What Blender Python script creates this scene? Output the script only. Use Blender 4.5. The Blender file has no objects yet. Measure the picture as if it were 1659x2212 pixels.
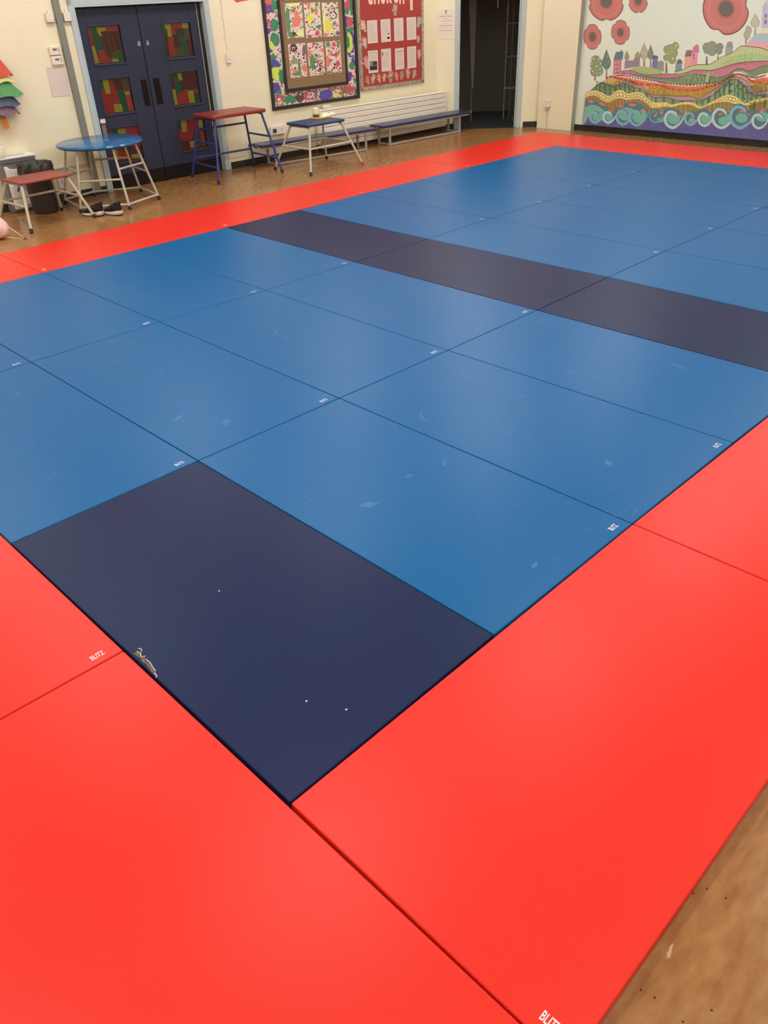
import bpy, bmesh, math, random
from mathutils import Vector, Matrix, Quaternion
random.seed(11)
sc = bpy.context.scene
C = sc.collection
PI = math.pi

# ---------------------------------------------------------------- camera
cd_ = bpy.data.cameras.new('camera')
cam = bpy.data.objects.new('camera', cd_); C.objects.link(cam); sc.camera = cam
cd_.sensor_fit = 'VERTICAL'; cd_.sensor_height = 36.0
cd_.lens = 1688.24 / 2212 * 36.0
cd_.clip_start = .05; cd_.clip_end = 60
cam.matrix_world = Matrix(((0.7074511, -(-0.4143636), -(0.5725520), -0.78745),
                           (-0.7058293, -(-0.3726079), -(0.6024685), -1.30143),
                           (-0.0363037, -(-0.8303410), -(-0.5560718), 2.08280), (0, 0, 0, 1)))
# ---------------------------------------------------------------- world, exposure
w = bpy.data.worlds.new('world'); sc.world = w; w.use_nodes = True
w.node_tree.nodes['Background'].inputs[0].default_value = (.9, .85, .75, 1)
w.node_tree.nodes['Background'].inputs[1].default_value = .2
sc.view_settings.view_transform = 'Standard'; sc.view_settings.look = 'None'
sc.view_settings.gamma = 1; sc.view_settings.use_curve_mapping = False
sc.view_settings.exposure = EXPOSURE = 0.0
sc.cycles.use_denoising = True
sc.cycles.max_bounces = 6; sc.cycles.diffuse_bounces = 4; sc.cycles.glossy_bounces = 3
sc.cycles.sample_clamp_indirect = 6
CEIL = 3.6
LAMP = (.96, 1.0, 1.0)      # colour of the fluorescent ceiling panels
LAMP_STRENGTH = 18.4
# (x, y, turned) of the ceiling panel lights
LAMPS = [(x, y) for x in (-1.6, 1.2, 4.0, 6.9, 9.9) for y in (-1.4, 1.6, 4.6, 7.5)]

# ---------------------------------------------------------------- helpers
def lin(c, a=1.0):
    o = []
    for v in c[:3]:
        v = v / 255.0
        o.append(v / 12.92 if v <= .04045 else ((v + .055) / 1.055) ** 2.4)
    return (o[0], o[1], o[2], a)

MATS = {}
def mat(name, col=(200, 200, 200), rough=.5, metal=0.0, spec=.5, noise=None, bump=None, attr=False, emit=None, coat=0, alpha=None):
    """noise=(scale, amount 0-1, darker colour); bump=(scale, strength)"""
    if name in MATS: return MATS[name]
    m = bpy.data.materials.new(name); m.use_nodes = True; MATS[name] = m
    nt = m.node_tree; b = nt.nodes['Principled BSDF']
    b.inputs['Base Color'].default_value = lin(col); b.inputs['Roughness'].default_value = rough
    b.inputs['Metallic'].default_value = metal; b.inputs['Specular IOR Level'].default_value = spec
    b.inputs['Coat Weight'].default_value = coat
    if alpha is not None: b.inputs['Alpha'].default_value = alpha
    tc = nt.nodes.new('ShaderNodeTexCoord')
    if attr:
        a = nt.nodes.new('ShaderNodeAttribute'); a.attribute_name = 'paint'
        nt.links.new(a.outputs['Color'], b.inputs['Base Color'])
    if noise:
        n = nt.nodes.new('ShaderNodeTexNoise'); n.inputs['Scale'].default_value = noise[0]; n.inputs['Detail'].default_value = 6
        r = nt.nodes.new('ShaderNodeMapRange'); r.inputs[1].default_value = .35; r.inputs[2].default_value = .7
        x = nt.nodes.new('ShaderNodeMix'); x.data_type = 'RGBA'
        x.inputs['A'].default_value = lin(col); x.inputs['B'].default_value = lin(noise[2])
        mm = nt.nodes.new('ShaderNodeMath'); mm.operation = 'MULTIPLY'; mm.inputs[1].default_value = noise[1]
        nt.links.new(tc.outputs['Object'], n.inputs['Vector']); nt.links.new(n.outputs['Fac'], r.inputs[0])
        nt.links.new(r.outputs[0], mm.inputs[0]); nt.links.new(mm.outputs[0], x.inputs['Factor'])
        nt.links.new(x.outputs['Result'], b.inputs['Base Color'])
    if bump:
        n = nt.nodes.new('ShaderNodeTexNoise'); n.inputs['Scale'].default_value = bump[0]; n.inputs['Detail'].default_value = 3
        bp = nt.nodes.new('ShaderNodeBump'); bp.inputs['Strength'].default_value = bump[1]; bp.inputs['Distance'].default_value = .01
        nt.links.new(tc.outputs['Object'], n.inputs['Vector']); nt.links.new(n.outputs['Fac'], bp.inputs['Height'])
        nt.links.new(bp.outputs[0], b.inputs['Normal'])
    if emit:
        b.inputs['Emission Color'].default_value = (*emit[0], 1); b.inputs['Emission Strength'].default_value = emit[1]
    return m

class MB:
    def __init__(s): s.v = []; s.f = []; s.c = None
    def add(s, vs, fs):
        o = len(s.v); s.v += [tuple(p) for p in vs]; s.f += [tuple(i + o for i in f) for f in fs]; return s
    def box(s, x0, x1, y0, y1, z0, z1, M=None):
        vs = [Vector((x, y, z)) for z in (z0, z1) for y in (y0, y1) for x in (x0, x1)]
        if M: vs = [M @ v for v in vs]
        return s.add(vs, [(0, 2, 3, 1), (4, 5, 7, 6), (0, 1, 5, 4), (2, 6, 7, 3), (0, 4, 6, 2), (1, 3, 7, 5)])
    def prism(s, poly, z0, z1):
        n = len(poly); vs = [(x, y, z0) for x, y in poly] + [(x, y, z1) for x, y in poly]
        return s.add(vs, [tuple(range(n))[::-1], tuple(range(n, 2 * n))] + [(i, (i + 1) % n, n + (i + 1) % n, n + i) for i in range(n)])
    def tube(s, pts, r, n=10, r1=None):
        pts = [Vector(p) for p in pts]; rings = []; k = len(pts)
        t = (pts[1] - pts[0]).normalized(); u = t.orthogonal().normalized()
        for i, p in enumerate(pts):
            if i == 0: d = pts[1] - pts[0]
            elif i == k - 1: d = pts[-1] - pts[-2]
            else: d = (pts[i + 1] - p).normalized() + (p - pts[i - 1]).normalized()
            d = d.normalized(); u = (u - d * u.dot(d)).normalized(); v = d.cross(u)
            rr = r if r1 is None else r + (r1 - r) * i / (k - 1)
            rings.append([p + (u * math.cos(a) + v * math.sin(a)) * rr for a in (2 * PI * j / n for j in range(n))])
        vs = [q for R in rings for q in R]; fs = []
        for i in range(k - 1):
            for j in range(n): fs.append((i * n + j, i * n + (j + 1) % n, (i + 1) * n + (j + 1) % n, (i + 1) * n + j))
        fs += [tuple(range(n))[::-1], tuple(range((k - 1) * n, k * n))]
        return s.add(vs, fs)
    def lathe(s, prof, n=32, cx=0, cy=0, sx=1, sy=1, wob=None):
        vs = []; fs = []; k = len(prof)
        for i, (r, z) in enumerate(prof):
            for j in range(n):
                a = 2 * PI * j / n; q = r * (1 + (wob(a, i) if wob else 0))
                vs.append((cx + q * math.cos(a) * sx, cy + q * math.sin(a) * sy, z))
        for i in range(k - 1):
            for j in range(n): fs.append((i * n + j, i * n + (j + 1) % n, (i + 1) * n + (j + 1) % n, (i + 1) * n + j))
        fs += [tuple(range(n))[::-1], tuple(range((k - 1) * n, k * n))]
        return s.add(vs, fs)

def build(name, mb, m, parent=None, bevel=0, smooth=False, loc=None, rotz=0, seg=2, subsurf=0):
    me = bpy.data.meshes.new(name); me.from_pydata(mb.v, [], mb.f)
    bm = bmesh.new(); bm.from_mesh(me); bmesh.ops.recalc_face_normals(bm, faces=bm.faces); bm.to_mesh(me); bm.free()
    if smooth: me.polygons.foreach_set('use_smooth', [True] * len(me.polygons))
    me.materials.append(m); o = bpy.data.objects.new(name, me); C.objects.link(o)
    if parent: o.parent = parent
    if loc: o.location = loc
    o.rotation_euler = (0, 0, rotz)
    if bevel:
        b = o.modifiers.new('bevel', 'BEVEL'); b.width = bevel; b.segments = seg; b.limit_method = 'ANGLE'; b.angle_limit = .6
        b.harden_normals = False
    if subsurf:
        q = o.modifiers.new('sub', 'SUBSURF'); q.levels = q.render_levels = subsurf
    if smooth and not subsurf:
        me.update()
        bm = bmesh.new(); bm.from_mesh(me)
        for e in bm.edges:
            if len(e.link_faces) == 2 and e.calc_face_angle(0) > .7: e.smooth = False
        bm.to_mesh(me); bm.free()
    return o
def tag(o, label, cat, group=None, kind=None):
    o['label'] = label; o['category'] = cat
    if group: o['group'] = group
    if kind: o['kind'] = kind
    return o
def thing(name, label, cat, loc=(0, 0, 0), rotz=0, group=None):
    o = bpy.data.objects.new(name, None); C.objects.link(o); o.location = loc; o.rotation_euler = (0, 0, rotz)
    o.empty_display_size = .1
    return tag(o, label, cat, group)
def struct(o, label=None, cat='structure'):
    o['kind'] = 'structure'
    if label: o['label'] = label
    return o

# wall frames: local x runs along the wall, local z up, local -y into the room
class Wall:
    def __init__(s, ox, oy, ang): s.o = (ox, oy); s.a = ang
    def loc(s, x, z, d=0):   # d > 0 stands off the wall into the room
        return (s.o[0] + x * math.cos(s.a) + d * math.sin(s.a), s.o[1] + x * math.sin(s.a) - d * math.cos(s.a), z)
LW = Wall(0, 9.0806, -.0302)
DW = Wall(10.44, 8.765, math.atan2(-.751, .661))
FW = Wall(11.62, 0, -PI / 2)
PW = Wall(11.52, 0, -PI / 2)

# flat coloured shapes (paint, paper, print) laid over one another on a vertical face
def bbox(p): xs = [q[0] for q in p]; ys = [q[1] for q in p]; return min(xs), max(xs), min(ys), max(ys)
def paint(name, polys, m, parent=None, loc=(0, 0, 0), rotz=0, eps=.0001, start=1, gain=1.0):
    """polys: [(sRGB, [(x,z)...])]; later shapes lie on top"""
    bb = []; lay = []; vs = []; fs = []; cols = []
    for col, p in polys:
        b = bbox(p); L = start
        for c, l in zip(bb, lay):
            if l >= L and b[0] < c[1] and b[1] > c[0] and b[2] < c[3] and b[3] > c[2]: L = l + 1
        bb.append(b); lay.append(L); o = len(vs)
        vs += [(x, -L * eps, z) for x, z in p]; fs.append(tuple(range(o, o + len(p)))); cols.append((col, len(p)))
    me = bpy.data.meshes.new(name); me.from_pydata(vs, [], fs)
    at = me.attributes.new('paint', 'FLOAT_COLOR', 'CORNER'); arr = []
    for col, n in cols:
        c = lin(col); arr += [c[0] * gain, c[1] * gain, c[2] * gain, 1] * n
    at.data.foreach_set('color', arr)
    me.materials.append(m); o = bpy.data.objects.new(name, me); C.objects.link(o)
    if parent: o.parent = parent
    o.location = loc; o.rotation_euler = (0, 0, rotz)
    return o

def glyphs(txt, bold=0.0):
    """mesh outline of a text as (verts2d, faces), cap height 1"""
    cu = bpy.data.curves.new('t', 'FONT'); cu.body = txt; cu.size = 1.0; cu.offset = bold; cu.resolution_u = 3
    ob = bpy.data.objects.new('t', cu); C.objects.link(ob)
    dg = bpy.context.evaluated_depsgraph_get(); me = bpy.data.meshes.new_from_object(ob.evaluated_get(dg))
    vs = [(v.co.x, v.co.y) for v in me.vertices]; fs = [tuple(p.vertices) for p in me.polygons]
    bpy.data.objects.remove(ob); bpy.data.meshes.remove(me)
    return vs, fs
def fit_text(txt, x0, x1, y0, y1, bold=0.0):
    vs, fs = glyphs(txt, bold)
    if not vs: return vs, fs
    a, b, c, d = bbox(vs)
    return [(x0 + (x - a) / (b - a) * (x1 - x0), y0 + (y - c) / (d - c) * (y1 - y0)) for x, y in vs], fs

# ================================================================ THE SETTING
def room_mat(name, col, rough, bump=.25, col2=None):
    m = bpy.data.materials.new(name); m.use_nodes = True; nt = m.node_tree; b = nt.nodes['Principled BSDF']
    b.inputs['Roughness'].default_value = rough; b.inputs['Specular IOR Level'].default_value = .35
    tc = nt.nodes.new('ShaderNodeTexCoord'); sx = nt.nodes.new('ShaderNodeSeparateXYZ'); cx = nt.nodes.new('ShaderNodeCombineXYZ')
    nt.links.new(tc.outputs['Object'], sx.inputs[0]); nt.links.new(sx.outputs['X'], cx.inputs['X']); nt.links.new(sx.outputs['Z'], cx.inputs['Y'])
    br = nt.nodes.new('ShaderNodeTexBrick'); br.inputs['Scale'].default_value = 1; br.inputs['Brick Width'].default_value = .45
    br.inputs['Row Height'].default_value = .2325; br.inputs['Mortar Size'].default_value = .0035; br.inputs['Mortar Smooth'].default_value = .6
    nt.links.new(cx.outputs[0], br.inputs['Vector'])
    n = nt.nodes.new('ShaderNodeTexNoise'); n.inputs['Scale'].default_value = 2.2; n.inputs['Detail'].default_value = 4
    nt.links.new(tc.outputs['Object'], n.inputs['Vector'])
    mx = nt.nodes.new('ShaderNodeMix'); mx.data_type = 'RGBA'; mx.inputs['A'].default_value = lin(col); mx.inputs['B'].default_value = lin(col2 or tuple(int(v * .96) for v in col))
    nt.links.new(n.outputs['Fac'], mx.inputs['Factor']); 
    # mortar lines only show here and there under the paint
    n2 = nt.nodes.new('ShaderNodeTexNoise'); n2.inputs['Scale'].default_value = 1.3
    nt.links.new(tc.outputs['Object'], n2.inputs['Vector'])
    mr = nt.nodes.new('ShaderNodeMapRange'); mr.inputs[1].default_value = .48; mr.inputs[2].default_value = .66
    nt.links.new(n2.outputs['Fac'], mr.inputs[0])
    ml = nt.nodes.new('ShaderNodeMath'); ml.operation = 'MULTIPLY'; nt.links.new(br.outputs['Fac'], ml.inputs[0]); nt.links.new(mr.outputs[0], ml.inputs[1])
    bp = nt.nodes.new('ShaderNodeBump'); bp.invert = True; bp.inputs['Strength'].default_value = bump; bp.inputs['Distance'].default_value = .006
    nt.links.new(ml.outputs[0], bp.inputs['Height']); nt.links.new(bp.outputs[0], b.inputs['Normal'])
    m2 = nt.nodes.new('ShaderNodeMath'); m2.operation = 'MULTIPLY'; m2.inputs[1].default_value = .22; nt.links.new(ml.outputs[0], m2.inputs[0])
    mx2 = nt.nodes.new('ShaderNodeMix'); mx2.data_type = 'RGBA'; mx2.inputs['B'].default_value = lin(tuple(int(v * .82) for v in col))
    nt.links.new(mx.outputs['Result'], mx2.inputs['A']); nt.links.new(m2.outputs[0], mx2.inputs['Factor'])
    nt.links.new(mx2.outputs['Result'], b.inputs['Base Color'])
    return m
CREAM = room_mat('cream_painted_block', (242, 230, 194), .45, .3)
CREAM2 = mat('cream_plaster', (236, 228, 192), .5, noise=(3, .5, (231, 222, 184)))
SKY = mat('pale_blue_wall_paint', (224, 236, 214), .5, noise=(1.5, .6, (220, 233, 214)))
PALE = mat('pale_blue_gloss', (182, 194, 192), .35, noise=(5, .4, (172, 185, 184)))
BLACKV = mat('black_vinyl_skirting', (40, 40, 38), .35, noise=(9, .5, (52, 50, 46)))
WHITEP = mat('white_plastic', (226, 214, 196), .4)
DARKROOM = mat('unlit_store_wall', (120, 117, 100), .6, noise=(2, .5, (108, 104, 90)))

# floor: mottled brown sheet vinyl, polished, with pits and scuffs
fm = bpy.data.materials.new('brown_vinyl_floor'); fm.use_nodes = True; nt = fm.node_tree; b = nt.nodes['Principled BSDF']
tc = nt.nodes.new('ShaderNodeTexCoord')
def nnode(scale, det=5, dist=0, vec=None):
    n = nt.nodes.new('ShaderNodeTexNoise'); n.inputs['Scale'].default_value = scale; n.inputs['Detail'].default_value = det; n.inputs['Distortion'].default_value = dist
    nt.links.new(vec or tc.outputs['Object'], n.inputs['Vector']); return n
mp = nt.nodes.new('ShaderNodeMapping'); mp.inputs['Scale'].default_value = (1, 2.6, 1); mp.inputs['Rotation'].default_value = (0, 0, .6)
nt.links.new(tc.outputs['Object'], mp.inputs['Vector'])
n1 = nnode(11, 10, .15, mp.outputs[0]); n2 = nnode(1.1, 3)
cr = nt.nodes.new('ShaderNodeValToRGB'); e = cr.color_ramp
e.elements[0].position = .3; e.elements[0].color = lin((140, 94, 50)); e.elements[1].position = .75; e.elements[1].color = lin((172, 126, 76))
nt.links.new(n1.outputs['Fac'], cr.inputs[0])
mx = nt.nodes.new('ShaderNodeMix'); mx.data_type = 'RGBA'; mx.inputs['B'].default_value = lin((138, 88, 50))
mr = nt.nodes.new('ShaderNodeMapRange'); mr.inputs[1].default_value = .4; mr.inputs[2].default_value = .75; mr.inputs[4].default_value = .6
nt.links.new(n2.outputs['Fac'], mr.inputs[0]); nt.links.new(mr.outputs[0], mx.inputs['Factor']); nt.links.new(cr.outputs[0], mx.inputs['A'])
vo = nt.nodes.new('ShaderNodeTexVoronoi'); vo.voronoi_dimensions = '2D'; vo.inputs['Scale'].default_value = 14; nt.links.new(tc.outputs['Object'], vo.inputs['Vector'])
m3 = nt.nodes.new('ShaderNodeMath'); m3.operation = 'LESS_THAN'; m3.inputs[1].default_value = .042; nt.links.new(vo.outputs['Distance'], m3.inputs[0])
n4 = nnode(4, 2); m4 = nt.nodes.new('ShaderNodeMath'); m4.operation = 'GREATER_THAN'; m4.inputs[1].default_value = .5; nt.links.new(n4.outputs['Fac'], m4.inputs[0])
m5 = nt.nodes.new('ShaderNodeMath'); m5.operation = 'MULTIPLY'; nt.links.new(m3.outputs[0], m5.inputs[0]); nt.links.new(m4.outputs[0], m5.inputs[1])
mx2 = nt.nodes.new('ShaderNodeMix'); mx2.data_type = 'RGBA'; mx2.inputs['B'].default_value = lin((62, 40, 26))
nt.links.new(m5.outputs[0], mx2.inputs['Factor']); nt.links.new(mx.outputs['Result'], mx2.inputs['A']); nt.links.new(mx2.outputs['Result'], b.inputs['Base Color'])
rr = nt.nodes.new('ShaderNodeMapRange'); rr.inputs[3].default_value = .15; rr.inputs[4].default_value = .26
nt.links.new(n1.outputs['Fac'], rr.inputs[0]); nt.links.new(rr.outputs[0], b.inputs['Roughness']); b.inputs['Specular IOR Level'].default_value = .4
bp = nt.nodes.new('ShaderNodeBump'); bp.inputs['Strength'].default_value = .025; bp.inputs['Distance'].default_value = .002
nt.links.new(n1.outputs['Fac'], bp.inputs['Height']); nt.links.new(bp.outputs[0], b.inputs['Normal'])
XB, YB = -3.6, -3.6
struct(build('floor', MB().box(XB, 15.2, YB, 11.6, -.1, 0), fm))
CE = mat('ceiling_tile', (222, 216, 200), .8, noise=(30, .3, (210, 204, 190)))
struct(build('ceiling', MB().box(XB, 15.2, YB, 11.6, CEIL, CEIL + .1), CE))

def wallbox(mb, x0, x1, z0, z1, d0=0, d1=.22): mb.box(x0, x1, d0, d1, z0, z1)
DX0, DX1, DTOP = 4.30, 6.09, 2.06       # double door opening
m_ = MB(); wallbox(m_, -3.7, DX0, 0, CEIL); wallbox(m_, DX1, 10.53, 0, CEIL); wallbox(m_, DX0, DX1, DTOP, CEIL)
wl = struct(build('wall_left', m_, CREAM, loc=LW.loc(0, 0), rotz=LW.a))
m_ = MB(); EX0, EX1, ETOP = .37, 1.385, 2.06
wallbox(m_, 0, EX0, 0, CEIL, 0, .15); wallbox(m_, EX1, 1.80, 0, CEIL, 0, .15); wallbox(m_, EX0, EX1, ETOP, CEIL, 0, .15)
struct(build('wall_corner', m_, CREAM2, loc=DW.loc(0, 0), rotz=DW.a))
m_ = MB(); m_.box(-7.42, -6.735, 0, .3, 0, CEIL)
struct(build('wall_boxing', m_, CREAM2, loc=PW.loc(0, 0), rotz=PW.a))
m_ = MB(); m_.box(-6.735, 3.6, 0, .2, 0, CEIL)
fw = struct(build('wall_far', m_, SKY, loc=FW.loc(0, 0), rotz=FW.a))
# return of the boxing, its shade put into a thin grey layer
struct(build('trim_boxing_return', MB().box(-.1, 0, -.006, 0, 0, CEIL), mat('shaded_return_grey', (165, 165, 150), .5), loc=(11.62, 6.734, 0)))
struct(build('wall_right', MB().box(XB, 11.9, YB - .2, YB, 0, CEIL), CREAM2))
struct(build('wall_back', MB().box(XB - .2, XB, YB, 9.4, 0, CEIL), CREAM2))

def skirting(name, wall, x0, x1, h=.09, t=.008):
    return struct(build(name, MB().box(x0, x1, -t, 0, 0, h), BLACKV, loc=wall.loc(0, 0), rotz=wall.a, bevel=.003))
skirting('baseboard_left', LW, -3.6, 4.235); skirting('baseboard_left', LW, 6.17, 10.5)
skirting('baseboard_corner', DW, 0, .3); skirting('baseboard_corner', DW, 1.49, 1.79)
skirting('baseboard_far', FW, -6.73, 3.6)

# dark store room seen through the corner doorway
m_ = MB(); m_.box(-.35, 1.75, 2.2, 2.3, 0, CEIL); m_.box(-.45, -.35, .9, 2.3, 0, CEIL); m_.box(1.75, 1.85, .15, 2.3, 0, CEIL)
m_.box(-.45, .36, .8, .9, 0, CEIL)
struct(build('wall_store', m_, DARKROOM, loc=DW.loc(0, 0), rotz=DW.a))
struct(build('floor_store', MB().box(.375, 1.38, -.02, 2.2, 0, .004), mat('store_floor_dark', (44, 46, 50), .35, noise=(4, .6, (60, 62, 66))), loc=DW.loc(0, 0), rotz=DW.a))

# door frames
def frame(name, wall, x0, x1, top, wid, depth, front=.02, parent=None):
    m_ = MB()
    m_.box(x0 - wid, x0, -front, 0, 0, top + wid); m_.box(x1, x1 + wid, -front, 0, 0, top + wid); m_.box(x0 - wid, x1 + wid, -front, 0, top, top + wid)
    m_.box(x0, x0 + .02, -front, depth, 0, top); m_.box(x1 - .02, x1, -front, depth, 0, top); m_.box(x0 + .02, x1 - .02, -front, depth, top - .02, top)
    return m_
d1 = bpy.data.objects.new('door_1', None); C.objects.link(d1); d1.location = LW.loc(0, 0); d1.rotation_euler = (0, 0, LW.a); struct(d1)
build('door_frame', frame('f', LW, DX0, DX1, DTOP - .01, .06, .16), PALE, d1, bevel=.004)
NAVY = mat('navy_gloss_door', (46, 50, 68), .42, spec=.3, noise=(2.5, .5, (42, 46, 62)), bump=(60, .05))
KICK = mat('black_kick_plate', (22, 14, 16), .45, spec=.25)
GLASSP = mat('stained_film_glass', attr=True, rough=.18, spec=.5)
LEAF_D = .07
DATA_G = {"L1":[[[4.459,1.832],[4.875,1.833],[4.869,1.436],[4.444,1.436]],[[[190,45,30],[[4.456,1.819],[4.504,1.819],[4.509,1.63],[4.46,1.629]]],[[30,95,50],[[4.506,1.825],[4.581,1.824],[4.634,1.583],[4.533,1.576]]],[[190,175,45],[[4.58,1.822],[4.711,1.821],[4.7,1.777],[4.628,1.776],[4.643,1.727],[4.607,1.734]]],[[190,45,30],[[4.712,1.824],[4.873,1.824],[4.86,1.772],[4.699,1.775]]],[[190,175,45],[[4.46,1.629],[4.514,1.63],[4.534,1.452],[4.455,1.444]]],[[190,45,30],[[4.543,1.571],[4.628,1.579],[4.666,1.487],[4.71,1.484],[4.707,1.448],[4.539,1.447]]],[[190,175,45],[[4.715,1.479],[4.788,1.478],[4.798,1.449],[4.712,1.448]]],[[30,95,50],[[4.801,1.554],[4.864,1.554],[4.865,1.444],[4.797,1.446]]],[[90,85,35],[[4.738,1.549],[4.8,1.55],[4.782,1.479],[4.721,1.481]]],[[95,30,25],[[4.625,1.72],[4.702,1.72],[4.717,1.6],[4.699,1.485],[4.671,1.487]]],[[95,30,25],[[4.716,1.774],[4.76,1.773],[4.783,1.595],[4.716,1.598]]],[[95,30,25],[[4.76,1.772],[4.86,1.77],[4.865,1.559],[4.796,1.559]]]]],"R1":[[[5.464,1.822],[5.872,1.812],[5.879,1.43],[5.451,1.431]],[[[30,95,50],[[5.466,1.804],[5.514,1.806],[5.521,1.724],[5.462,1.714]]],[[190,175,45],[[5.516,1.813],[5.601,1.814],[5.6,1.665],[5.539,1.668],[5.545,1.75],[5.516,1.756]]],[[190,45,30],[[5.607,1.815],[5.772,1.81],[5.767,1.753],[5.654,1.745],[5.666,1.689],[5.599,1.692]]],[[190,175,45],[[5.775,1.81],[5.865,1.808],[5.86,1.751],[5.769,1.75]]],[[190,45,30],[[5.536,1.654],[5.617,1.659],[5.601,1.553],[5.598,1.45],[5.529,1.447]]],[[30,95,50],[[5.687,1.669],[5.788,1.673],[5.793,1.448],[5.729,1.448]]],[[90,85,35],[[5.605,1.543],[5.698,1.542],[5.717,1.449],[5.61,1.451]]],[[95,30,25],[[5.463,1.707],[5.517,1.706],[5.528,1.445],[5.46,1.445]]],[[90,85,35],[[5.788,1.738],[5.862,1.743],[5.857,1.641],[5.797,1.625]]],[[95,30,25],[[5.796,1.621],[5.862,1.636],[5.869,1.445],[5.805,1.445]]]]],"L2":[[[4.466,1.272],[4.888,1.273],[4.883,0.879],[4.458,0.886]],[[[30,95,50],[[4.465,1.267],[4.526,1.267],[4.53,1.17],[4.465,1.157]]],[[190,175,45],[[4.526,1.267],[4.604,1.265],[4.6,1.112],[4.532,1.112]]],[[190,45,30],[[4.463,1.153],[4.534,1.165],[4.534,1.106],[4.605,1.107],[4.614,1.259],[4.649,1.261],[4.702,0.984],[4.61,0.989],[4.603,0.89],[4.46,0.896]]],[[30,95,50],[[4.689,1.123],[4.781,1.119],[4.796,0.888],[4.72,0.892]]],[[190,175,45],[[4.791,1.113],[4.861,1.111],[4.859,1.078],[4.799,1.075]]],[[200,70,35],[[4.799,1.072],[4.859,1.076],[4.875,0.894],[4.803,0.892]]],[[190,175,45],[[4.61,0.989],[4.713,0.983],[4.721,0.896],[4.604,0.894]]],[[90,85,35],[[4.79,1.254],[4.878,1.256],[4.875,1.12],[4.788,1.123]]],[[95,30,25],[[4.654,1.26],[4.78,1.259],[4.782,1.123],[4.691,1.132]]]]],"R2":[[[5.46,1.269],[5.878,1.26],[5.889,0.88],[5.458,0.878]],[[[30,95,50],[[5.519,1.253],[5.581,1.253],[5.624,1.031],[5.532,1.02]]],[[190,175,45],[[5.582,1.255],[5.645,1.254],[5.647,1.172],[5.602,1.17]]],[[190,175,45],[[5.461,1.071],[5.519,1.075],[5.525,0.891],[5.461,0.89]]],[[190,45,30],[[5.543,1.009],[5.63,1.025],[5.662,1.057],[5.705,1.048],[5.704,0.893],[5.531,0.89]]],[[190,175,45],[[5.703,1.038],[5.787,1.036],[5.791,0.889],[5.707,0.893]]],[[190,45,30],[[5.788,1.041],[5.867,1.038],[5.867,1.008],[5.793,1.0]]],[[30,95,50],[[5.79,0.98],[5.87,0.988],[5.879,0.896],[5.792,0.894]]],[[95,30,25],[[5.664,1.253],[5.869,1.251],[5.862,1.049],[5.663,1.062]]],[[95,30,25],[[5.463,1.255],[5.515,1.253],[5.532,1.079],[5.465,1.08]]]]],"L3":[[[4.462,0.723],[4.892,0.711],[4.873,0.309],[4.492,0.322]],[[[190,45,30],[[4.46,0.713],[4.506,0.713],[4.516,0.658],[4.459,0.665]]],[[30,95,50],[[4.506,0.713],[4.587,0.708],[4.584,0.649],[4.516,0.658]]],[[190,175,45],[[4.587,0.708],[4.704,0.704],[4.702,0.645],[4.596,0.648]]],[[190,45,30],[[4.711,0.708],[4.884,0.702],[4.888,0.481],[4.676,0.489],[4.593,0.638],[4.701,0.64]]],[[190,175,45],[[4.482,0.474],[4.528,0.468],[4.534,0.347],[4.478,0.339]]],[[190,45,30],[[4.531,0.458],[4.596,0.454],[4.702,0.343],[4.545,0.345]]],[[190,175,45],[[4.711,0.383],[4.847,0.385],[4.864,0.326],[4.713,0.337]]]]],"R3":[[[5.449,0.713],[5.866,0.691],[5.863,0.321],[5.459,0.322]],[[[30,95,50],[[5.454,0.707],[5.518,0.705],[5.519,0.612],[5.452,0.605]]],[[190,175,45],[[5.525,0.704],[5.609,0.7],[5.599,0.556],[5.521,0.56]]],[[190,45,30],[[5.609,0.702],[5.785,0.69],[5.772,0.588],[5.705,0.554],[5.643,0.446],[5.461,0.459],[5.463,0.593],[5.516,0.597],[5.521,0.558],[5.601,0.554]]],[[190,175,45],[[5.785,0.69],[5.858,0.684],[5.857,0.572],[5.79,0.575]]],[[30,95,50],[[5.725,0.551],[5.798,0.548],[5.778,0.343],[5.705,0.348]]],[[200,70,35],[[5.797,0.532],[5.856,0.536],[5.853,0.355],[5.8,0.351]]],[[190,175,45],[[5.607,0.429],[5.694,0.429],[5.715,0.346],[5.616,0.343]]]]]}
leafs = {}
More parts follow.
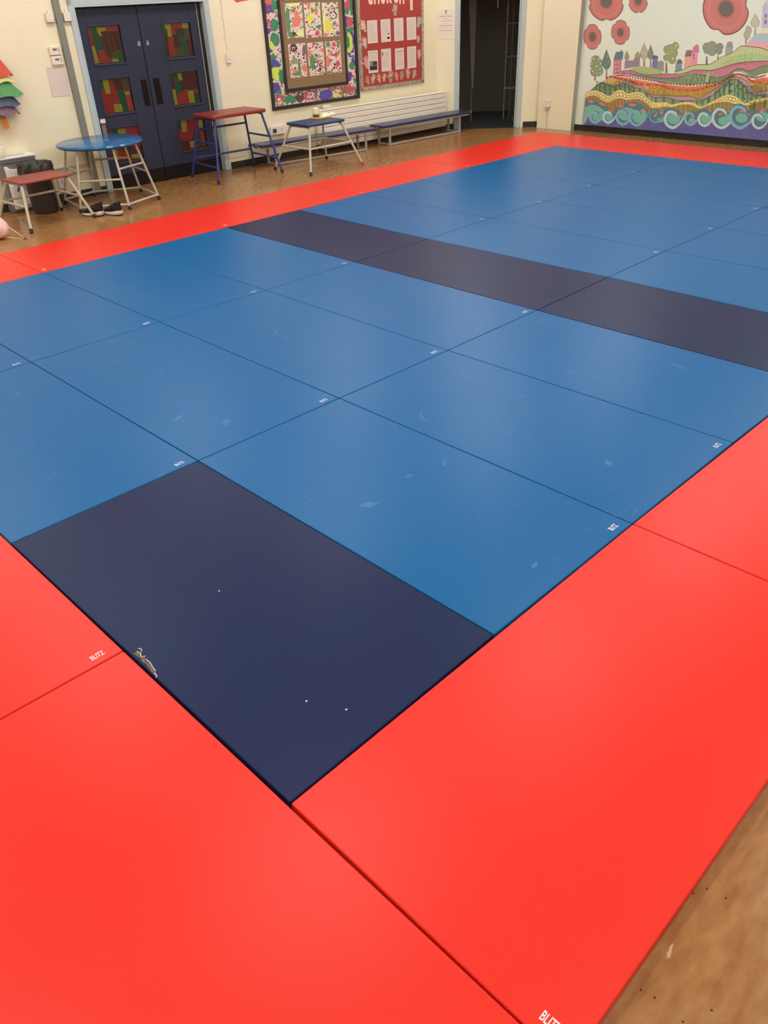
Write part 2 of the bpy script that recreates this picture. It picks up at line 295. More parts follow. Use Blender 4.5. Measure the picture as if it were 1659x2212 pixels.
for nm, x0, x1, keys in (('L', DX0 + .03, 5.148, ('L1', 'L2', 'L3')), ('R', 5.156, 6.0, ('R1', 'R2', 'R3'))):
    # leaf with three window openings: stiles and rails
    ys = [DATA_G[k][0] for k in keys]
    wx0 = .5 * (ys[1][0][0] + ys[1][3][0]) + .005; wx1 = .5 * (ys[1][1][0] + ys[1][2][0])
    rows = [(.5 * (q[2][1] + q[3][1]), .5 * (q[0][1] + q[1][1])) for q in ys]
    m_ = MB(); a_, b_ = LEAF_D, LEAF_D + .045
    m_.box(x0, wx0, a_, b_, .17, 2.02); m_.box(wx1, x1, a_, b_, .17, 2.02)
    zz = [2.02] + [v for r_ in rows for v in (r_[1], r_[0])] + [.17]
    for i in range(0, len(zz), 2): m_.box(wx0, wx1, a_, b_, zz[i + 1], zz[i])
    lf = build('door_leaf', m_, NAVY, d1, bevel=.004); leafs[nm] = lf
    sg = MB()
    for r_ in rows:
        sg.box(wx0 - .01, wx1 + .01, a_ - .012, a_ + .004, r_[0] - .018, r_[0]); sg.box(wx0 - .012, wx0, a_ - .006, a_ + .004, r_[0], r_[1]); sg.box(wx1, wx1 + .012, a_ - .006, a_ + .004, r_[0], r_[1]); sg.box(wx0 - .012, wx1 + .012, a_ - .006, a_ + .004, r_[1], r_[1] + .012)
    build('glazing_bead', sg, mat('navy_bead', (52, 56, 74), .4, spec=.3), lf, bevel=.002)
    for k, r_ in zip(keys, rows):
        quad, pl = DATA_G[k]; P = [((52, 24, 20), [(wx0, r_[0]), (wx1, r_[0]), (wx1, r_[1]), (wx0, r_[1])])]
        for col, pp in pl:
            pp = [(min(max(x, wx0 + .002), wx1 - .002), min(max(z, r_[0] + .002), r_[1] - .002)) for x, z in pp]
            cx = sum(p[0] for p in pp) / len(pp); cz = sum(p[1] for p in pp) / len(pp)
            P.append(((82, 74, 58), [(x + (.004 if x > cx else -.004) * .6, z + (.004 if z > cz else -.004) * .6) for x, z in pp]))
            P.append((tuple(int(v * .62) for v in col), pp))
        pn = paint('window_pane', P, GLASSP, lf, loc=(0, LEAF_D + .018, 0))
    build('kick_plate', MB().box(x0, x1, LEAF_D - .004, LEAF_D + .045, .004, .172), KICK, lf, bevel=.002)
    hx = (5.032, 5.115) if nm == 'L' else (5.212, 5.30)
    build('push_plate', MB().box(hx[0], hx[1], LEAF_D - .006, LEAF_D + .002, .925, 1.227), mat('dark_bronze_plate', (24, 14, 13), .6, spec=.15), lf, bevel=.008)
    sx = (5.085, 5.122) if nm == 'L' else (5.208, 5.245)
    P = []
    for i in range(4):
        z = 1.598 + i * .0135; P.append(((214, 214, 250), [(sx[0] + .003 * i, z), (sx[1] - .004 * (i == 3), z), (sx[1] - .004 * (i == 3), z + .006), (sx[0] + .003 * i, z + .006)]))
    paint('small_sticker', P, mat('print', attr=True, rough=.5), lf, loc=(0, LEAF_D, 0))
build('brush_strip', MB().box(6.0, 6.005, LEAF_D - .012, LEAF_D + .02, .01, 2.02), mat('brush_strip_pale', (190, 180, 160), .5), d1)
build('gap_shade_strip', MB().box(6.006, 6.07, LEAF_D + .01, LEAF_D + .06, 0, 2.03), mat('shadow_gap_black', (30, 28, 26), .6), d1)  # black strip standing in for the dark gap between leaf and jamb
m_ = MB().box(4.345, 4.425, .02, .065, .795, .85).box(4.36, 4.42, .03, .06, .60, .79)
hh = build('hold_open_magnet', m_, mat('grey_metal_box', (120, 112, 110), .4), d1, bevel=.005)
build('magnet_face', MB().box(4.35, 4.42, .012, .02, .80, .845).add([], []), WHITEP, hh, bevel=.003)
d2 = bpy.data.objects.new('door_2', None); C.objects.link(d2); d2.location = DW.loc(0, 0); d2.rotation_euler = (0, 0, DW.a); struct(d2)
build('door_frame', frame('f', DW, EX0, EX1, ETOP, .06, .15, .015), PALE, d2, bevel=.004)
build('door_stop', MB().box(EX1 - .045, EX1 - .02, .03, .06, 0, ETOP), PALE, d2, bevel=.002)
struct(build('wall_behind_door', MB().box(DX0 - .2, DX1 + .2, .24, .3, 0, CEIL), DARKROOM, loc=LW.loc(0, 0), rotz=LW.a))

# ceiling lights
LM = mat('lit_diffuser', (240, 238, 230), .5, emit=(LAMP, LAMP_STRENGTH))
FRM = mat('white_enamel_tray', (225, 225, 220), .4)
lp0 = None
RL = ['right row', 'second row from the right', 'second row from the left', 'left row']
NL = ['nearest the back wall', 'second from the back', 'middle one', 'second from the mural', 'nearest the mural']
for x, y in LAMPS:
    if lp0 is None:
        lp0 = thing('ceiling_light', 'white rectangular panel light on the ceiling, right row, nearest the back wall', 'light', (x, y, CEIL), 0, 'ceiling panel lights')
        build('light_tray', MB().box(-.63, .63, -.31, .31, -.05, 0), FRM, lp0, bevel=.006)
        build('diffuser', MB().box(-.6, .6, -.28, .28, -.058, -.04), LM, lp0)
    else:
        r_ = lp0.copy(); C.objects.link(r_); r_.location = (x, y, CEIL)
        r_['label'] = 'white rectangular panel light on the ceiling, ' + RL[LAMPS.index((x, y)) % 4] + ', ' + NL[LAMPS.index((x, y)) // 4]
        for ch in list(lp0.children):
            c_ = ch.copy(); C.objects.link(c_); c_.parent = r_

# ================================================================ MURAL
PAINT = mat('mural_paint', attr=True, rough=.55, spec=.3)
MCOL = [[170,200,205],[250,225,160],[195,190,215],[130,120,160],[150,105,90],[75,85,80],[130,155,110],[225,225,150],[95,130,110],[170,190,160],[195,115,135],[95,120,125],[225,170,175],[150,155,95],[155,160,95],[140,130,145],[175,180,150],[215,205,190],[120,140,110],[100,125,150],[80,95,125],[135,150,140],[150,110,90],[145,165,105],[235,240,180],[200,210,150],[220,225,160],[120,155,155],[95,110,115],[225,165,145],[130,105,105],[225,150,165],[210,120,145],[110,80,95],[130,120,110],[135,155,125],[135,145,125],[160,165,160],[140,148,140],[160,140,125],[175,175,150],[165,155,130],[190,195,165],[165,190,120],[240,170,180],[190,210,145],[150,180,120],[175,205,140],[120,150,110],[205,125,140],[250,225,225],[250,240,225],[145,70,70],[240,125,85],[165,75,60],[235,205,95],[215,185,85],[200,165,70],[200,160,165],[115,150,105],[95,125,85],[140,185,140],[120,85,50],[245,225,125],[150,150,80],[225,220,140],[165,140,75],[140,110,60],[120,130,65],[75,120,130],[225,115,90],[110,185,165],[85,88,150],[200,205,225],[125,180,195],[60,105,125],[185,215,215],[95,150,165],[132,80,76],[198,116,106],[214,146,132],[186,104,92],[98,94,88]]
MDATA = """0 2926 1274 76 97 90 28 95 -7 323 0 0 -156 -286 0 -167 37 -130 -1;1 3092 1396 42 27 46 0 330 0 0 -31 -323 0 -94 3;2 3087 1453 -45 240 29 66 29 2 73 -308;3 3089 1613 31 3 10 -43 -31 -2;3 3102 1547 34 2 11 -49 -34 -3;4 563 737 -9 122 21 1 23 -122;5 632 1039 -5 -22 -20 -18 -31 -10 -36 -1 -33 9 -25 17 -11 21 5 22 21 18 31 10 36 1 33 -9 24 -17;5 635 959 -5 -31 -21 -24 -33 -15 -39 -1 -37 13 -27 23 -13
30 5 31 21 24 33 14 39 1 37 -12 27 -24;5 693 976 -3 -29 -16 -23 -26 -13 -31 -1 -30 12 -22 22 -11 29 3 28 17 24 26 13 31 1 29 -12 23 -23;5 711 880 -5 -34 -23 -28 -36 -16 -43 -1 -40 14 -30 26 -14 34 5 34 23 27 36 16 43 1 40 -14 30 -26;5 609 861 -3 -27 -15 -22 -25 -13 -30 -1 -28 11 -21 21 -10 27 3 27 16 22 25 13 29 0 28 -11 21 -21;6 626 1038 -5 -19 -18 -16 -29 -9 -33 -1 -31 8 -23 15 -10 19 5 20 19 16
29 9 33 1 31 -8 22 -15;6 628 958 -4 -28 -19 -23 -31 -13 -36 -1 -34 12 -26 22 -12 27 5 29 20 23 30 13 36 0 34 -11 26 -22;6 687 976 -3 -27 -14 -21 -24 -13 -28 0 -27 11 -21 21 -10 26 3 26 15 22 24 12 28 1 27 -11 20 -21;6 704 880 -4 -32 -21 -26 -34 -15 -40 -1 -38 13 -28 24 -13 32 5 32 22 26 33 14 40 1 37 -13 28 -24;6 603 861 -3 -25 -14 -20 -22 -12 -27 -1 -25 10 -20 20 -9 24 3 25 14 20 23 12 26 1 26
-11 19 -19;7 526 1040 -7 -12 -17 0 -10 11 7 11 17 1;7 630 1039 -6 -10 -15 -1 -8 10 6 10 14 0;7 501 967 -6 -10 -15 -1 -9 10 7 10 15 0;7 605 938 -7 -12 -20 -1 -11 13 8 12 19 1;7 668 975 -5 -8 -13 0 -7 8 5 8 13 1;7 663 903 -6 -10 -15 0 -8 9 6 10 15 0;7 536 867 -6 -10 -15 -1 -9 10 6 10 15 1;7 613 837 -6 -9 -12 0 -8 8 5 8 13 1;7 675 847 -5 -9 -13 0 -7 8 5 8 13 1;4 772 760 -15 146 18 1 26 -146;5 728
1178 52 -86 53 -86 -8 -73 -56 -46 -69 43 -29 73 29 88;8 728 1178 46 -86 53 -86 -8 -73 -50 -46 -63 43 -29 73 30 88;9 769 1081 -5 -8 -13 -1 -7 9 5 8 12 0;9 809 1003 -4 -7 -11 -1 -6 7 4 7 11 0;9 753 953 -4 -7 -10 0 -7 7 5 7 10 0;9 802 907 -5 -7 -10 -1 -6 7 4 7 10 0;10 897 821 -20 212 138 9 10 -177 -77 -34;11 869 1032 30 106 80 9 1 19 20 0 7 -18 21 -3 7 -103;12 902 1005 24 2 4 -25 -25 -3;12 958 1009
25 2 3 -23 -24 -4;12 910 949 24 3 4 -26 -25 -2;12 967 954 24 2 3 -24 -24 -3;12 918 894 24 2 4 -25 -25 -3;12 975 899 24 2 4 -24 -25 -4;4 1108 962 -9 80 10 0 15 -79;5 1085 1164 29 -42 26 -41 -4 -36 -29 -22 -37 21 -14 35 13 43;13 1085 1164 23 -42 26 -41 -4 -36 -23 -22 -31 21 -14 35 13 43;4 1286 1013 -7 62 10 0 13 -61;5 1271 1156 32 -29 30 -30 -7 -25 -39 -16 -44 15 -16 24 22 31;14 1271 1156 26 -29 31
-30 -8 -25 -33 -16 -38 15 -16 25 21 30;15 1079 914 -9 113 151 8 3 31 99 10 13 -116 -120 -23;4 1398 931 -13 122 21 1 27 -122;5 1359 1274 46 -71 45 -71 -5 -60 -47 -37 -58 35 -26 60 23 72;16 1359 1274 40 -71 46 -71 -6 -60 -41 -37 -52 35 -26 60 23 73;17 1386 1214 -3 -5 -7 0 -5 5 3 5 8 0;17 1370 1138 -3 -5 -8 -1 -5 6 3 5 8 0;17 1421 1123 -3 -5 -8 0 -5 5 3 6 8 0;4 1506 949 -12 108 16 0 23 -107;5 1470
1245 37 -61 35 -61 -2 -52 -35 -32 -46 30 -20 52 15 62;18 1470 1245 31 -61 36 -61 -3 -52 -29 -32 -40 30 -20 52 15 62;19 1543 927 -14 165 42 7 46 -9 16 -161;20 1525 1064 3 31 32 13 60 -14 2 -31;21 1632 914 -11 110 46 16 60 -17 19 -129;22 1770 879 -17 139 25 1 33 -138;5 1928 1228 -1 -23 -12 -19 -20 -10 -24 -1 -24 10 -19 19 -10 23 1 23 12 18 21 11 24 0 24 -10 19 -18;5 1886 1191 -3 -28 -17 -23 -28 -12
-34 -1 -33 12 -25 22 -12 28 2 27 18 23 28 12 34 1 32 -12 25 -22;5 1821 1182 -2 -24 -15 -20 -24 -12 -29 0 -28 10 -22 20 -11 24 2 25 15 20 24 11 29 0 28 -10 22 -19;5 1926 1139 -1 -24 -13 -20 -23 -11 -27 -1 -26 10 -21 20 -10 24 1 25 14 20 22 11 27 0 26 -10 21 -19;5 1836 1078 -3 -20 -15 -17 -25 -9 -29 -1 -28 9 -21 15 -10 21 3 20 15 16 25 10 29 0 28 -8 21 -16;5 1916 1065 -1 -28 -14 -23 -24 -13 -29 -1
-28 12 -22 22 -12 28 2 28 14 23 24 13 29 0 28 -12 22 -22;23 1923 1228 -1 -21 -11 -17 -18 -10 -22 0 -22 9 -17 17 -8 21 1 21 10 17 19 9 22 1 21 -9 17 -17;23 1880 1190 -2 -25 -16 -21 -26 -12 -31 -1 -31 11 -23 21 -12 26 3 25 16 21 26 12 31 0 30 -11 23 -20;23 1815 1182 -2 -22 -13 -19 -22 -10 -27 -1 -25 10 -20 18 -10 23 2 22 13 19 22 10 27 0 25 -10 20 -17;23 1921 1139 -1 -22 -12 -19 -21 -10 -24 -1 -25
10 -18 18 -10 22 2 23 12 18 20 11 25 0 24 -10 18 -17;23 1830 1078 -2 -18 -14 -15 -23 -9 -26 0 -26 7 -19 14 -10 19 3 18 14 15 23 8 27 1 25 -8 19 -14;23 1911 1065 -1 -26 -13 -22 -22 -12 -26 0 -26 11 -21 20 -10 26 1 26 13 21 22 12 26 1 26 -11 20 -21;24 1899 1235 -5 -10 -15 0 -9 10 6 10 14 0;25 1845 1160 -4 -7 -11 -1 -7 8 4 8 11 0;25 1773 1144 -4 -8 -11 0 -7 8 4 8 11 0;24 1872 1071 -4 -9 -13 0 -9 9 5
9 13 0;25 1792 1040 -4 -8 -11 -1 -7 8 4 8 11 0;26 1872 1205 -4 -6 -9 0 -6 6 4 6 9 0;27 1924 904 -6 101 101 2 10 -82;28 1922 1005 15 45 34 19 41 -25 13 -37;29 2058 948 -14 149 102 6 15 -122;30 2039 1094 15 84 82 4 15 -76;31 2158 996 -18 147 93 1 22 -139;32 2137 1143 13 80 43 33 39 -17 22 -90;33 2191 1122 -2 -10 -8 -4 -9 4 -6 9 2 10 8 4 10 -4;33 2198 1085 -2 -9 -8 -4 -9 3 -6 10 2 9 8 4 10 -4;34 2379
1001 -14 105 24 0 29 -104;5 2434 1220 -2 -26 -15 -21 -26 -12 -32 0 -31 11 -25 20 -12 26 2 25 16 21 26 12 32 0 31 -11 24 -20;5 2492 1242 -1 -25 -14 -19 -24 -11 -28 -1 -28 11 -22 19 -11 24 1 24 14 20 24 11 28 0 28 -10 22 -19;5 2507 1170 -2 -24 -13 -20 -24 -11 -28 -1 -28 11 -22 19 -12 24 2 25 14 20 23 11 29 0 28 -10 21 -20;5 2428 1184 -2 -21 -12 -17 -22 -9 -25 -1 -25 9 -20 16 -10 21 2 21 13 16 21 10
26 0 25 -9 19 -16;35 2429 1219 -2 -23 -14 -19 -24 -11 -30 -1 -29 10 -22 19 -12 24 2 24 15 19 24 11 30 0 29 -10 22 -19;35 2487 1242 -1 -23 -13 -18 -22 -10 -26 0 -25 9 -21 18 -10 22 1 23 13 18 22 10 26 0 25 -10 20 -17;35 2501 1170 -1 -22 -12 -18 -22 -11 -26 0 -26 9 -20 18 -10 23 1 22 13 18 21 10 27 1 25 -10 20 -17;35 2422 1183 -1 -18 -11 -16 -20 -8 -23 -1 -23 8 -17 15 -9 19 1 19 12 15 19 9 23 0 23
-8 18 -15;34 2546 1041 -13 89 16 0 24 -88;5 2599 1229 -1 -21 -12 -16 -21 -10 -25 0 -25 9 -19 16 -10 20 2 21 12 16 21 9 25 1 24 -9 19 -16;5 2594 1179 -1 -19 -10 -16 -18 -9 -22 0 -22 8 -17 15 -9 19 1 20 10 15 19 9 22 0 21 -8 17 -15;36 2594 1229 -1 -19 -11 -15 -19 -8 -23 -1 -22 8 -18 15 -9 18 2 19 11 15 19 8 22 1 23 -8 17 -15;36 2589 1179 -1 -18 -9 -14 -16 -8 -20 0 -20 7 -15 14 -8 17 1 18 9 14 17 8
19 0 20 -7 15 -14;37 2641 1130 -7 92 105 1 8 -77;38 2634 1222 9 57 38 18 37 -18 25 -60;39 2897 1267 -12 79 18 0 23 -79;5 2956 1426 0 -23 -7 -19 -16 -10 -19 0 -20 10 -17 18 -9 24 -1 23 8 18 15 11 20 -1 20 -10 16 -18;5 2945 1371 1 -22 -8 -18 -16 -10 -19 0 -20 10 -16 18 -10 22 0 22 8 17 15 10 20 0 20 -9 16 -18;40 2951 1426 1 -22 -7 -17 -14 -9 -17 0 -18 9 -15 17 -8 22 -1 21 7 17 13 10 18 0 17 -10 15
-17;40 2940 1371 1 -20 -7 -17 -14 -9 -17 0 -18 9 -14 16 -9 21 -1 20 8 16 13 9 18 0 17 -9 15 -16;41 3003 1371 -15 94 17 0 27 -94;5 2959 1628 43 -54 44 -53 -4 -45 -42 -27 -54 27 -25 45 20 54;42 2959 1628 38 -54 44 -53 -4 -45 -37 -27 -49 27 -25 45 19 54;43 1097 874 7 4 10 6 14 8 18 8 25 11 32 12 32 12 30 10 27 6 25 4 25 3 25 2 26 0 26 -1 26 -3 26 -2 26 -2 27 -3 26 -4 25 -4 23 -7 22 -7 21 -9 20 -7 22
-8 24 -7 19 -8 10 -7 4 -9 -3 -8 -13 -8 -33 -5 -64 -3 -91 0 -89 1 -62 0;44 2877 1240 14 8 19 13 22 13 21 10 20 7 20 4 20 3 22 1 22 0 25 -2 24 -4 23 -4 25 -5 25 -6 22 -5 16 -4 293 0 0 -79 -275 0 -17 5 -23 8 -28 8 -29 7 -31 4 -32 4 -34 4 -34 3 -35 2 -37 1 -34 2 -23 0;45 1918 901 26 6 37 9 41 10 35 10 28 11 25 13 25 12 28 10 32 8 35 6 35 5 34 4 34 1 34 -2 32 0 29 4 26 8 23 13 21 13 21 13 21 13 20 12
19 12 20 10 21 9 21 8 20 7 21 8 20 9 21 9 20 9 19 11 16 13 15 15 14 13 13 11 11 8 8 6 11 3 18 2 29 0 35 -2 39 -4 36 -3 34 -2 34 -3 32 -3 30 -5 29 -7 28 -9 24 -9 17 -6 275 0 0 -119 -247 0 -39 -2 -58 -2 -63 -4 -56 -4 -47 -3 -43 -5 -41 -4 -38 -6 -34 -7 -31 -8 -30 -9 -30 -9 -31 -9 -32 -10 -31 -9 -32 -9 -32 -9 -32 -8 -33 -8 -33 -6 -34 -2 -34 -1 -35 0 -35 0 -35 0 -35 0 -35 -1 -34 -3 -34 -9 -32 -12 -34
-12 -35 -10 -42 -7 -47 -4 -43 -4 -30 -2;46 2618 1012 21 15 30 22 34 23 33 18 30 12 31 10 31 7 31 7 32 6 31 5 32 3 31 3 32 1 31 0 32 -1 33 -2 37 -4 40 -6 36 -5 25 -4 259 0 0 -51 -247 0 -39 -2 -58 -2 -63 -4 -56 -4 -47 -3 -43 -5 -41 -4 -38 -6 -34 -7 -31 -8 -30 -9 -30 -9 -34 -10 -37 -11 -32 -9 -23 -7;47 2620 1005 21 15 30 22 34 22 32 19 31 12 30 9 32 8 31 6 31 6 32 5 31 4 32 2 31 2 32 0 32 -1 33 -2 37
-4 40 -6 36 -5 25 -4 257 0 0 -44 -247 0 -39 -2 -58 -2 -63 -4 -56 -4 -47 -3 -43 -5 -41 -4 -38 -6 -34 -7 -31 -8 -30 -9 -30 -9 -34 -10 -37 -11 -32 -9 -23 -7;48 448 541 129 111 116 65 84 37 104 46 80 49 419 -12 55 -5 57 -4 63 -4 69 -3 66 -3 58 -2 47 0 40 2 36 2 32 2 26 1 20 1 21 3 29 5 41 9 49 14 49 13 45 9 38 4 36 2 34 0 33 -2 33 -2 32 -4 30 -5 29 -4 26 -4 23 -4 23 -3 22 -2 23 -1 22 0 23 1 23 3 25 5
27 7 26 8 24 10 21 13 20 15 19 15 17 13 15 9 13 8 13 6 15 5 16 2 17 2 18 -1 18 -2 18 -5 18 -8 18 -7 21 -4 24 1 26 4 26 6 23 7 21 9 18 10 18 11 19 9 24 6 25 5 23 3 16 3 235 0 0 -926 -16 0 -3046 6;49 960 853 17 7 24 11 29 11 32 8 36 5 40 4 41 1 41 -2 40 -7 39 -12 40 -13 45 -8 48 -5 53 -2 53 0 52 1 52 3 52 6 49 6 45 5 37 1 33 -1 31 0 34 1 40 2 41 4 42 4 39 7 35 10 34 12 32 12 34 9 34 3 35 1 35 0 35 0
35 0 35 0 34 1 34 2 33 6 33 8 32 8 32 9 32 9 31 9 32 10 31 9 30 9 30 9 31 8 34 7 38 6 41 4 43 5 47 3 56 4 63 4 58 2 39 2 247 0 0 -50 -235 0 -16 -3 -23 -3 -25 -5 -24 -6 -19 -9 -18 -11 -18 -10 -21 -9 -23 -7 -26 -6 -26 -4 -24 -1 -21 4 -18 7 -18 8 -18 5 -18 2 -18 1 -17 -2 -16 -2 -15 -5 -13 -6 -13 -8 -15 -9 -17 -13 -19 -15 -20 -15 -21 -13 -24 -10 -26 -8 -27 -7 -25 -5 -23 -3 -23 -1 -22 0 -23 1 -22 2 -23
3 -23 4 -26 4 -29 4 -30 5 -32 4 -33 2 -33 2 -34 0 -36 -2 -38 -4 -45 -9 -49 -13 -49 -14 -41 -9 -29 -5 -21 -3 -20 -1 -26 -1 -32 -2 -36 -2 -40 -2 -47 0 -58 2 -66 3 -69 3 -63 4 -57 4 -55 5 -51 5 -48 4 -44 4 -40 4 -38 3 -38 1 -44 -1 -46 -3 -41 -3 -29 -2;50 1099 881 -4 -5 -7 2 -1 5 7 2;50 1117 871 -3 -5 -7 1 -1 6 6 2;50 1155 885 -3 -4 -7 1 -1 6 6 2;50 1174 871 -3 -5 -7 2 -1 5 7 2;50 1251 883 -4 -5 -7 2
0 5 6 2;50 1270 866 -3 -4 -7 1 -1 6 6 2;50 1317 866 -4 -4 -7 1 0 6 6 1;50 1343 853 -4 -5 -6 2 -1 5 6 2;50 1422 849 -3 -5 -7 2 -1 5 6 2;50 1457 840 -4 -5 -6 2 -1 5 6 2;50 1545 842 -4 -4 -6 1 -1 6 6 2;50 1589 833 -3 -5 -7 2 -1 5 6 2;50 1637 841 -3 -4 -7 1 -1 5 7 2;50 1688 830 -3 -5 -7 2 -1 5 6 2;50 1748 849 -3 -5 -7 2 -1 5 6 2;50 1793 835 -3 -5 -6 2 -1 5 6 2;50 1816 857 -3 -5 -6 2 -1 5 6 2;50 1853
841 -3 -5 -6 2 -1 5 6 2;50 1891 858 -3 -4 -7 1 -1 5 6 2;50 1920 843 -3 -5 -6 2 -1 5 6 2;50 1964 861 -3 -4 -7 1 -1 5 6 2;50 1988 848 -3 -5 -7 2 -1 5 6 2;50 2029 871 -3 -4 -6 2 -1 5 6 2;50 2056 864 -3 -5 -6 2 -1 5 6 2;50 2179 903 -3 -4 -7 1 -1 5 6 2;50 2212 894 -3 -5 -6 2 -1 5 5 2;50 2256 917 -3 -4 -6 2 -1 5 6 2;50 2289 901 -2 -4 -7 1 -1 5 6 2;50 2336 919 -3 -4 -6 1 -1 5 5 2;50 2367 899 -2 -5 -7 2
-1 5 6 2;50 2386 915 -3 -4 -6 1 -1 6 5 1;50 2414 893 -3 -5 -6 2 -1 5 5 2;50 2460 914 -3 -5 -6 2 -1 5 6 2;50 2482 889 -3 -5 -6 2 -1 5 5 2;50 2505 914 -3 -4 -6 1 -1 5 5 2;50 2519 886 -2 -4 -7 1 -1 6 6 1;50 2575 923 -2 -4 -7 2 -1 5 6 1;50 2583 891 -3 -4 -6 1 -1 5 6 2;50 2645 937 -3 -4 -6 1 -1 5 5 2;50 2647 900 -3 -4 -6 2 -1 5 5 1;50 2688 953 -2 -4 -6 1 -1 5 5 2;50 2687 914 -3 -4 -6 1 -1 5 5 2;50 2758
972 -2 -4 -6 1 -1 5 5 2;50 2752 933 -2 -4 -6 1 -1 5 5 2;50 2796 992 -2 -4 -6 1 -1 5 5 2;50 2785 957 -3 -5 -6 2 -1 5 5 1;50 2863 1011 -2 -4 -6 2 -1 5 5 1;50 2842 980 -2 -4 -6 1 -1 5 5 2;50 2937 1024 -2 -4 -6 2 -1 5 5 1;50 2900 995 -2 -4 -6 1 -1 5 5 2;50 2993 1033 -2 -4 -6 1 -1 5 5 2;50 2936 1004 -2 -4 -6 1 -1 5 5 2;50 3098 1039 -3 -4 -6 2 -1 5 5 1;50 3013 1010 -2 -4 -6 1 -1 5 5 2;50 3162 1042 -3 -4
-6 1 -1 5 5 2;50 3057 1010 -2 -4 -6 1 -1 5 5 2;51 899 826 11 5 16 6 18 7 17 5 13 4 13 2 15 2 22 0 32 -3 38 -5 42 -5 41 -5 39 -4 40 -3 41 -4 40 -5 39 -6 38 -8 40 -7 43 -6 51 -6 56 -4 54 -4 46 -4 33 -3 25 -2 24 -1 28 -3 33 -3 34 -4 39 -4 45 -4 56 -3 64 -2 64 -2 59 1 50 3 46 7 44 7 45 5 47 3 48 1 46 2 42 5 37 8 33 11 30 12 27 12 24 13 19 14 18 15 17 14 15 15 13 16 13 14 18 10 23 5 27 2 28 0 27 -4 24
-8 25 -12 24 -13 23 -9 23 -6 23 -5 22 -2 21 1 20 5 19 9 19 10 20 8 23 5 26 4 24 3 16 2 213 0 0 -835 -16 0 -3046 6;52 956 820 -4 -9 -12 -3 -10 6 -1 11 8 7 12 -2;52 986 823 -5 -9 -13 -3 -12 6 -2 10 10 7 14 -2;52 1015 825 -5 -10 -16 -2 -13 6 -2 10 12 7 16 -2;52 1035 826 -4 -10 -11 -3 -11 7 -1 10 8 7 12 -2;52 1061 826 -4 -10 -14 -2 -12 6 -1 10 10 7 14 -2;52 1090 825 -5 -9 -15 -3 -14 6 -2 10 12 7 16
-2;52 1118 823 -4 -10 -11 -2 -10 6 -2 10 9 7 12 -2;52 1161 819 -4 -10 -14 -3 -11 6 -2 11 10 7 14 -2;52 1210 813 -5 -10 -16 -3 -13 6 -2 11 12 6 16 -1;52 1254 806 -4 -10 -11 -2 -10 6 -1 10 8 7 12 -2;52 1304 800 -4 -9 -13 -3 -12 6 -2 10 10 7 14 -2;52 1353 796 -6 -10 -14 -3 -14 6 -1 10 11 7 15 -1;52 1394 791 -3 -9 -11 -3 -10 6 -2 10 8 7 12 -2;52 1443 787 -4 -10 -13 -2 -12 6 -1 10 9 7 14 -2;52 1491 783
-5 -10 -14 -3 -14 6 -1 11 11 6 15 -1;52 1534 778 -3 -10 -11 -2 -10 6 -1 10 7 7 12 -2;52 1585 773 -4 -9 -13 -3 -11 6 -2 10 9 7 14 -2;52 1633 768 -5 -9 -14 -3 -13 6 -2 10 11 7 15 -2;52 1669 764 -3 -9 -11 -3 -10 6 -2 10 8 7 11 -2;52 1703 761 -5 -9 -12 -3 -11 6 -2 10 9 7 13 -2;52 1730 759 -5 -10 -14 -2 -13 5 -2 10 11 7 15 -2;52 1749 756 -3 -9 -11 -3 -9 6 -2 10 7 7 12 -2;52 1778 754 -4 -10 -12 -2 -12 6
-2 10 10 6 13 -2;52 1810 751 -5 -10 -15 -2 -12 5 -2 11 10 6 15 -1;52 1835 748 -3 -10 -10 -2 -10 6 -2 10 8 6 11 -2;52 1870 745 -4 -10 -12 -2 -11 6 -2 10 9 6 13 -2;52 1911 742 -5 -9 -14 -3 -13 6 -2 10 11 6 14 -1;52 1950 739 -3 -9 -10 -3 -10 6 -2 10 8 7 11 -2;52 2002 736 -4 -9 -12 -2 -11 5 -2 10 9 7 12 -2;52 2055 734 -4 -9 -14 -3 -13 6 -2 10 11 7 14 -2;52 2103 733 -3 -9 -10 -3 -10 6 -1 10 7 7 11
-2;52 2158 733 -4 -9 -11 -2 -11 5 -2 10 8 7 13 -2;52 2215 735 -4 -10 -14 -2 -12 5 -2 10 10 7 14 -2;52 2265 736 -3 -9 -9 -2 -10 6 -2 9 7 7 11 -2;52 2319 739 -4 -9 -11 -2 -11 6 -2 9 8 7 13 -2;52 2370 744 -5 -9 -13 -3 -12 6 -2 10 9 6 15 -1;52 2412 749 -3 -8 -10 -3 -9 6 -2 9 7 7 11 -2;52 2459 756 -4 -9 -11 -3 -11 6 -2 10 8 6 13 -2;52 2504 762 -5 -9 -13 -2 -12 5 -2 10 10 6 14 -1;52 2541 768 -2 -9 -10
-2 -9 5 -2 10 7 6 10 -1;52 2584 774 -3 -9 -12 -2 -10 5 -2 10 8 6 12 -2;52 2624 781 -4 -9 -13 -3 -12 6 -2 10 10 6 13 -2;52 2654 789 -2 -9 -10 -2 -9 6 -2 9 7 6 10 -1;52 2686 800 -3 -8 -11 -3 -11 6 -2 9 8 7 12 -2;52 2715 814 -4 -9 -13 -3 -12 6 -2 9 10 7 13 -2;52 2735 827 -3 -9 -9 -2 -9 5 -2 10 6 6 11 -2;52 2759 839 -4 -9 -11 -2 -10 5 -2 10 8 6 12 -2;52 2780 849 -4 -8 -13 -3 -12 6 -2 9 10 6 13 -1;52
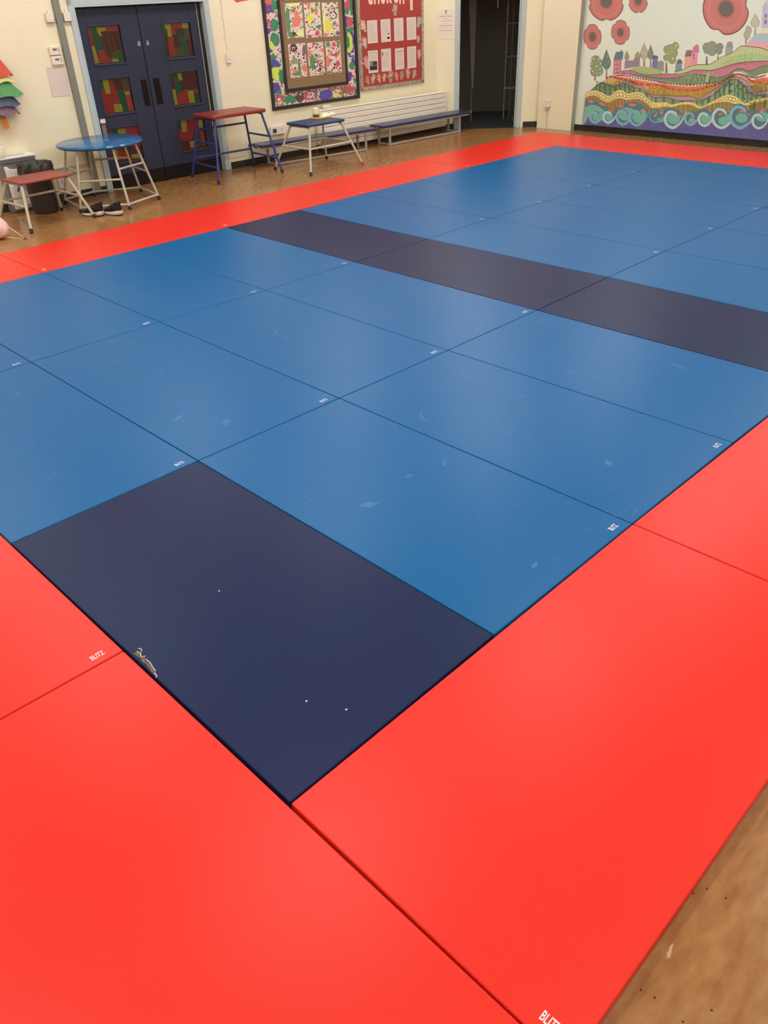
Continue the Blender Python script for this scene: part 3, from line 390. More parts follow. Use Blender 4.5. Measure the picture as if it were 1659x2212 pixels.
2792 859 -2 -9 -10 -2 -9 5 -2 10 7 6 10 -2;52 2810 867 -4 -8 -11 -3 -10 6 -2 9 8 7 12 -2;52 2829 876 -4 -9 -13 -3 -12 6 -2 9 9 7 14 -2;52 2843 883 -2 -8 -10 -3 -9 6 -2 9 7 7 10 -2;52 2864 891 -3 -8 -11 -3 -10 6 -2 9 7 6 12 -1;52 2886 898 -4 -9 -12 -3 -12 6 -2 9 9 7 13 -2;52 2903 901 -2 -9 -10 -2 -8 5 -3 10 7 6 10 -2;52 2927 900 -3 -9 -10 -2 -11 5 -2 10 8 6 11 -2;52 2953 896 -4 -9 -12 -3 -12 6 -2 9
9 6 13 -1;52 2973 890 -2 -9 -9 -2 -9 6 -2 9 6 6 10 -2;52 3000 885 -3 -9 -10 -2 -11 5 -2 10 8 6 11 -2;52 3028 880 -4 -9 -12 -2 -11 5 -3 9 9 7 14 -2;52 3051 874 -2 -9 -9 -2 -9 5 -2 10 6 6 10 -2;52 3079 869 -3 -9 -10 -2 -10 5 -2 10 7 6 12 -2;52 3106 866 -4 -9 -12 -2 -11 5 -2 9 9 7 13 -2;52 3125 865 -3 -8 -8 -3 -9 6 -2 9 6 6 10 -2;52 3148 866 -3 -8 -11 -3 -10 6 -2 9 7 6 12 -1;52 3170 869 -4 -9 -12 -2
-11 5 -2 10 8 6 13 -2;52 3186 872 -2 -8 -8 -3 -9 6 -2 9 6 6 9 -2;52 3210 877 -3 -9 -10 -2 -10 5 -2 10 7 6 12 -2;52 3235 883 -4 -9 -12 -2 -11 5 -2 10 8 6 13 -2;52 3252 889 -2 -9 -9 -2 -8 5 -3 10 6 6 10 -2;52 3272 893 -3 -8 -10 -2 -10 5 -2 9 7 6 11 -1;53 901 809 23 0 33 -1 38 -1 37 -2 35 -2 36 -2 38 -3 43 -5 49 -6 55 -7 56 -8 55 -6 52 -6 53 -5 52 -5 52 -4 56 -3 59 -2 52 -2 37 -2 12 -1 -5 -1 -6 0 8
-2 25 -3 35 -4 43 -5 47 -3 56 -1 64 -2 64 0 59 1 51 3 46 5 44 6 45 5 47 5 47 5 45 6 42 7 36 9 34 10 30 12 27 12 23 14 20 16 18 15 17 11 15 8 13 5 13 3 17 2 22 1 26 0 26 -2 24 -4 22 -7 21 -11 21 -10 23 -7 27 -2 29 1 29 2 26 3 22 5 19 7 19 8 20 5 24 4 26 3 23 2 17 2 200 0 0 -780 -16 0 -3046 6;54 828 788 -9 -10 -24 -4 -26 3 -11 8 9 10 24 4 25 -3;54 886 803 -8 -9 -24 -5 -25 3 -12 9 9 9 24 5 25 -3;54
937 805 -8 -9 -24 -5 -25 3 -12 9 9 9 24 5 25 -3;54 980 794 -8 -9 -24 -5 -25 3 -11 9 9 9 23 4 25 -3;54 1029 785 -9 -9 -24 -5 -24 3 -12 9 9 9 24 5 24 -3;54 1082 779 -9 -9 -23 -4 -25 3 -11 8 8 9 24 5 25 -3;54 1153 770 -8 -9 -24 -5 -24 3 -11 9 8 9 24 5 24 -3;54 1242 758 -8 -9 -23 -5 -24 3 -12 8 9 10 23 4 24 -3;54 1296 747 -9 -9 -23 -5 -24 3 -11 8 8 10 23 4 24 -3;54 1314 737 -9 -9 -23 -4 -24 3 -11 8 8
9 23 5 24 -3;54 1362 729 -8 -9 -23 -5 -24 3 -11 8 9 10 22 4 24 -3;54 1442 721 -8 -9 -23 -5 -24 3 -11 9 9 9 22 4 24 -3;54 1552 717 -8 -9 -22 -4 -24 2 -11 9 8 9 22 5 24 -3;54 1691 718 -8 -9 -22 -5 -23 3 -11 8 8 9 22 5 23 -3;54 1784 711 -8 -9 -21 -5 -23 3 -11 8 7 9 22 5 23 -3;54 1832 696 -7 -9 -22 -4 -23 3 -11 8 8 9 22 4 22 -2;54 1893 684 -8 -9 -21 -5 -23 3 -11 8 8 9 22 5 22 -3;54 1966 673 -7 -9 -21
-5 -23 3 -11 8 8 9 21 4 23 -2;54 2068 668 -7 -9 -21 -5 -23 3 -10 8 7 9 21 5 23 -3;54 2198 669 -7 -9 -21 -4 -22 2 -11 9 8 8 21 5 22 -3;54 2295 674 -7 -9 -21 -4 -22 2 -10 8 7 9 21 5 22 -3;54 2360 682 -7 -9 -20 -4 -22 3 -11 8 7 9 21 4 22 -3;54 2426 699 -7 -9 -21 -5 -21 3 -11 8 7 9 21 4 21 -2;54 2492 723 -7 -9 -20 -4 -22 2 -10 8 7 9 20 4 21 -2;54 2553 742 -7 -9 -20 -4 -21 2 -11 8 7 9 20 4 21 -2;54
2609 756 -7 -9 -20 -4 -21 3 -10 7 7 9 20 4 21 -2;54 2661 778 -6 -9 -20 -4 -21 3 -10 8 7 8 19 4 21 -2;54 2710 808 -7 -9 -19 -4 -21 3 -10 8 6 8 20 4 21 -2;54 2753 838 -6 -9 -20 -4 -20 3 -11 8 7 8 19 4 21 -2;54 2792 867 -6 -8 -20 -4 -20 3 -11 8 7 8 19 4 21 -3;54 2824 886 -6 -8 -19 -4 -21 2 -10 8 7 9 19 4 21 -3;54 2851 894 -7 -9 -19 -4 -20 3 -10 8 6 8 19 4 21 -2;54 2890 897 -7 -9 -19 -3 -20 2 -10 8 6
8 19 4 21 -2;54 2940 895 -6 -8 -19 -4 -20 3 -10 7 6 9 19 4 20 -3;54 2990 884 -6 -8 -19 -4 -20 2 -10 8 6 8 19 4 20 -2;54 3039 863 -6 -8 -19 -4 -20 2 -10 8 6 8 19 4 20 -2;54 3080 843 -7 -8 -18 -4 -20 3 -10 7 6 9 19 4 20 -3;54 3112 824 -7 -8 -18 -4 -20 3 -10 8 6 8 19 4 20 -3;54 3149 814 -6 -9 -19 -4 -20 3 -9 8 6 8 18 4 20 -3;54 3191 810 -6 -8 -18 -4 -20 3 -10 7 6 9 19 4 20 -3;54 3251 809 -6 -8 -19 -4
-19 3 -10 7 6 9 18 4 20 -3;55 777 754 20 6 28 8 31 7 28 4 23 -2 21 -5 22 -6 24 -5 24 -3 26 -3 28 -3 32 -4 39 -5 46 -7 44 -6 34 -6 19 -5 9 -5 9 -4 19 -4 31 -5 36 -4 44 -3 49 -3 61 -1 71 1 69 0 56 -2 37 -5 26 -7 22 -8 28 -6 33 -6 35 -6 39 -5 45 -4 57 -1 66 0 65 1 55 3 42 2 34 4 31 5 32 7 34 9 34 12 32 13 32 11 30 8 28 7 28 7 27 10 26 12 25 15 23 15 23 15 21 15 20 16 19 14 18 12 15 7 13 5 13 3 17 2
22 1 25 0 26 -2 25 -4 25 -7 25 -10 24 -11 22 -10 19 -10 16 -9 16 -9 18 -7 19 -4 21 -2 22 -1 26 -1 33 0 40 0 36 1 26 0 179 0 0 -691 -16 0 -3046 6;56 777 754 9 0 14 -103 -9 0;56 783 756 10 0 14 -103 -9 0;56 790 758 9 0 14 -103 -9 0;57 797 760 9 0 14 -103 -9 0;57 806 762 9 1 14 -103 -9 -1;57 815 765 9 0 15 -102 -9 -1;56 825 768 9 0 14 -103 -9 0;56 835 770 9 0 15 -102 -10 0;56 845 773 9 0 15 -102 -9
-1;57 856 775 9 1 14 -103 -9 0;57 865 776 9 1 15 -103 -10 0;57 874 778 9 0 15 -102 -9 -1;56 884 779 9 0 14 -102 -9 0;56 891 778 9 1 15 -102 -9 -1;56 899 778 9 0 15 -102 -9 0;57 907 777 9 1 14 -102 -9 -1;57 914 776 9 0 15 -102 -9 0;57 921 774 9 0 15 -102 -9 0;56 928 772 9 1 15 -102 -9 -1;56 935 770 9 1 15 -102 -9 -1;56 943 768 9 0 14 -102 -9 0;57 950 766 9 0 15 -102 -9 0;57 958 764 9 1 15 -102 -9
-1;57 966 763 9 0 14 -102 -9 0;56 974 761 9 0 14 -102 -9 0;56 982 760 9 0 15 -102 -9 0;56 990 759 9 0 15 -102 -9 0;57 998 758 9 0 15 -102 -9 0;57 1007 757 9 0 15 -102 -9 0;57 1015 756 9 0 15 -102 -9 0;56 1024 755 9 0 15 -102 -9 0;56 1033 754 9 0 15 -102 -9 0;56 1042 753 9 0 15 -102 -9 0;57 1052 752 9 0 15 -102 -9 0;57 1062 750 9 1 15 -102 -8 0;57 1073 749 9 1 15 -102 -9 0;56 1084 748 9 0 15 -101
-9 -1;56 1097 746 9 0 15 -101 -9 0;56 1110 744 9 1 15 -102 -9 0;57 1123 743 9 0 16 -101 -9 -1;57 1139 741 8 0 16 -101 -9 -1;57 1154 739 8 0 16 -101 -9 -1;56 1169 736 9 1 15 -101 -8 -1;56 1184 734 8 1 16 -101 -9 -1;56 1198 732 9 1 16 -101 -9 -1;57 1213 730 9 1 15 -101 -8 -1;57 1224 728 9 1 16 -101 -9 -1;57 1236 726 8 1 16 -101 -9 -1;56 1247 724 9 1 16 -101 -9 0;56 1254 723 8 0 16 -101 -8 0;56 1260
721 9 0 16 -100 -9 -1;57 1266 719 9 1 16 -101 -9 -1;57 1269 718 9 0 16 -101 -9 0;57 1272 716 9 0 16 -100 -9 -1;56 1275 714 9 1 16 -101 -9 0;56 1278 713 9 0 16 -100 -9 -1;56 1281 711 9 1 16 -101 -9 0;57 1284 710 9 0 16 -101 -9 0;57 1291 708 8 1 16 -101 -8 0;57 1297 707 9 0 16 -100 -9 -1;56 1303 706 9 0 16 -101 -9 0;56 1313 704 9 1 16 -101 -9 -1;56 1323 703 9 0 16 -101 -9 0;57 1334 701 8 1 16 -101
-8 0;57 1346 700 8 0 17 -100 -9 -1;57 1358 699 9 0 16 -101 -9 0;56 1370 697 9 1 16 -101 -8 0;56 1385 696 8 0 17 -100 -9 0;56 1399 695 8 0 17 -100 -9 -1;57 1414 694 8 0 16 -100 -8 -1;57 1430 693 8 0 17 -100 -9 -1;57 1446 692 9 0 16 -100 -9 0;56 1463 691 8 0 17 -100 -9 0;56 1483 691 9 0 16 -100 -8 0;56 1503 690 9 1 16 -100 -8 -1;57 1524 690 8 0 17 -99 -8 -1;57 1547 690 9 1 16 -100 -8 0;57 1571 690 8
1 17 -100 -9 0;56 1595 691 8 0 17 -100 -9 0;56 1617 691 9 0 17 -99 -9 -1;56 1640 691 9 0 17 -99 -9 -1;57 1664 691 8 0 17 -99 -8 0;57 1682 690 9 0 17 -99 -9 0;57 1701 689 8 1 17 -99 -8 -1;56 1720 689 8 0 17 -99 -8 0;56 1732 687 8 0 18 -98 -9 -1;56 1744 685 9 1 17 -99 -8 0;57 1757 684 8 0 18 -99 -9 0;57 1765 681 9 1 17 -99 -8 0;57 1774 679 8 1 18 -99 -9 0;56 1783 677 8 0 17 -98 -8 -1;56 1790 674 8 1
18 -99 -8 0;56 1798 672 8 0 17 -98 -8 -1;57 1805 669 9 1 17 -99 -8 0;57 1814 667 9 0 17 -98 -8 0;57 1824 665 8 0 17 -98 -8 -1;56 1833 663 8 0 18 -98 -8 -1;56 1844 661 8 0 18 -98 -8 -1;56 1855 659 8 0 18 -98 -8 -1;57 1866 657 9 0 17 -98 -8 -1;57 1878 655 8 0 18 -98 -8 -1;57 1889 653 9 0 17 -98 -8 -1;56 1901 651 8 0 18 -98 -8 0;56 1914 649 8 0 18 -98 -8 0;56 1927 647 8 1 18 -98 -8 -1;57 1940 646 8 0
18 -98 -8 0;57 1955 645 8 0 18 -98 -8 0;57 1970 643 8 1 18 -98 -8 0;56 1985 642 9 1 18 -98 -9 -1;56 2004 642 8 0 18 -98 -8 0;56 2023 641 8 1 18 -98 -8 0;57 2042 641 9 0 18 -97 -8 -1;57 2064 641 8 0 18 -97 -8 0;57 2086 641 8 0 18 -97 -8 0;56 2108 641 8 0 18 -97 -8 0;56 2129 642 8 0 19 -97 -8 -1;56 2151 642 8 0 18 -97 -8 0;57 2173 642 8 1 18 -97 -8 0;57 2191 643 8 1 18 -97 -7 -1;57 2209 644 8 0 19
-96 -8 -1;56 2228 645 8 0 18 -96 -7 -1;56 2242 646 8 0 18 -97 -8 0;56 2256 647 8 0 18 -97 -8 0;57 2270 647 8 1 19 -97 -8 0;57 2281 649 8 0 19 -96 -8 -1;57 2293 650 7 0 19 -96 -8 0;56 2304 651 8 0 19 -96 -8 0;56 2314 653 8 0 19 -96 -8 0;56 2325 654 8 1 18 -96 -7 -1;57 2335 656 8 0 19 -96 -8 0;57 2346 658 8 0 19 -95 -8 -1;57 2356 660 8 1 19 -96 -8 0;56 2367 663 8 0 19 -96 -8 0;56 2378 666 8 0 19 -95
-8 -1;56 2389 669 8 0 19 -95 -7 -1;57 2401 672 8 1 19 -96 -8 0;57 2412 676 8 1 19 -96 -8 0;57 2423 680 8 1 19 -96 -8 0;56 2435 684 7 1 19 -96 -7 0;56 2445 688 8 1 19 -95 -7 -1;56 2456 693 8 0 19 -95 -8 -1;57 2467 697 8 0 19 -95 -8 0;57 2478 700 7 1 20 -95 -8 -1;57 2488 704 8 0 19 -95 -8 0;56 2499 708 7 0 20 -95 -8 0;56 2508 710 8 1 20 -95 -8 0;56 2518 713 8 0 19 -94 -7 0;57 2529 716 7 0 20 -94 -8
-1;57 2538 718 8 0 19 -94 -8 0;57 2548 720 7 1 20 -95 -8 0;56 2557 723 8 0 19 -94 -7 -1;56 2567 725 7 0 20 -94 -8 0;56 2576 728 7 0 20 -94 -8 -1;57 2585 730 8 0 19 -94 -7 0;57 2594 733 8 0 19 -94 -7 0;57 2603 736 7 1 20 -94 -8 -1;56 2612 740 7 0 20 -94 -8 0;56 2620 744 8 0 20 -94 -8 0;56 2629 748 8 0 19 -94 -7 0;57 2638 752 7 0 20 -93 -8 0;57 2646 757 8 0 19 -93 -7 0;57 2654 762 8 0 19 -93 -7
-1;56 2663 767 7 0 20 -93 -8 0;56 2670 772 8 0 20 -93 -8 0;56 2678 777 8 0 20 -93 -8 0;57 2686 782 8 1 20 -93 -8 -1;57 2694 787 7 1 20 -93 -7 -1;57 2701 792 8 1 19 -93 -7 -1;56 2709 797 7 1 20 -93 -7 -1;56 2716 802 7 1 20 -93 -7 -1;56 2723 807 7 1 20 -93 -7 0;57 2730 812 8 1 19 -93 -7 0;57 2737 818 7 0 20 -93 -7 0;57 2743 823 8 0 20 -92 -8 -1;56 2750 828 8 0 19 -92 -7 0;56 2756 833 8 0 20 -92 -8
-1;56 2763 838 7 0 20 -92 -8 -1;57 2769 842 7 1 20 -93 -7 0;57 2775 846 7 0 20 -92 -7 0;57 2781 850 7 0 20 -92 -7 0;56 2787 854 7 0 20 -92 -7 0;56 2792 856 7 0 20 -92 -8 0;56 2797 859 7 0 20 -92 -8 0;57 2802 861 7 0 20 -91 -7 -1;57 2806 863 7 0 20 -92 -7 0;57 2810 864 8 1 19 -92 -7 -1;56 2815 866 7 0 20 -92 -7 0;56 2819 867 7 0 20 -92 -7 0;56 2824 868 7 0 20 -92 -7 0;57 2828 869 7 0 21 -92 -8 0;57
2834 870 7 0 20 -92 -7 0;57 2839 870 8 0 20 -91 -8 -1;56 2845 871 7 0 21 -92 -8 0;56 2852 871 8 0 20 -91 -8 0;56 2860 872 7 0 20 -92 -7 0;57 2867 872 7 0 20 -91 -7 -1;57 2875 872 7 0 21 -91 -8 0;57 2883 872 8 0 20 -91 -8 0;56 2892 872 7 0 20 -91 -7 0;56 2900 872 8 0 20 -92 -7 0;56 2909 871 7 0 20 -91 -7 0;57 2918 870 7 1 20 -92 -7 0;57 2926 869 7 0 21 -91 -8 0;57 2934 868 8 0 20 -91 -7 0;56 2943
866 7 1 21 -92 -8 0;56 2951 864 7 0 21 -91 -7 0;56 2959 862 8 0 20 -91 -7 -1;57 2968 859 7 0 20 -91 -7 0;57 2976 856 7 0 21 -91 -8 0;57 2984 853 8 0 20 -91 -7 -1;56 2993 849 7 0 20 -91 -7 0;56 3001 846 7 0 20 -91 -7 0;56 3009 842 7 0 20 -91 -7 0;57 3017 838 7 1 21 -91 -8 -1;57 3024 835 7 0 21 -91 -7 0;57 3031 832 8 0 20 -91 -7 0;56 3039 828 7 0 21 -91 -7 0;56 3045 825 7 0 21 -91 -7 0;56 3051 822 7
0 21 -91 -7 0;57 3058 818 7 1 20 -91 -7 -1;57 3063 815 7 0 21 -90 -7 -1;57 3068 812 7 0 21 -91 -7 0;56 3074 809 7 0 21 -91 -8 0;56 3079 806 7 0 21 -91 -7 0;56 3084 803 8 0 20 -91 -7 0;57 3090 800 7 0 21 -91 -8 0;57 3096 797 7 1 21 -91 -8 -1;57 3102 795 7 0 20 -90 -7 -1;56 3108 793 7 0 21 -91 -8 0;56 3114 792 7 0 21 -91 -7 0;56 3121 790 7 0 21 -90 -8 -1;57 3127 789 7 0 21 -91 -7 0;57 3134 788 7 0
21 -90 -7 -1;57 3141 787 7 1 21 -91 -8 0;56 3148 787 7 0 20 -91 -7 0;56 3155 786 7 1 21 -91 -7 0;56 3162 786 7 0 21 -90 -7 -1;57 3170 786 7 0 21 -91 -7 0;57 3178 785 7 1 21 -91 -7 0;57 3187 785 7 0 21 -90 -7 0;56 3196 785 7 0 21 -90 -7 -1;56 3207 785 7 0 21 -90 -7 -1;56 3218 785 7 0 21 -90 -7 -1;57 3229 785 7 0 21 -90 -7 -1;57 3242 785 7 0 22 -90 -8 -1;57 3255 785 7 0 22 -90 -7 0;56 3269 785 7 0
21 -90 -7 0;56 3281 785 7 1 21 -91 -7 0;56 3293 786 7 0 21 -90 -7 -1;57 3305 786 7 0 22 -90 -7 0;57 3314 786 7 0 21 -90 -7 0;57 3322 786 7 0 21 -90 -7 0;58 693 717 24 0 35 -1 38 0 37 -3 35 -6 36 -9 34 -7 30 -3 23 5 19 10 18 12 22 10 28 10 31 10 33 8 32 2 33 -6 33 -11 34 -14 34 -10 34 -5 35 -2 35 -3 35 -10 36 -19 36 -26 35 -26 33 -19 27 -9 24 -3 24 -1 30 0 35 -1 39 0 42 1 44 0 47 0 50 0 51 -1 50 1
51 2 51 3 48 2 43 -1 36 -7 32 -10 28 -9 25 -4 19 2 15 7 15 10 20 12 28 15 33 19 33 19 32 20 28 19 28 19 25 19 22 17 18 16 15 14 13 13 15 13 17 14 18 13 18 12 17 10 15 7 13 5 14 3 17 2 21 1 25 1 26 -2 26 -4 27 -9 29 -13 27 -14 24 -14 19 -12 17 -13 14 -13 14 -12 11 -11 10 -11 10 -9 12 -9 16 -8 17 -7 19 -6 23 -2 28 2 33 6 31 7 21 5 164 0 0 -625 -16 0 -3046 6;59 631 676 12 5 18 8 21 8 24 5 27 2 31 0
32 -2 33 -4 34 -9 36 -12 35 -11 32 -3 28 7 25 15 24 15 24 12 26 6 27 5 26 1 27 -2 28 -10 28 -14 29 -16 30 -11 30 -3 30 2 32 0 35 -6 41 -16 46 -23 45 -23 37 -18 26 -12 17 -9 18 -6 27 -3 37 1 45 6 48 5 48 1 50 -6 52 -10 52 -11 51 -6 50 -1 51 2 49 4 43 2 36 0 31 0 29 0 28 2 27 5 26 6 27 8 27 10 32 15 33 17 33 18 28 19 22 20 18 21 17 21 17 20 19 18 18 18 19 17 20 15 24 15 25 14 25 11 24 6 19 1 18 -4
17 -7 21 -10 24 -15 26 -18 27 -20 27 -19 26 -20 26 -20 26 -18 25 -14 23 -9 20 -5 22 -2 25 -1 34 3 38 5 36 6 24 3 153 0 0 -578 -16 0 -3046 6;60 632 669 20 1 39 -289 -21 -1;60 638 672 20 1 39 -289 -21 -1;61 644 674 20 1 39 -288 -20 -1;61 653 678 20 1 39 -288 -20 -1;61 662 682 20 1 39 -288 -21 -1;61 672 686 21 1 39 -288 -21 -1;60 683 690 20 1 39 -288 -20 -1;60 695 693 20 1 39 -288 -20 -1;61 707 695
20 1 39 -287 -20 -1;61 721 696 20 1 39 -287 -20 -1;61 734 697 20 1 40 -287 -21 -1;61 749 697 20 1 40 -287 -20 -1;60 765 697 20 1 39 -287 -20 -1;60 781 696 20 1 40 -286 -20 -1;61 797 695 20 1 40 -286 -20 -1;61 814 693 19 1 41 -286 -20 -1;61 830 691 20 1 40 -286 -20 -1;61 847 687 20 1 40 -286 -20 -1;60 864 683 20 1 41 -286 -20 -1;60 882 677 20 0 41 -285 -20 -1;61 900 671 20 0 41 -285 -20 -1;61 917
665 20 1 41 -285 -20 -1;61 935 660 20 1 41 -285 -20 -1;61 951 658 20 1 41 -285 -20 -1;60 967 656 20 1 41 -284 -20 -1;60 981 660 19 1 42 -284 -20 -1;61 995 664 19 1 42 -284 -20 -2;61 1007 671 20 1 42 -284 -20 -1;61 1020 678 19 1 42 -283 -20 -1;61 1032 686 19 1 42 -283 -19 -1;60 1044 694 19 1 42 -283 -19 -1;60 1056 700 19 1 43 -283 -20 -1;61 1068 705 20 1 42 -282 -19 -1;61 1081 709 20 1 42 -282 -19
-1;61 1094 712 20 1 42 -282 -19 -1;61 1108 714 19 1 43 -281 -20 -1;60 1121 717 19 0 43 -281 -20 -1;60 1134 717 19 1 43 -281 -19 -1;61 1147 718 19 1 43 -281 -19 -1;61 1161 717 19 0 43 -280 -19 -1;61 1174 715 20 1 43 -280 -20 -1;61 1188 711 19 0 44 -280 -20 -1;60 1202 706 19 1 44 -280 -20 -1;60 1216 699 19 0 44 -280 -19 -1;61 1230 691 19 1 44 -280 -19 -1;61 1244 684 20 0 43 -280 -19 -1;61 1259 676
19 1 44 -280 -19 -1;61 1274 671 19 0 44 -280 -19 -1;60 1289 665 19 1 44 -280 -19 -1;60 1304 664 19 0 44 -279 -19 -1;61 1319 662 19 1 44 -280 -19 -1;61 1334 663 19 0 44 -279 -19 -1;61 1349 663 19 1 45 -279 -19 -1;61 1365 664 19 0 45 -278 -19 -2;60 1381 664 19 1 45 -279 -19 -1;60 1399 661 18 1 46 -279 -19 -1;61 1416 658 19 0 45 -278 -19 -1;61 1437 650 19 0 45 -278 -19 -1;61 1457 642 19 0 46 -278 -19
-1;61 1480 630 19 1 46 -278 -19 -1;60 1503 619 19 1 46 -278 -19 -1;60 1526 607 18 1 47 -278 -19 -1;61 1548 595 18 1 47 -278 -19 -1;61 1567 586 18 1 47 -278 -19 -1;61 1585 577 19 1 47 -278 -19 -1;61 1598 571 19 1 47 -278 -19 -1;60 1611 565 18 1 47 -277 -18 -2;60 1619 561 19 1 47 -278 -18 -1;61 1628 557 19 1 47 -278 -19 -1;61 1637 554 19 1 47 -278 -18 -1;61 1646 551 19 1 47 -278 -18 -1;61 1659 550
19 0 48 -277 -19 -1;60 1673 548 18 1 48 -277 -19 -2;60 1692 549 18 0 48 -276 -19 -2;61 1710 549 19 1 48 -277 -19 -1;61 1733 552 18 1 48 -276 -18 -2;61 1755 555 18 0 48 -275 -18 -2;61 1779 557 18 1 49 -275 -19 -2;60 1803 560 18 1 49 -275 -19 -2;60 1827 560 18 1 49 -275 -18 -1;61 1851 561 18 1 50 -275 -19 -1;61 1876 558 18 1 49 -275 -18 -1;61 1901 555 18 1 49 -274 -18 -1;61 1927 550 18 0 49 -273 -18
-1;60 1953 545 18 0 49 -273 -18 -1;60 1979 539 18 1 50 -273 -18 -1;61 2005 534 18 1 50 -273 -18 -1;61 2030 531 18 1 51 -273 -18 -1;61 2056 528 17 1 51 -272 -18 -2;61 2081 527 18 1 51 -272 -18 -1;60 2107 527 17 1 51 -272 -17 -1;60 2132 528 18 1 51 -271 -18 -1;61 2158 529 17 1 52 -271 -18 -1;61 2182 531 17 1 52 -271 -18 -1;61 2206 533 17 1 52 -271 -17 -1;61 2228 534 17 1 52 -270 -17 -1;60 2249 535
17 1 53 -270 -18 -1;60 2267 535 17 1 53 -269 -18 -1;61 2285 535 18 1 52 -269 -17 -1;61 2301 535 17 1 53 -269 -18 -1;61 2316 535 18 1 52 -269 -17 -1;61 2331 535 17 1 53 -269 -18 -1;60 2345 535 17 1 53 -268 -17 -2;60 2359 536 17 1 53 -268 -17 -1;61 2373 537 17 1 53 -268 -17 -1;61 2387 539 17 1 53 -267 -17 -1;61 2401 542 17 0 53 -267 -17 -1;61 2414 545 17 0 53 -266 -17 -2;60 2427 548 17 0 53 -266 -17
-1;60 2440 552 17 0 53 -266 -17 -1;61 2453 556 17 0 53 -266 -17 -1;61 2467 561 17 1 53 -266 -17 -1;61 2481 566 16 1 54 -265 -17 -1;61 2496 574 17 0 54 -265 -17 -1;60 2512 581 17 0 54 -264 -17 -1;60 2529 589 16 1 55 -264 -17 -1;61 2545 598 17 1 54 -264 -16 -1;61 2562 607 16 1 55 -263 -17 -1;61 2578 616 17 1 54 -263 -17 -1;61 2592 626 17 1 54 -263 -17 -1;60 2606 636 17 0 54 -262 -17 -1;60 2617 645
17 1 54 -261 -16 -1;61 2628 655 17 1 54 -261 -16 -1;61 2637 666 17 1 54 -261 -16 -1;61 2646 676 17 1 55 -261 -17 -1;61 2655 687 16 0 55 -260 -17 -1;60 2663 697 16 1 55 -260 -16 -1;60 2672 707 16 1 55 -260 -16 -1;61 2681 717 16 1 55 -260 -17 0;61 2690 726 16 1 55 -259 -16 -1;61 2699 736 16 0 55 -258 -16 -1;61 2708 745 16 0 55 -258 -16 -1;60 2717 753 16 1 55 -258 -16 -1;60 2727 762 16 1 55 -258 -17
-1;61 2736 770 16 1 55 -257 -16 -1;61 2746 778 16 1 56 -257 -17 -1;61 2756 786 17 0 55 -256 -16 -1;61 2768 793 16 0 56 -256 -17 -1;60 2780 800 16 1 55 -256 -16 -1;60 2793 807 16 1 55 -256 -16 -1;61 2805 814 16 0 56 -255 -16 -1;61 2818 819 16 1 56 -255 -17 -1;61 2831 825 16 0 55 -254 -16 -1;61 2842 828 16 1 56 -255 -16 -1;60 2854 831 16 1 56 -254 -17 -1;60 2864 831 16 1 55 -254 -16 -1;61 2873 832
16 0 56 -253 -16 -1;61 2882 830 16 1 56 -254 -16 -1;61 2891 828 16 1 56 -254 -16 -1;61 2900 825 16 0 56 -253 -16 -1;60 2909 821 16 1 56 -254 -16 -1;60 2919 816 16 1 56 -254 -16 -1;61 2929 811 16 1 56 -254 -16 -1;61 2941 804 16 0 56 -253 -16 -1;61 2953 797 16 0 56 -253 -16 -1;61 2966 787 16 1 56 -254 -15 0;60 2979 778 16 1 57 -254 -16 -1;60 2993 768 16 1 56 -254 -16 -1;61 3006 758 16 1 57 -254 -16
-1;61 3020 748 15 1 57 -254 -15 0;61 3033 739 16 0 57 -253 -16 -1;61 3046 729 16 1 57 -254 -16 -1;60 3059 720 16 0 57 -254 -16 0;60 3072 709 16 1 58 -254 -16 -1;61 3085 699 16 1 58 -254 -16 -1;61 3098 690 16 1 58 -254 -16 -1;61 3111 681 16 1 58 -254 -16 -1;61 3124 674 16 1 58 -254 -16 -1;60 3136 667 16 1 58 -254 -16 -1;60 3148 663 15 0 58 -254 -15 0;61 3159 658 16 1 58 -254 -16 -1;61 3169 656 16 0
58 -253 -15 -1;61 3180 653 15 1 59 -254 -16 -1;61 3191 652 15 1 59 -254 -16 -1;60 3202 651 15 1 59 -254 -16 -1;60 3214 651 16 0 58 -253 -15 -1;61 3227 650 15 1 59 -253 -16 -1;61 3243 652 16 0 59 -252 -16 -1;61 3260 653 15 1 59 -253 -15 -1;61 3279 656 16 0 59 -252 -16 -1;60 3299 658 15 1 59 -252 -15 -1;60 3316 661 16 1 59 -252 -16 -1;61 3334 664 15 1 60 -252 -16 0;61 3346 666 16 1 59 -251 -15 -1;62
447 548 14 9 20 14 23 13 24 11 25 7 28 5 30 3 29 0 28 -3 29 -7 30 -8 29 -9 30 -11 32 -14 30 -11 25 -6 19 1 15 7 13 10 16 10 18 13 20 15 21 15 21 11 20 7 21 5 22 1 22 -1 23 -8 24 -13 23 -12 22 -8 19 -2 17 1 18 4 20 4 23 5 26 7 27 7 26 2 28 -1 28 -4 27 -7 25 -8 22 -12 18 -14 20 -15 22 -14 27 -15 28 -16 32 -13 36 -9 43 -1 48 5 47 6 41 2 30 -5 25 -9 23 -9 27 -3 33 4 37 9 37 11 35 8 33 5 31 5 31 3 28 1
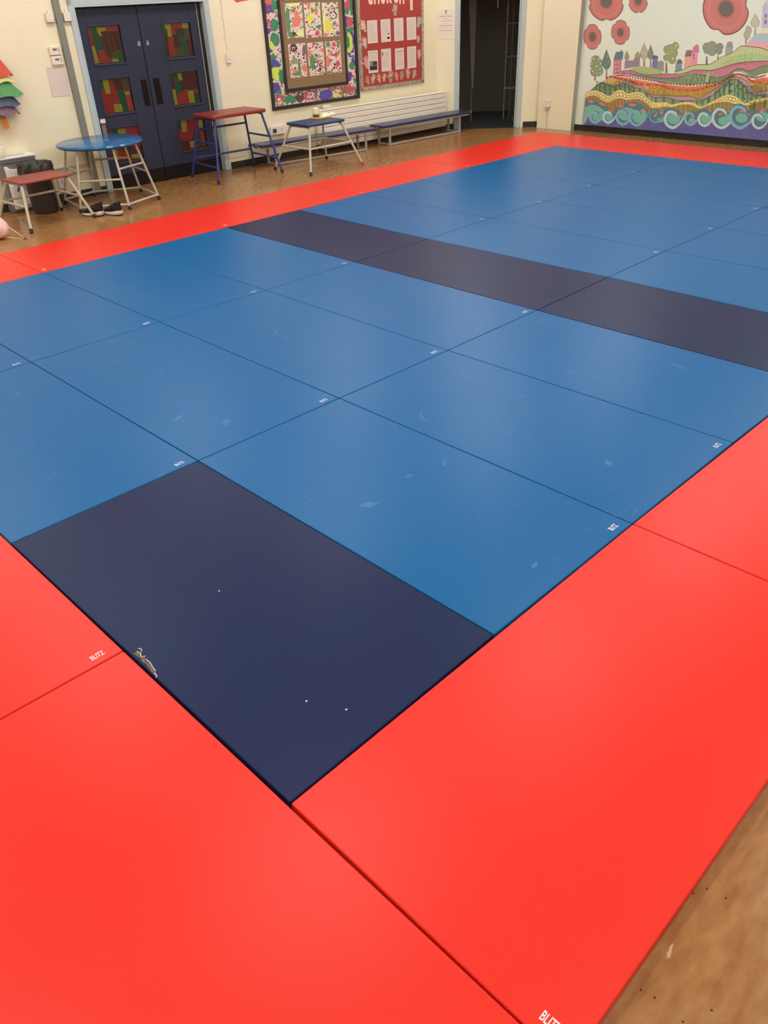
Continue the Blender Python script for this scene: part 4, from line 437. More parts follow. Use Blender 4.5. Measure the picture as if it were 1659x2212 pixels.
27 0 25 -2 24 -4 23 -5 22 -9 20 -11 21 -10 20 -6 20 1 21 4 20 7 20 8 20 9 20 10 21 12 24 13 28 17 32 19 33 18 31 16 28 12 28 11 27 8 27 5 28 0 28 -3 28 -7 27 -8 27 -13 27 -16 25 -16 23 -12 18 -10 15 -7 15 -4 18 1 22 6 23 12 27 13 32 12 42 11 50 11 46 10 32 7 144 0 0 -541 -16 0 -3046 6;63 448 541 14 9 19 14 23 14 25 11 25 7 28 5 29 3 29 0 29 -4 29 -6 29 -9 30 -8 30 -12 32 -13 30 -12 25 -6 19 2 15 7
13 9 16 11 18 12 20 16 21 14 21 11 20 7 21 5 22 2 22 -2 23 -7 24 -13 23 -13 22 -8 19 -2 17 2 18 4 20 4 23 5 26 7 27 6 26 3 28 -1 28 -4 27 -7 25 -8 22 -12 18 -14 20 -15 22 -14 27 -15 29 -16 31 -14 36 -8 43 -1 48 5 47 6 41 2 31 -5 24 -9 23 -9 27 -3 33 4 37 9 37 11 35 8 33 5 32 5 30 3 29 1 26 0 25 -2 24 -4 23 -5 22 -9 21 -11 20 -11 20 -5 21 0 20 5 20 7 20 8 20 9 20 10 21 12 24 14 29 16 31 19 33 18 31
16 28 12 28 11 27 9 27 4 28 0 28 -3 29 -7 27 -8 27 -13 26 -16 26 -16 22 -12 18 -9 15 -8 15 -4 18 1 22 6 24 12 27 13 31 13 42 10 50 12 47 9 32 7 142 0 0 -535 -16 0 -3046 6;64 493 526 -7 -15 -19 -4 -17 9 -2 15 15 11 20 -3;65 486 525 -5 -10 -13 -3 -12 6 -1 11 10 8 14 -2;51 477 525 -3 -5 -7 0 -4 4 3 5 7 0;64 554 553 -9 -17 -22 -5 -21 10 -2 19 17 12 24 -3;65 545 552 -5 -12 -16 -3 -15 7 -1 13 12 9 17
-2;51 534 552 -3 -6 -8 0 -5 5 3 6 8 0;64 613 564 -9 -18 -24 -6 -22 12 -3 20 19 13 26 -3;65 604 564 -6 -13 -17 -4 -16 8 -1 14 13 10 18 -3;51 592 564 -3 -7 -9 0 -6 6 4 6 9 0;64 674 564 -9 -20 -27 -6 -25 13 -2 22 20 14 28 -3;65 665 564 -7 -14 -19 -5 -17 9 -2 16 14 10 20 -3;51 652 563 -5 -6 -9 -1 -6 7 4 6 10 1;64 730 553 -11 -22 -30 -7 -26 14 -3 24 22 16 31 -4;65 719 553 -8 -16 -20 -5 -19 10 -2 17 16
11 21 -3;51 705 552 -5 -8 -11 0 -6 7 4 7 11 1;64 781 534 -12 -26 -35 -8 -30 16 -4 28 26 19 36 -5;65 769 533 -9 -18 -24 -6 -22 12 -2 19 18 14 25 -4;51 752 532 -5 -8 -13 -1 -7 8 5 9 12 1;64 835 515 -12 -27 -36 -8 -31 16 -4 29 27 20 37 -5;65 822 514 -8 -19 -25 -5 -22 11 -3 20 19 14 26 -3;51 805 513 -5 -9 -13 0 -7 8 5 9 13 1;64 891 495 -11 -24 -31 -8 -28 15 -4 26 24 18 33 -5;65 880 494 -8 -17 -22 -5
-20 11 -2 18 16 12 24 -3;51 865 493 -5 -8 -11 0 -7 7 4 8 12 1;64 939 494 -10 -22 -30 -7 -26 14 -3 24 22 16 30 -4;65 928 494 -7 -16 -20 -5 -19 10 -2 17 15 11 22 -2;51 914 493 -4 -7 -11 -1 -6 7 4 8 11 0;64 980 517 -11 -24 -31 -7 -27 15 -4 25 23 17 32 -4;65 968 516 -7 -16 -22 -5 -19 10 -2 18 16 12 22 -3;51 954 516 -5 -8 -11 -1 -7 8 5 8 11 0;64 1029 543 -12 -27 -34 -8 -32 17 -4 28 26 19 37 -4;65 1016
542 -8 -18 -24 -6 -22 12 -3 20 18 13 26 -3;51 1000 541 -5 -8 -13 -1 -7 8 5 9 12 1;64 1083 566 -12 -28 -37 -9 -34 18 -4 31 27 20 39 -5;65 1070 565 -9 -19 -26 -6 -23 12 -3 21 19 15 27 -4;51 1052 565 -5 -10 -14 -1 -8 9 5 10 14 0;64 1145 572 -13 -30 -39 -9 -35 19 -5 32 29 21 41 -5;65 1131 571 -9 -21 -27 -6 -25 13 -3 23 20 15 28 -4;51 1112 570 -5 -10 -15 0 -8 9 6 10 14 1;64 1208 552 -11 -27 -34 -8 -31
17 -4 28 25 19 36 -5;65 1196 551 -8 -18 -24 -6 -22 12 -3 19 18 14 25 -4;51 1179 550 -5 -8 -12 -1 -7 8 5 9 12 1;64 1269 543 -10 -22 -29 -7 -26 14 -4 24 22 17 30 -4;65 1258 543 -7 -16 -20 -5 -18 10 -3 17 15 11 22 -2;51 1244 542 -4 -7 -10 -1 -7 7 4 8 11 0;64 1332 556 -10 -23 -29 -7 -26 14 -4 25 22 16 30 -4;65 1322 555 -7 -15 -21 -5 -18 10 -3 17 15 11 22 -3;51 1308 555 -5 -8 -10 0 -7 7 4 7 11 1;64
1392 566 -11 -24 -31 -8 -29 16 -4 26 23 18 34 -5;65 1380 566 -7 -18 -22 -5 -20 11 -3 19 16 12 24 -3;51 1365 565 -4 -8 -12 -1 -7 8 5 8 11 1;64 1443 567 -10 -24 -31 -8 -29 16 -4 26 23 18 33 -5;65 1432 567 -7 -18 -22 -5 -20 11 -3 19 16 12 23 -3;51 1417 566 -5 -8 -11 -1 -7 8 4 8 12 1;64 1498 556 -11 -25 -32 -8 -29 16 -4 27 23 18 34 -4;65 1486 555 -7 -17 -22 -5 -21 11 -3 19 17 12 23 -3;51 1471 555 -5
-9 -11 0 -8 8 5 8 12 1;64 1554 530 -10 -25 -32 -7 -29 15 -4 27 23 18 34 -4;65 1543 530 -8 -18 -22 -5 -20 11 -3 19 16 12 24 -3;51 1527 529 -4 -8 -12 -1 -7 8 5 8 11 1;64 1605 496 -9 -23 -28 -7 -26 14 -4 24 21 17 30 -4;65 1595 495 -7 -16 -19 -5 -19 10 -2 17 14 12 21 -3;51 1581 494 -4 -7 -10 -1 -7 7 4 8 11 0;64 1659 465 -10 -24 -30 -7 -27 14 -4 26 22 17 31 -4;65 1648 464 -7 -16 -21 -5 -19 10 -3 18 16
12 22 -3;51 1634 464 -5 -8 -11 -1 -6 7 4 8 11 1;64 1737 450 -8 -20 -24 -6 -23 13 -3 21 18 14 25 -4;65 1728 450 -6 -14 -17 -4 -15 8 -3 15 13 10 18 -3;51 1716 449 -3 -7 -9 0 -6 6 4 7 9 0;64 1846 465 -6 -17 -21 -5 -19 11 -3 18 15 12 22 -3;65 1839 465 -5 -12 -14 -4 -14 8 -2 12 11 9 15 -2;51 1829 464 -3 -5 -8 -1 -4 5 2 6 8 0;64 1921 467 -6 -14 -17 -4 -16 8 -2 15 12 10 19 -2;65 1915 467 -4 -10 -12 -3
-11 6 -2 10 8 7 13 -1;51 1906 466 -2 -5 -6 0 -4 4 2 5 6 0;64 1961 455 -4 -11 -14 -4 -13 7 -2 13 10 8 15 -2;65 1956 455 -3 -8 -9 -2 -9 5 -2 8 7 6 11 -2;51 1950 455 -2 -4 -5 0 -4 3 2 4 5 0;64 2017 460 -3 -9 -12 -3 -10 6 -2 10 8 7 12 -2;65 2013 460 -2 -7 -8 -2 -8 4 -1 7 6 5 8 -1;51 2007 460 -1 -3 -4 -1 -3 3 2 3 4 1;64 2088 482 -3 -9 -10 -2 -9 5 -2 9 7 6 11 -2;65 2084 481 -2 -5 -7 -2 -6 3 -2 7 5 4 8
-1;51 2079 481 -1 -3 -4 0 -2 3 1 2 4 1;64 2162 496 -3 -9 -11 -2 -9 5 -2 9 8 6 10 -2;65 2158 495 -2 -5 -7 -2 -7 3 -1 7 5 4 8 -1;51 2153 495 -1 -3 -4 0 -2 3 1 3 4 0;64 2238 501 -3 -9 -12 -3 -10 6 -2 10 8 7 12 -2;65 2234 501 -2 -6 -8 -2 -8 4 -1 7 6 5 8 -2;51 2228 501 -1 -3 -4 -1 -3 3 2 4 4 0;64 2295 499 -4 -10 -12 -3 -11 6 -2 11 9 7 13 -2;65 2291 499 -3 -7 -8 -3 -8 5 -2 7 6 6 9 -2;51 2285 498 -2 -3
-4 0 -3 3 1 3 5 0;64 2334 491 -4 -12 -14 -3 -13 7 -2 12 10 9 14 -2;65 2329 491 -3 -9 -10 -2 -9 5 -1 9 7 6 10 -2;51 2322 490 -2 -4 -5 0 -3 4 2 4 5 0;64 2373 478 -4 -11 -14 -4 -13 7 -3 13 10 8 16 -2;65 2368 478 -3 -8 -10 -3 -9 5 -2 9 7 6 11 -1;51 2361 478 -2 -4 -5 -1 -3 4 2 4 5 0;64 2412 460 -4 -10 -11 -3 -12 6 -2 11 9 7 13 -2;65 2408 459 -3 -7 -8 -2 -8 5 -1 7 6 5 8 -1;51 2402 459 -2 -3 -4 0 -3 3 2
3 4 0;64 2449 458 -3 -8 -10 -3 -9 5 -2 9 7 6 11 -2;65 2445 458 -2 -6 -7 -2 -6 4 -1 6 5 4 7 -1;51 2440 457 -1 -2 -3 -1 -3 3 2 3 3 0;64 2486 472 -3 -8 -9 -2 -9 5 -2 8 7 6 10 -2;65 2482 472 -2 -6 -6 -1 -6 3 -1 6 4 4 7 -1;51 2478 472 -1 -3 -4 0 -2 2 1 3 4 0;64 2539 495 -3 -8 -9 -2 -9 5 -1 8 6 6 10 -2;65 2535 495 -2 -6 -6 -1 -6 3 -1 6 4 4 7 -1;51 2531 495 -1 -3 -4 0 -2 2 1 3 4 0;64 2608 528 -3 -9 -10
-3 -10 6 -2 9 8 6 11 -1;65 2605 527 -3 -6 -7 -2 -7 4 -1 7 5 4 8 -1;51 2600 527 -2 -3 -4 0 -2 3 1 3 4 0;64 2666 552 -4 -12 -14 -3 -13 7 -3 13 10 8 15 -2;65 2661 552 -3 -8 -9 -3 -10 5 -2 9 7 6 11 -1;51 2654 552 -1 -4 -6 -1 -3 4 2 4 5 0;64 2710 568 -5 -15 -17 -4 -17 9 -3 16 12 10 19 -3;65 2703 567 -3 -10 -12 -3 -12 6 -2 11 9 8 13 -2;51 2695 567 -2 -5 -7 0 -4 4 2 5 7 0;64 2764 582 -6 -18 -22 -6 -21 12
-4 20 16 13 23 -3;65 2756 582 -4 -13 -16 -4 -14 8 -3 14 11 9 16 -2;51 2745 581 -2 -6 -8 0 -6 6 3 6 8 0;64 2828 594 -7 -22 -27 -7 -25 14 -6 25 19 16 29 -4;65 2818 594 -5 -16 -18 -5 -18 10 -4 17 13 12 20 -3;51 2805 593 -3 -7 -10 -1 -6 7 3 8 10 0;64 2887 595 -8 -25 -29 -8 -29 16 -6 27 21 18 32 -5;65 2876 594 -6 -17 -20 -6 -20 11 -4 19 15 13 22 -3;51 2862 593 -4 -8 -11 0 -7 7 4 9 11 0;64 2941 584 -9
-26 -30 -8 -29 17 -7 28 22 19 33 -5;65 2930 584 -6 -19 -22 -5 -20 11 -4 20 15 13 23 -3;51 2915 583 -4 -9 -11 0 -8 8 4 9 11 0;64 3009 563 -7 -20 -23 -6 -22 12 -5 22 17 14 25 -4;65 3000 562 -4 -14 -16 -4 -16 9 -3 15 11 10 18 -3;51 2989 562 -3 -7 -8 -1 -6 7 3 6 8 1;64 3092 533 -3 -8 -8 -3 -9 5 -2 9 6 5 10 -1;65 3089 532 -2 -5 -6 -2 -6 4 -2 6 5 3 6 -1;51 3084 532 -1 -2 -3 -1 -2 3 1 2 3 1;64 3171 550
-3 -12 -13 -3 -13 7 -3 12 10 8 14 -2;65 3167 549 -3 -8 -9 -2 -9 5 -2 9 7 5 10 -1;51 3160 549 -1 -4 -5 0 -4 4 2 3 5 1;64 3229 572 -4 -11 -12 -3 -13 7 -3 12 9 8 14 -2;65 3224 572 -2 -8 -9 -2 -9 5 -2 8 6 6 10 -1;51 3218 572 -2 -4 -5 0 -3 3 2 4 5 0;64 3292 590 -3 -10 -11 -4 -12 7 -3 11 9 8 13 -2;65 3288 590 -2 -8 -8 -2 -8 5 -2 8 6 5 9 -1;51 3282 589 -1 -3 -5 0 -3 3 2 3 4 1;64 3363 605 -3 -10 -11 -3
-12 6 -2 12 8 7 13 -2;65 3359 605 -2 -7 -8 -2 -8 4 -2 8 6 5 9 -1;51 3353 605 -1 -4 -4 0 -3 3 1 4 4 0;62 454 494 19 7 27 11 30 11 29 6 29 2 29 0 29 -4 28 -6 25 -9 23 -14 24 -13 25 -12 28 -9 30 -8 30 -6 27 -1 23 4 20 9 19 11 22 10 24 10 25 10 27 9 29 5 31 -2 34 -6 34 -7 34 -3 32 3 32 5 31 7 30 4 28 2 26 2 25 -1 27 -4 28 -8 28 -12 28 -14 29 -14 26 -15 24 -18 28 -16 35 -8 48 2 57 10 56 11 46 7 32 1 23
-4 21 -2 25 1 33 8 35 11 37 12 36 9 38 5 38 3 37 1 32 -1 24 -3 20 -5 18 -6 18 -6 21 -7 20 -9 20 -6 21 -2 18 4 18 7 19 11 23 10 30 12 35 14 34 14 31 11 24 7 21 6 20 4 23 3 27 3 30 3 30 1 30 -1 27 -4 25 -6 28 -7 33 -5 41 -3 48 -4 47 -1 42 2 35 7 29 12 28 12 30 10 35 9 37 8 34 8 23 4 134 0 0 -498 -16 0 -3046 6;66 455 488 19 8 26 11 30 10 30 7 28 2 30 -1 29 -3 28 -6 25 -10 23 -13 23 -14 26 -11 28 -9
30 -8 30 -6 27 -2 23 5 20 9 19 11 22 10 24 10 25 10 27 9 29 5 31 -2 34 -6 34 -7 33 -3 33 3 32 5 31 7 30 4 28 2 26 2 25 -1 27 -4 27 -8 29 -12 28 -14 28 -14 26 -15 25 -18 28 -16 35 -8 48 2 57 10 56 11 46 7 32 1 23 -4 21 -2 25 1 33 8 35 11 37 13 36 8 37 5 39 3 37 1 32 -1 24 -3 20 -5 18 -6 18 -6 21 -7 20 -8 20 -7 21 -2 18 4 18 8 19 10 23 10 30 13 35 14 34 13 31 11 24 8 21 5 20 4 23 3 27 4 30 2 30 1 30
-1 27 -3 25 -7 28 -6 33 -5 41 -4 48 -3 47 -2 42 3 35 7 29 11 28 12 30 11 35 8 37 9 34 7 23 5 133 0 0 -494 -16 0 -3046 6;67 468 489 13 1 20 -163 -13 -1;67 474 492 13 0 21 -163 -13 -1;67 483 495 13 1 21 -163 -14 -1;67 521 510 13 0 20 -162 -13 -1;67 531 513 13 1 21 -162 -13 -1;67 541 516 13 0 20 -162 -12 -1;67 579 521 13 1 21 -162 -13 -1;67 589 522 13 1 21 -162 -13 -1;67 599 522 12 0 22 -161 -13
-1;67 638 519 12 1 22 -162 -13 0;67 648 518 12 1 22 -162 -13 0;67 657 516 12 1 22 -162 -13 0;67 692 506 13 0 21 -161 -13 -1;67 700 502 13 1 22 -161 -13 -1;67 708 498 13 1 22 -161 -13 -1;67 739 480 13 1 22 -161 -13 -1;67 747 476 13 0 22 -161 -13 -1;67 755 472 13 0 22 -161 -13 0;67 791 458 12 1 23 -161 -13 -1;67 800 455 13 1 22 -161 -12 -1;67 810 452 13 1 22 -161 -12 -1;67 850 443 13 0 23 -160 -13
-1;67 861 441 12 0 23 -160 -13 -1;67 870 440 12 1 23 -161 -13 0;67 903 442 12 1 23 -160 -13 -1;67 910 444 13 1 23 -161 -13 -1;67 917 447 12 1 23 -161 -12 0;67 943 460 13 1 23 -160 -13 -1;67 950 464 12 1 23 -160 -12 -1;67 957 467 12 1 23 -160 -12 0;67 987 480 13 1 23 -159 -13 -1;67 996 484 12 0 23 -159 -12 -1;67 1004 487 12 1 23 -159 -12 -1;67 1038 500 13 1 23 -159 -12 -1;67 1048 503 12 1 23 -159
-12 -1;67 1057 505 12 0 24 -158 -13 -1;67 1097 507 12 0 24 -158 -12 -1;67 1108 506 12 1 24 -158 -13 -1;67 1119 504 12 1 24 -158 -13 -1;67 1164 495 12 1 24 -158 -12 0;67 1176 493 12 1 24 -158 -12 -1;67 1187 492 12 1 24 -158 -12 -1;67 1230 492 12 0 25 -157 -12 -1;67 1241 493 12 0 25 -157 -12 -1;67 1252 495 12 0 24 -157 -12 0;67 1294 503 12 0 25 -156 -12 -1;67 1305 505 12 0 24 -156 -12 -1;67 1315 506
11 1 25 -157 -12 0;67 1353 511 12 0 25 -156 -12 -1;67 1362 511 12 1 25 -156 -12 -1;67 1371 512 12 0 25 -156 -12 0;67 1405 512 12 1 25 -156 -12 0;67 1414 512 12 1 25 -156 -12 0;67 1423 511 11 0 26 -155 -12 -1;67 1459 503 11 0 26 -155 -12 -1;67 1468 500 12 0 25 -155 -12 -1;67 1477 496 12 0 26 -155 -12 0;67 1515 479 12 0 25 -155 -11 0;67 1525 474 11 1 26 -155 -12 -1;67 1534 470 12 0 25 -155 -11 -1;67
1570 450 12 1 26 -155 -12 -1;67 1579 445 12 0 26 -155 -12 0;67 1587 439 12 0 26 -155 -12 0;67 1622 417 12 0 26 -155 -12 -1;67 1631 411 12 1 26 -155 -11 -1;67 1643 409 12 0 26 -155 -12 0;67 1698 405 12 0 26 -154 -11 -1;67 1715 405 11 1 27 -154 -12 -1;67 1733 409 12 0 27 -154 -12 -1;67 1809 423 11 0 27 -153 -11 -1;67 1828 427 11 0 27 -153 -11 -1;67 1843 429 11 0 28 -153 -12 0;68 1895 434 11 0 28
-152 -12 -1;68 1906 434 11 1 27 -153 -11 -1;68 1913 433 11 0 28 -152 -11 -1;68 1942 429 11 0 28 -152 -11 -1;68 1949 428 12 1 27 -153 -11 -1;68 1958 428 11 1 28 -152 -12 -1;68 1996 434 12 1 27 -152 -11 -1;68 2007 437 12 1 27 -152 -11 -1;68 2019 441 11 0 28 -151 -11 -1;68 2067 457 11 0 28 -151 -11 -1;68 2079 461 11 0 29 -151 -11 0;68 2091 464 11 0 29 -151 -11 0;68 2140 473 11 0 29 -150 -11 -1;68
2153 474 11 1 29 -150 -11 -1;68 2166 475 11 1 28 -150 -11 -1;68 2216 478 11 0 29 -149 -11 -1;68 2229 478 10 1 29 -150 -11 -1;68 2239 478 11 0 29 -149 -11 -1;68 2276 475 11 1 29 -149 -11 -1;68 2285 474 11 1 29 -149 -11 -1;68 2291 473 11 0 29 -149 -11 -1;68 2316 465 11 1 29 -149 -11 -1;68 2322 463 11 1 29 -149 -11 -1;68 2329 461 10 1 30 -149 -11 -1;68 2355 453 10 0 30 -149 -11 -1;68 2361 450 11 1 30
-149 -11 -1;68 2368 447 11 1 29 -149 -10 -1;68 2395 438 11 0 29 -149 -10 0;68 2402 435 11 1 29 -149 -10 -1;68 2409 435 10 0 30 -149 -11 0;68 2435 436 10 0 30 -148 -11 -1;68 2441 437 11 1 29 -149 -10 -1;68 2447 440 10 0 30 -148 -11 -1;68 2471 452 11 0 30 -148 -11 -1;68 2478 455 10 1 30 -148 -11 -1;68 2485 459 11 0 30 -148 -11 0;68 2521 474 10 0 30 -147 -10 -1;68 2531 478 10 1 30 -148 -10 0;68 2542
483 11 0 30 -147 -11 -1;68 2588 501 11 1 30 -147 -11 -1;68 2600 506 11 0 30 -146 -11 -1;68 2610 509 11 1 30 -146 -11 -1;68 2647 522 10 0 30 -146 -10 0;68 2655 524 10 1 31 -146 -11 -1;68 2662 526 10 0 30 -145 -10 -1;68 2689 532 10 1 31 -146 -11 0;68 2695 534 11 0 30 -145 -10 -1;68 2703 535 10 0 31 -145 -10 -1;68 2737 539 10 1 31 -145 -11 -1;68 2746 540 10 1 31 -145 -10 -1;68 2756 541 10 0 31 -144
-10 -1;68 2796 543 10 1 31 -145 -10 0;68 2806 544 10 0 31 -144 -10 -1;68 2816 543 10 1 31 -144 -10 -1;68 2853 540 11 1 31 -144 -10 -1;68 2863 539 10 1 31 -144 -10 -1;68 2871 537 10 0 31 -143 -10 -1;68 2906 528 10 1 32 -144 -10 0;68 2916 526 10 1 31 -144 -10 -1;68 2926 525 11 0 31 -144 -10 0;68 2976 519 10 0 32 -143 -10 -1;68 2990 518 10 0 32 -143 -10 -1;68 3006 516 10 1 31 -143 -10 -1;68 3069 513
10 1 32 -143 -10 0;68 3085 513 10 0 32 -142 -10 -1;68 3099 514 10 0 32 -142 -10 -1;68 3150 520 10 0 32 -142 -10 0;68 3161 522 10 1 33 -142 -10 -1;68 3171 526 10 1 32 -142 -10 -1;68 3209 541 10 1 33 -141 -10 -1;68 3219 546 10 0 32 -141 -10 -1;68 3229 549 9 1 33 -141 -10 -1;68 3272 562 9 0 33 -140 -10 -1;68 3283 565 10 0 33 -140 -10 0;68 3296 568 10 0 32 -140 -9 -1;68 3343 578 10 1 33 -140 -10 -1;68
3355 581 9 0 33 -140 -9 0;68 3362 582 10 1 33 -140 -10 0;69 458 466 108 8 117 -19 140 -37 98 -56 75 -58 34 -157 -528 -35;69 997 145 0 151 53 90 132 66 157 27 109 -16 114 -58 72 -55 52 -185;69 1645 162 -11 188 65 46 93 -3 61 -56 39 -167;69 1862 157 -20 227 64 37 119 5 107 -42 50 -55 40 -164;69 2213 164 7 167 104 64 136 40 90 19 98 -21 63 -80 63 -166;69 2719 183 -19 225 64 44 129 -48 66 -220;69 2941
183 -42 276 30 69 104 13 73 -47 55 -90 85 -216;69 3237 188 -41 218 73 62 129 34 74 -313;69 3375 489 24 7 111 0 0 -401 -16 0 -3046 6;70 513 443 27 16 29 4 35 -9 22 6 -7 -16 10 -16 -24 6 -33 -11 -30 4;70 717 432 37 7 32 -4 33 -20 27 -1 -15 -12 4 -18 -23 13 -41 0 -29 12;70 909 356 34 -5 23 -14 15 -26 21 -9 -20 -6 -8 -15 -11 17 -32 12 -16 19;70 1074 390 17 23 23 11 35 0 17 12 0 -17 16 -12 -23 -1 -25
-18 -27 -4;70 1251 430 32 19 33 6 43 -9 26 8 -7 -17 13 -17 -29 5 -39 -13 -35 3;70 1491 394 33 -2 24 -11 17 -25 21 -7 -19 -8 -6 -16 -12 16 -33 9 -17 17;70 1796 346 8 20 15 9 24 -3 11 10 3 -16 13 -12 -17 1 -14 -16 -19 -2;70 1712 298 -2 20 8 10 21 2 4 10 9 -14 16 -10 -13 -1 -6 -17 -14 -4;70 2007 365 16 8 15 1 17 -8 13 2 -5 -9 4 -10 -12 5 -19 -5 -15 5;70 2109 342 22 1 18 -6 17 -14 15 -3 -10 -7 0 -11
-11 10 -24 4 -15 10;70 2312 309 4 21 11 16 24 9 7 14 7 -13 16 -5 -16 -7 -10 -21 -17 -10;70 2543 445 24 1 21 -5 22 -15 17 -3 -9 -6 2 -11 -15 9 -26 4 -20 10;70 2718 386 16 14 20 6 26 -4 15 7 -2 -12 9 -11 -17 2 -22 -10 -21 -1;70 3015 441 18 12 19 4 25 -6 15 5 -3 -11 8 -11 -16 3 -23 -8 -20 2;70 3141 417 15 7 14 -1 15 -9 11 2 -5 -9 3 -10 -10 6 -17 -2 -13 5;70 3300 452 17 20 21 11 32 3 16 10 -1 -13 14
-9 -21 -2 -23 -17 -25 -6;71 472 355 104 44 115 -7 121 -54 76 -58 15 -106 -435 -27;71 1004 252 -5 -38 -25 -29 -37 -13 -41 8 -32 26 -16 36 5 39 25 29 37 12 41 -8 32 -25;71 1398 310 -14 -48 -53 -38 -78 -18 -84 7 -65 32 -29 46 15 50 55 38 78 17 83 -9 63 -31;71 1592 288 -9 -48 -40 -38 -61 -16 -65 8 -53 32 -24 46 9 49 41 37 62 16 64 -9 52 -32;71 1763 264 104 49 13 -76 -78 -22;71 2149 294 -7 -40 -34 -32
-53 -14 -56 7 -45 27 -22 38 7 41 35 31 52 13 56 -7 45 -26;71 2622 331 -3 -40 -24 -32 -40 -13 -44 8 -37 27 -20 40 3 41 26 31 39 13 44 -8 37 -27;71 2734 330 152 65 34 -117 -85 -30 -76 11;71 3161 365 -4 -32 -27 -25 -42 -11 -46 5 -38 21 -19 31 5 32 28 24 42 11 46 -5 37 -21;71 3457 398 -5 -31 -28 -24 -45 -12 -49 6 -40 20 -20 30 6 31 29 25 45 11 49 -6 39 -20;71 2396 276 -4 -21 -18 -16 -27 -7 -30 3 -24
14 -12 20 4 21 18 16 28 7 29 -3 24 -14;72 462 100 6 12 8 18 9 19 10 18 10 17 9 18 12 15 15 7 18 -5 21 -14 23 -17 25 -13 29 -10 32 -10 32 -7 26 -2 19 8 14 14 13 13 17 5 22 -8 26 -17 25 -16 24 -6 22 7 20 16 20 19 20 17 20 18 19 20 20 15 22 5 23 -13 25 -25 26 -27 26 -17 27 -4 29 4 28 7 23 9 17 12 12 18 12 14 16 3 24 -13 28 -26 30 -25 28 -16 26 -3 26 3 25 10 26 14 25 27 24 36 24 32 24 15 23 -13 22 -30
22 -34 22 -20 23 -2 22 7 22 11 23 7 21 1 21 0 22 -2 27 -4 31 -12 34 -16 37 -13 36 -1 38 22 38 36 38 35 35 17 30 -9 28 -26 27 -28 27 -12 25 11 24 25 24 25 29 12 35 -12 39 -25 40 -25 34 -11 26 13 21 28 21 27 29 12 40 -14 47 -29 47 -29 42 -13 34 11 29 27 27 28 30 14 34 -8 35 -22 36 -20 34 -4 29 22 28 40 28 38 30 18 35 -12 38 -30 38 -32 33 -19 29 3 26 14 22 18 15 11 64 0 0 -202 -16 0 -3046 6;73 1296
196 -3 -4 -5 3 4 4;73 1031 230 -3 -3 -5 3 4 3;73 3259 158 -3 -3 -5 3 3 4;73 1259 144 -3 -3 -4 3 3 3;73 1086 241 -3 -3 -4 3 3 3;73 3287 148 -4 -4 -5 3 4 4;73 2930 243 -3 -3 -3 2 2 3;73 2473 154 -4 -4 -5 3 4 5;73 3139 254 -3 -3 -5 3 3 3;73 2594 166 -2 -3 -4 3 3 2;73 2028 168 -4 -5 -6 4 4 5;73 3119 170 -3 -3 -4 2 3 3;73 3222 219 -3 -4 -5 3 3 4;73 3071 177 -2 -4 -4 3 2 3;73 2383 199 -2 -3 -4 2 3 3;73
1525 114 -2 -3 -4 2 3 3;73 686 126 -3 -3 -5 3 4 3;73 2198 206 -3 -3 -4 3 3 3;73 3438 262 -3 -3 -4 2 3 4;73 1199 131 -3 -3 -4 3 3 3;73 1675 158 -3 -3 -4 3 3 3;73 2284 116 -3 -3 -3 2 2 3;73 737 141 -5 -5 -5 4 4 5;73 2420 249 -2 -3 -4 2 3 4;73 1110 187 -3 -3 -3 2 2 3;73 2677 121 -4 -5 -6 4 4 5;73 2781 104 -2 -2 -3 2 2 2;73 2878 175 -3 -5 -6 4 4 4;73 2457 138 -3 -3 -4 2 3 3;73 1159 156 -3 -3 -3 2 3
3;73 1587 226 -2 -2 -3 2 2 3;73 1091 141 -3 -3 -4 3 3 3;73 1476 151 -5 -4 -7 4 5 5;73 1872 203 -2 -3 -3 2 2 3;73 715 146 -5 -4 -5 3 4 5;73 1016 217 -4 -4 -5 3 4 4;73 940 127 -4 -4 -6 3 5 5;73 2041 159 -3 -3 -5 3 4 3;73 652 147 -4 -4 -4 3 3 3;73 3189 137 -3 -3 -4 3 3 3;73 632 163 -4 -3 -4 3 4 3;73 1214 161 -5 -5 -6 4 5 5;73 995 196 -5 -5 -7 4 5 5;73 1827 112 -4 -4 -5 4 4 4;73 2926 143 -3 -4 -4 3 3
4;73 838 169 -5 -5 -6 4 5 5;73 3220 117 -2 -3 -4 3 3 3;73 2562 126 -3 -4 -5 3 4 4;73 2978 200 -3 -3 -4 3 3 4;73 2624 223 -4 -4 -5 4 3 4;73 3335 260 -3 -5 -6 4 4 4;73 3370 161 -2 -2 -3 2 2 2;73 3179 299 -4 -5 -5 4 3 4;73 2574 206 -3 -3 -3 3 2 2;73 2491 178 -3 -4 -5 3 3 4;73 3250 302 -2 -3 -3 2 2 2;73 3230 338 -3 -4 -6 4 4 4;73 922 109 -5 -5 -6 4 5 5;73 3150 182 -4 -4 -5 3 3 5;73 1197 128 -4 -3 -4 3
4 3;73 3192 152 -3 -3 -4 3 3 3;73 2164 257 -2 -3 -4 2 3 3;73 2375 183 -4 -4 -5 4 4 4;73 2399 256 -3 -3 -4 2 3 3;73 2859 157 -2 -2 -3 2 2 2;73 3053 130 -2 -2 -3 2 2 2;73 2220 227 -4 -4 -5 4 4 4;73 1537 161 -3 -3 -5 3 4 3;73 3362 245 -2 -3 -3 2 2 3;73 2461 123 -3 -4 -4 3 3 4;73 1919 119 -4 -4 -5 3 4 5;73 758 106 -3 -3 -4 3 3 3;73 1518 111 -4 -3 -4 3 3 3;73 2926 242 -4 -4 -5 3 3 5;73 1101 230 -4 -4
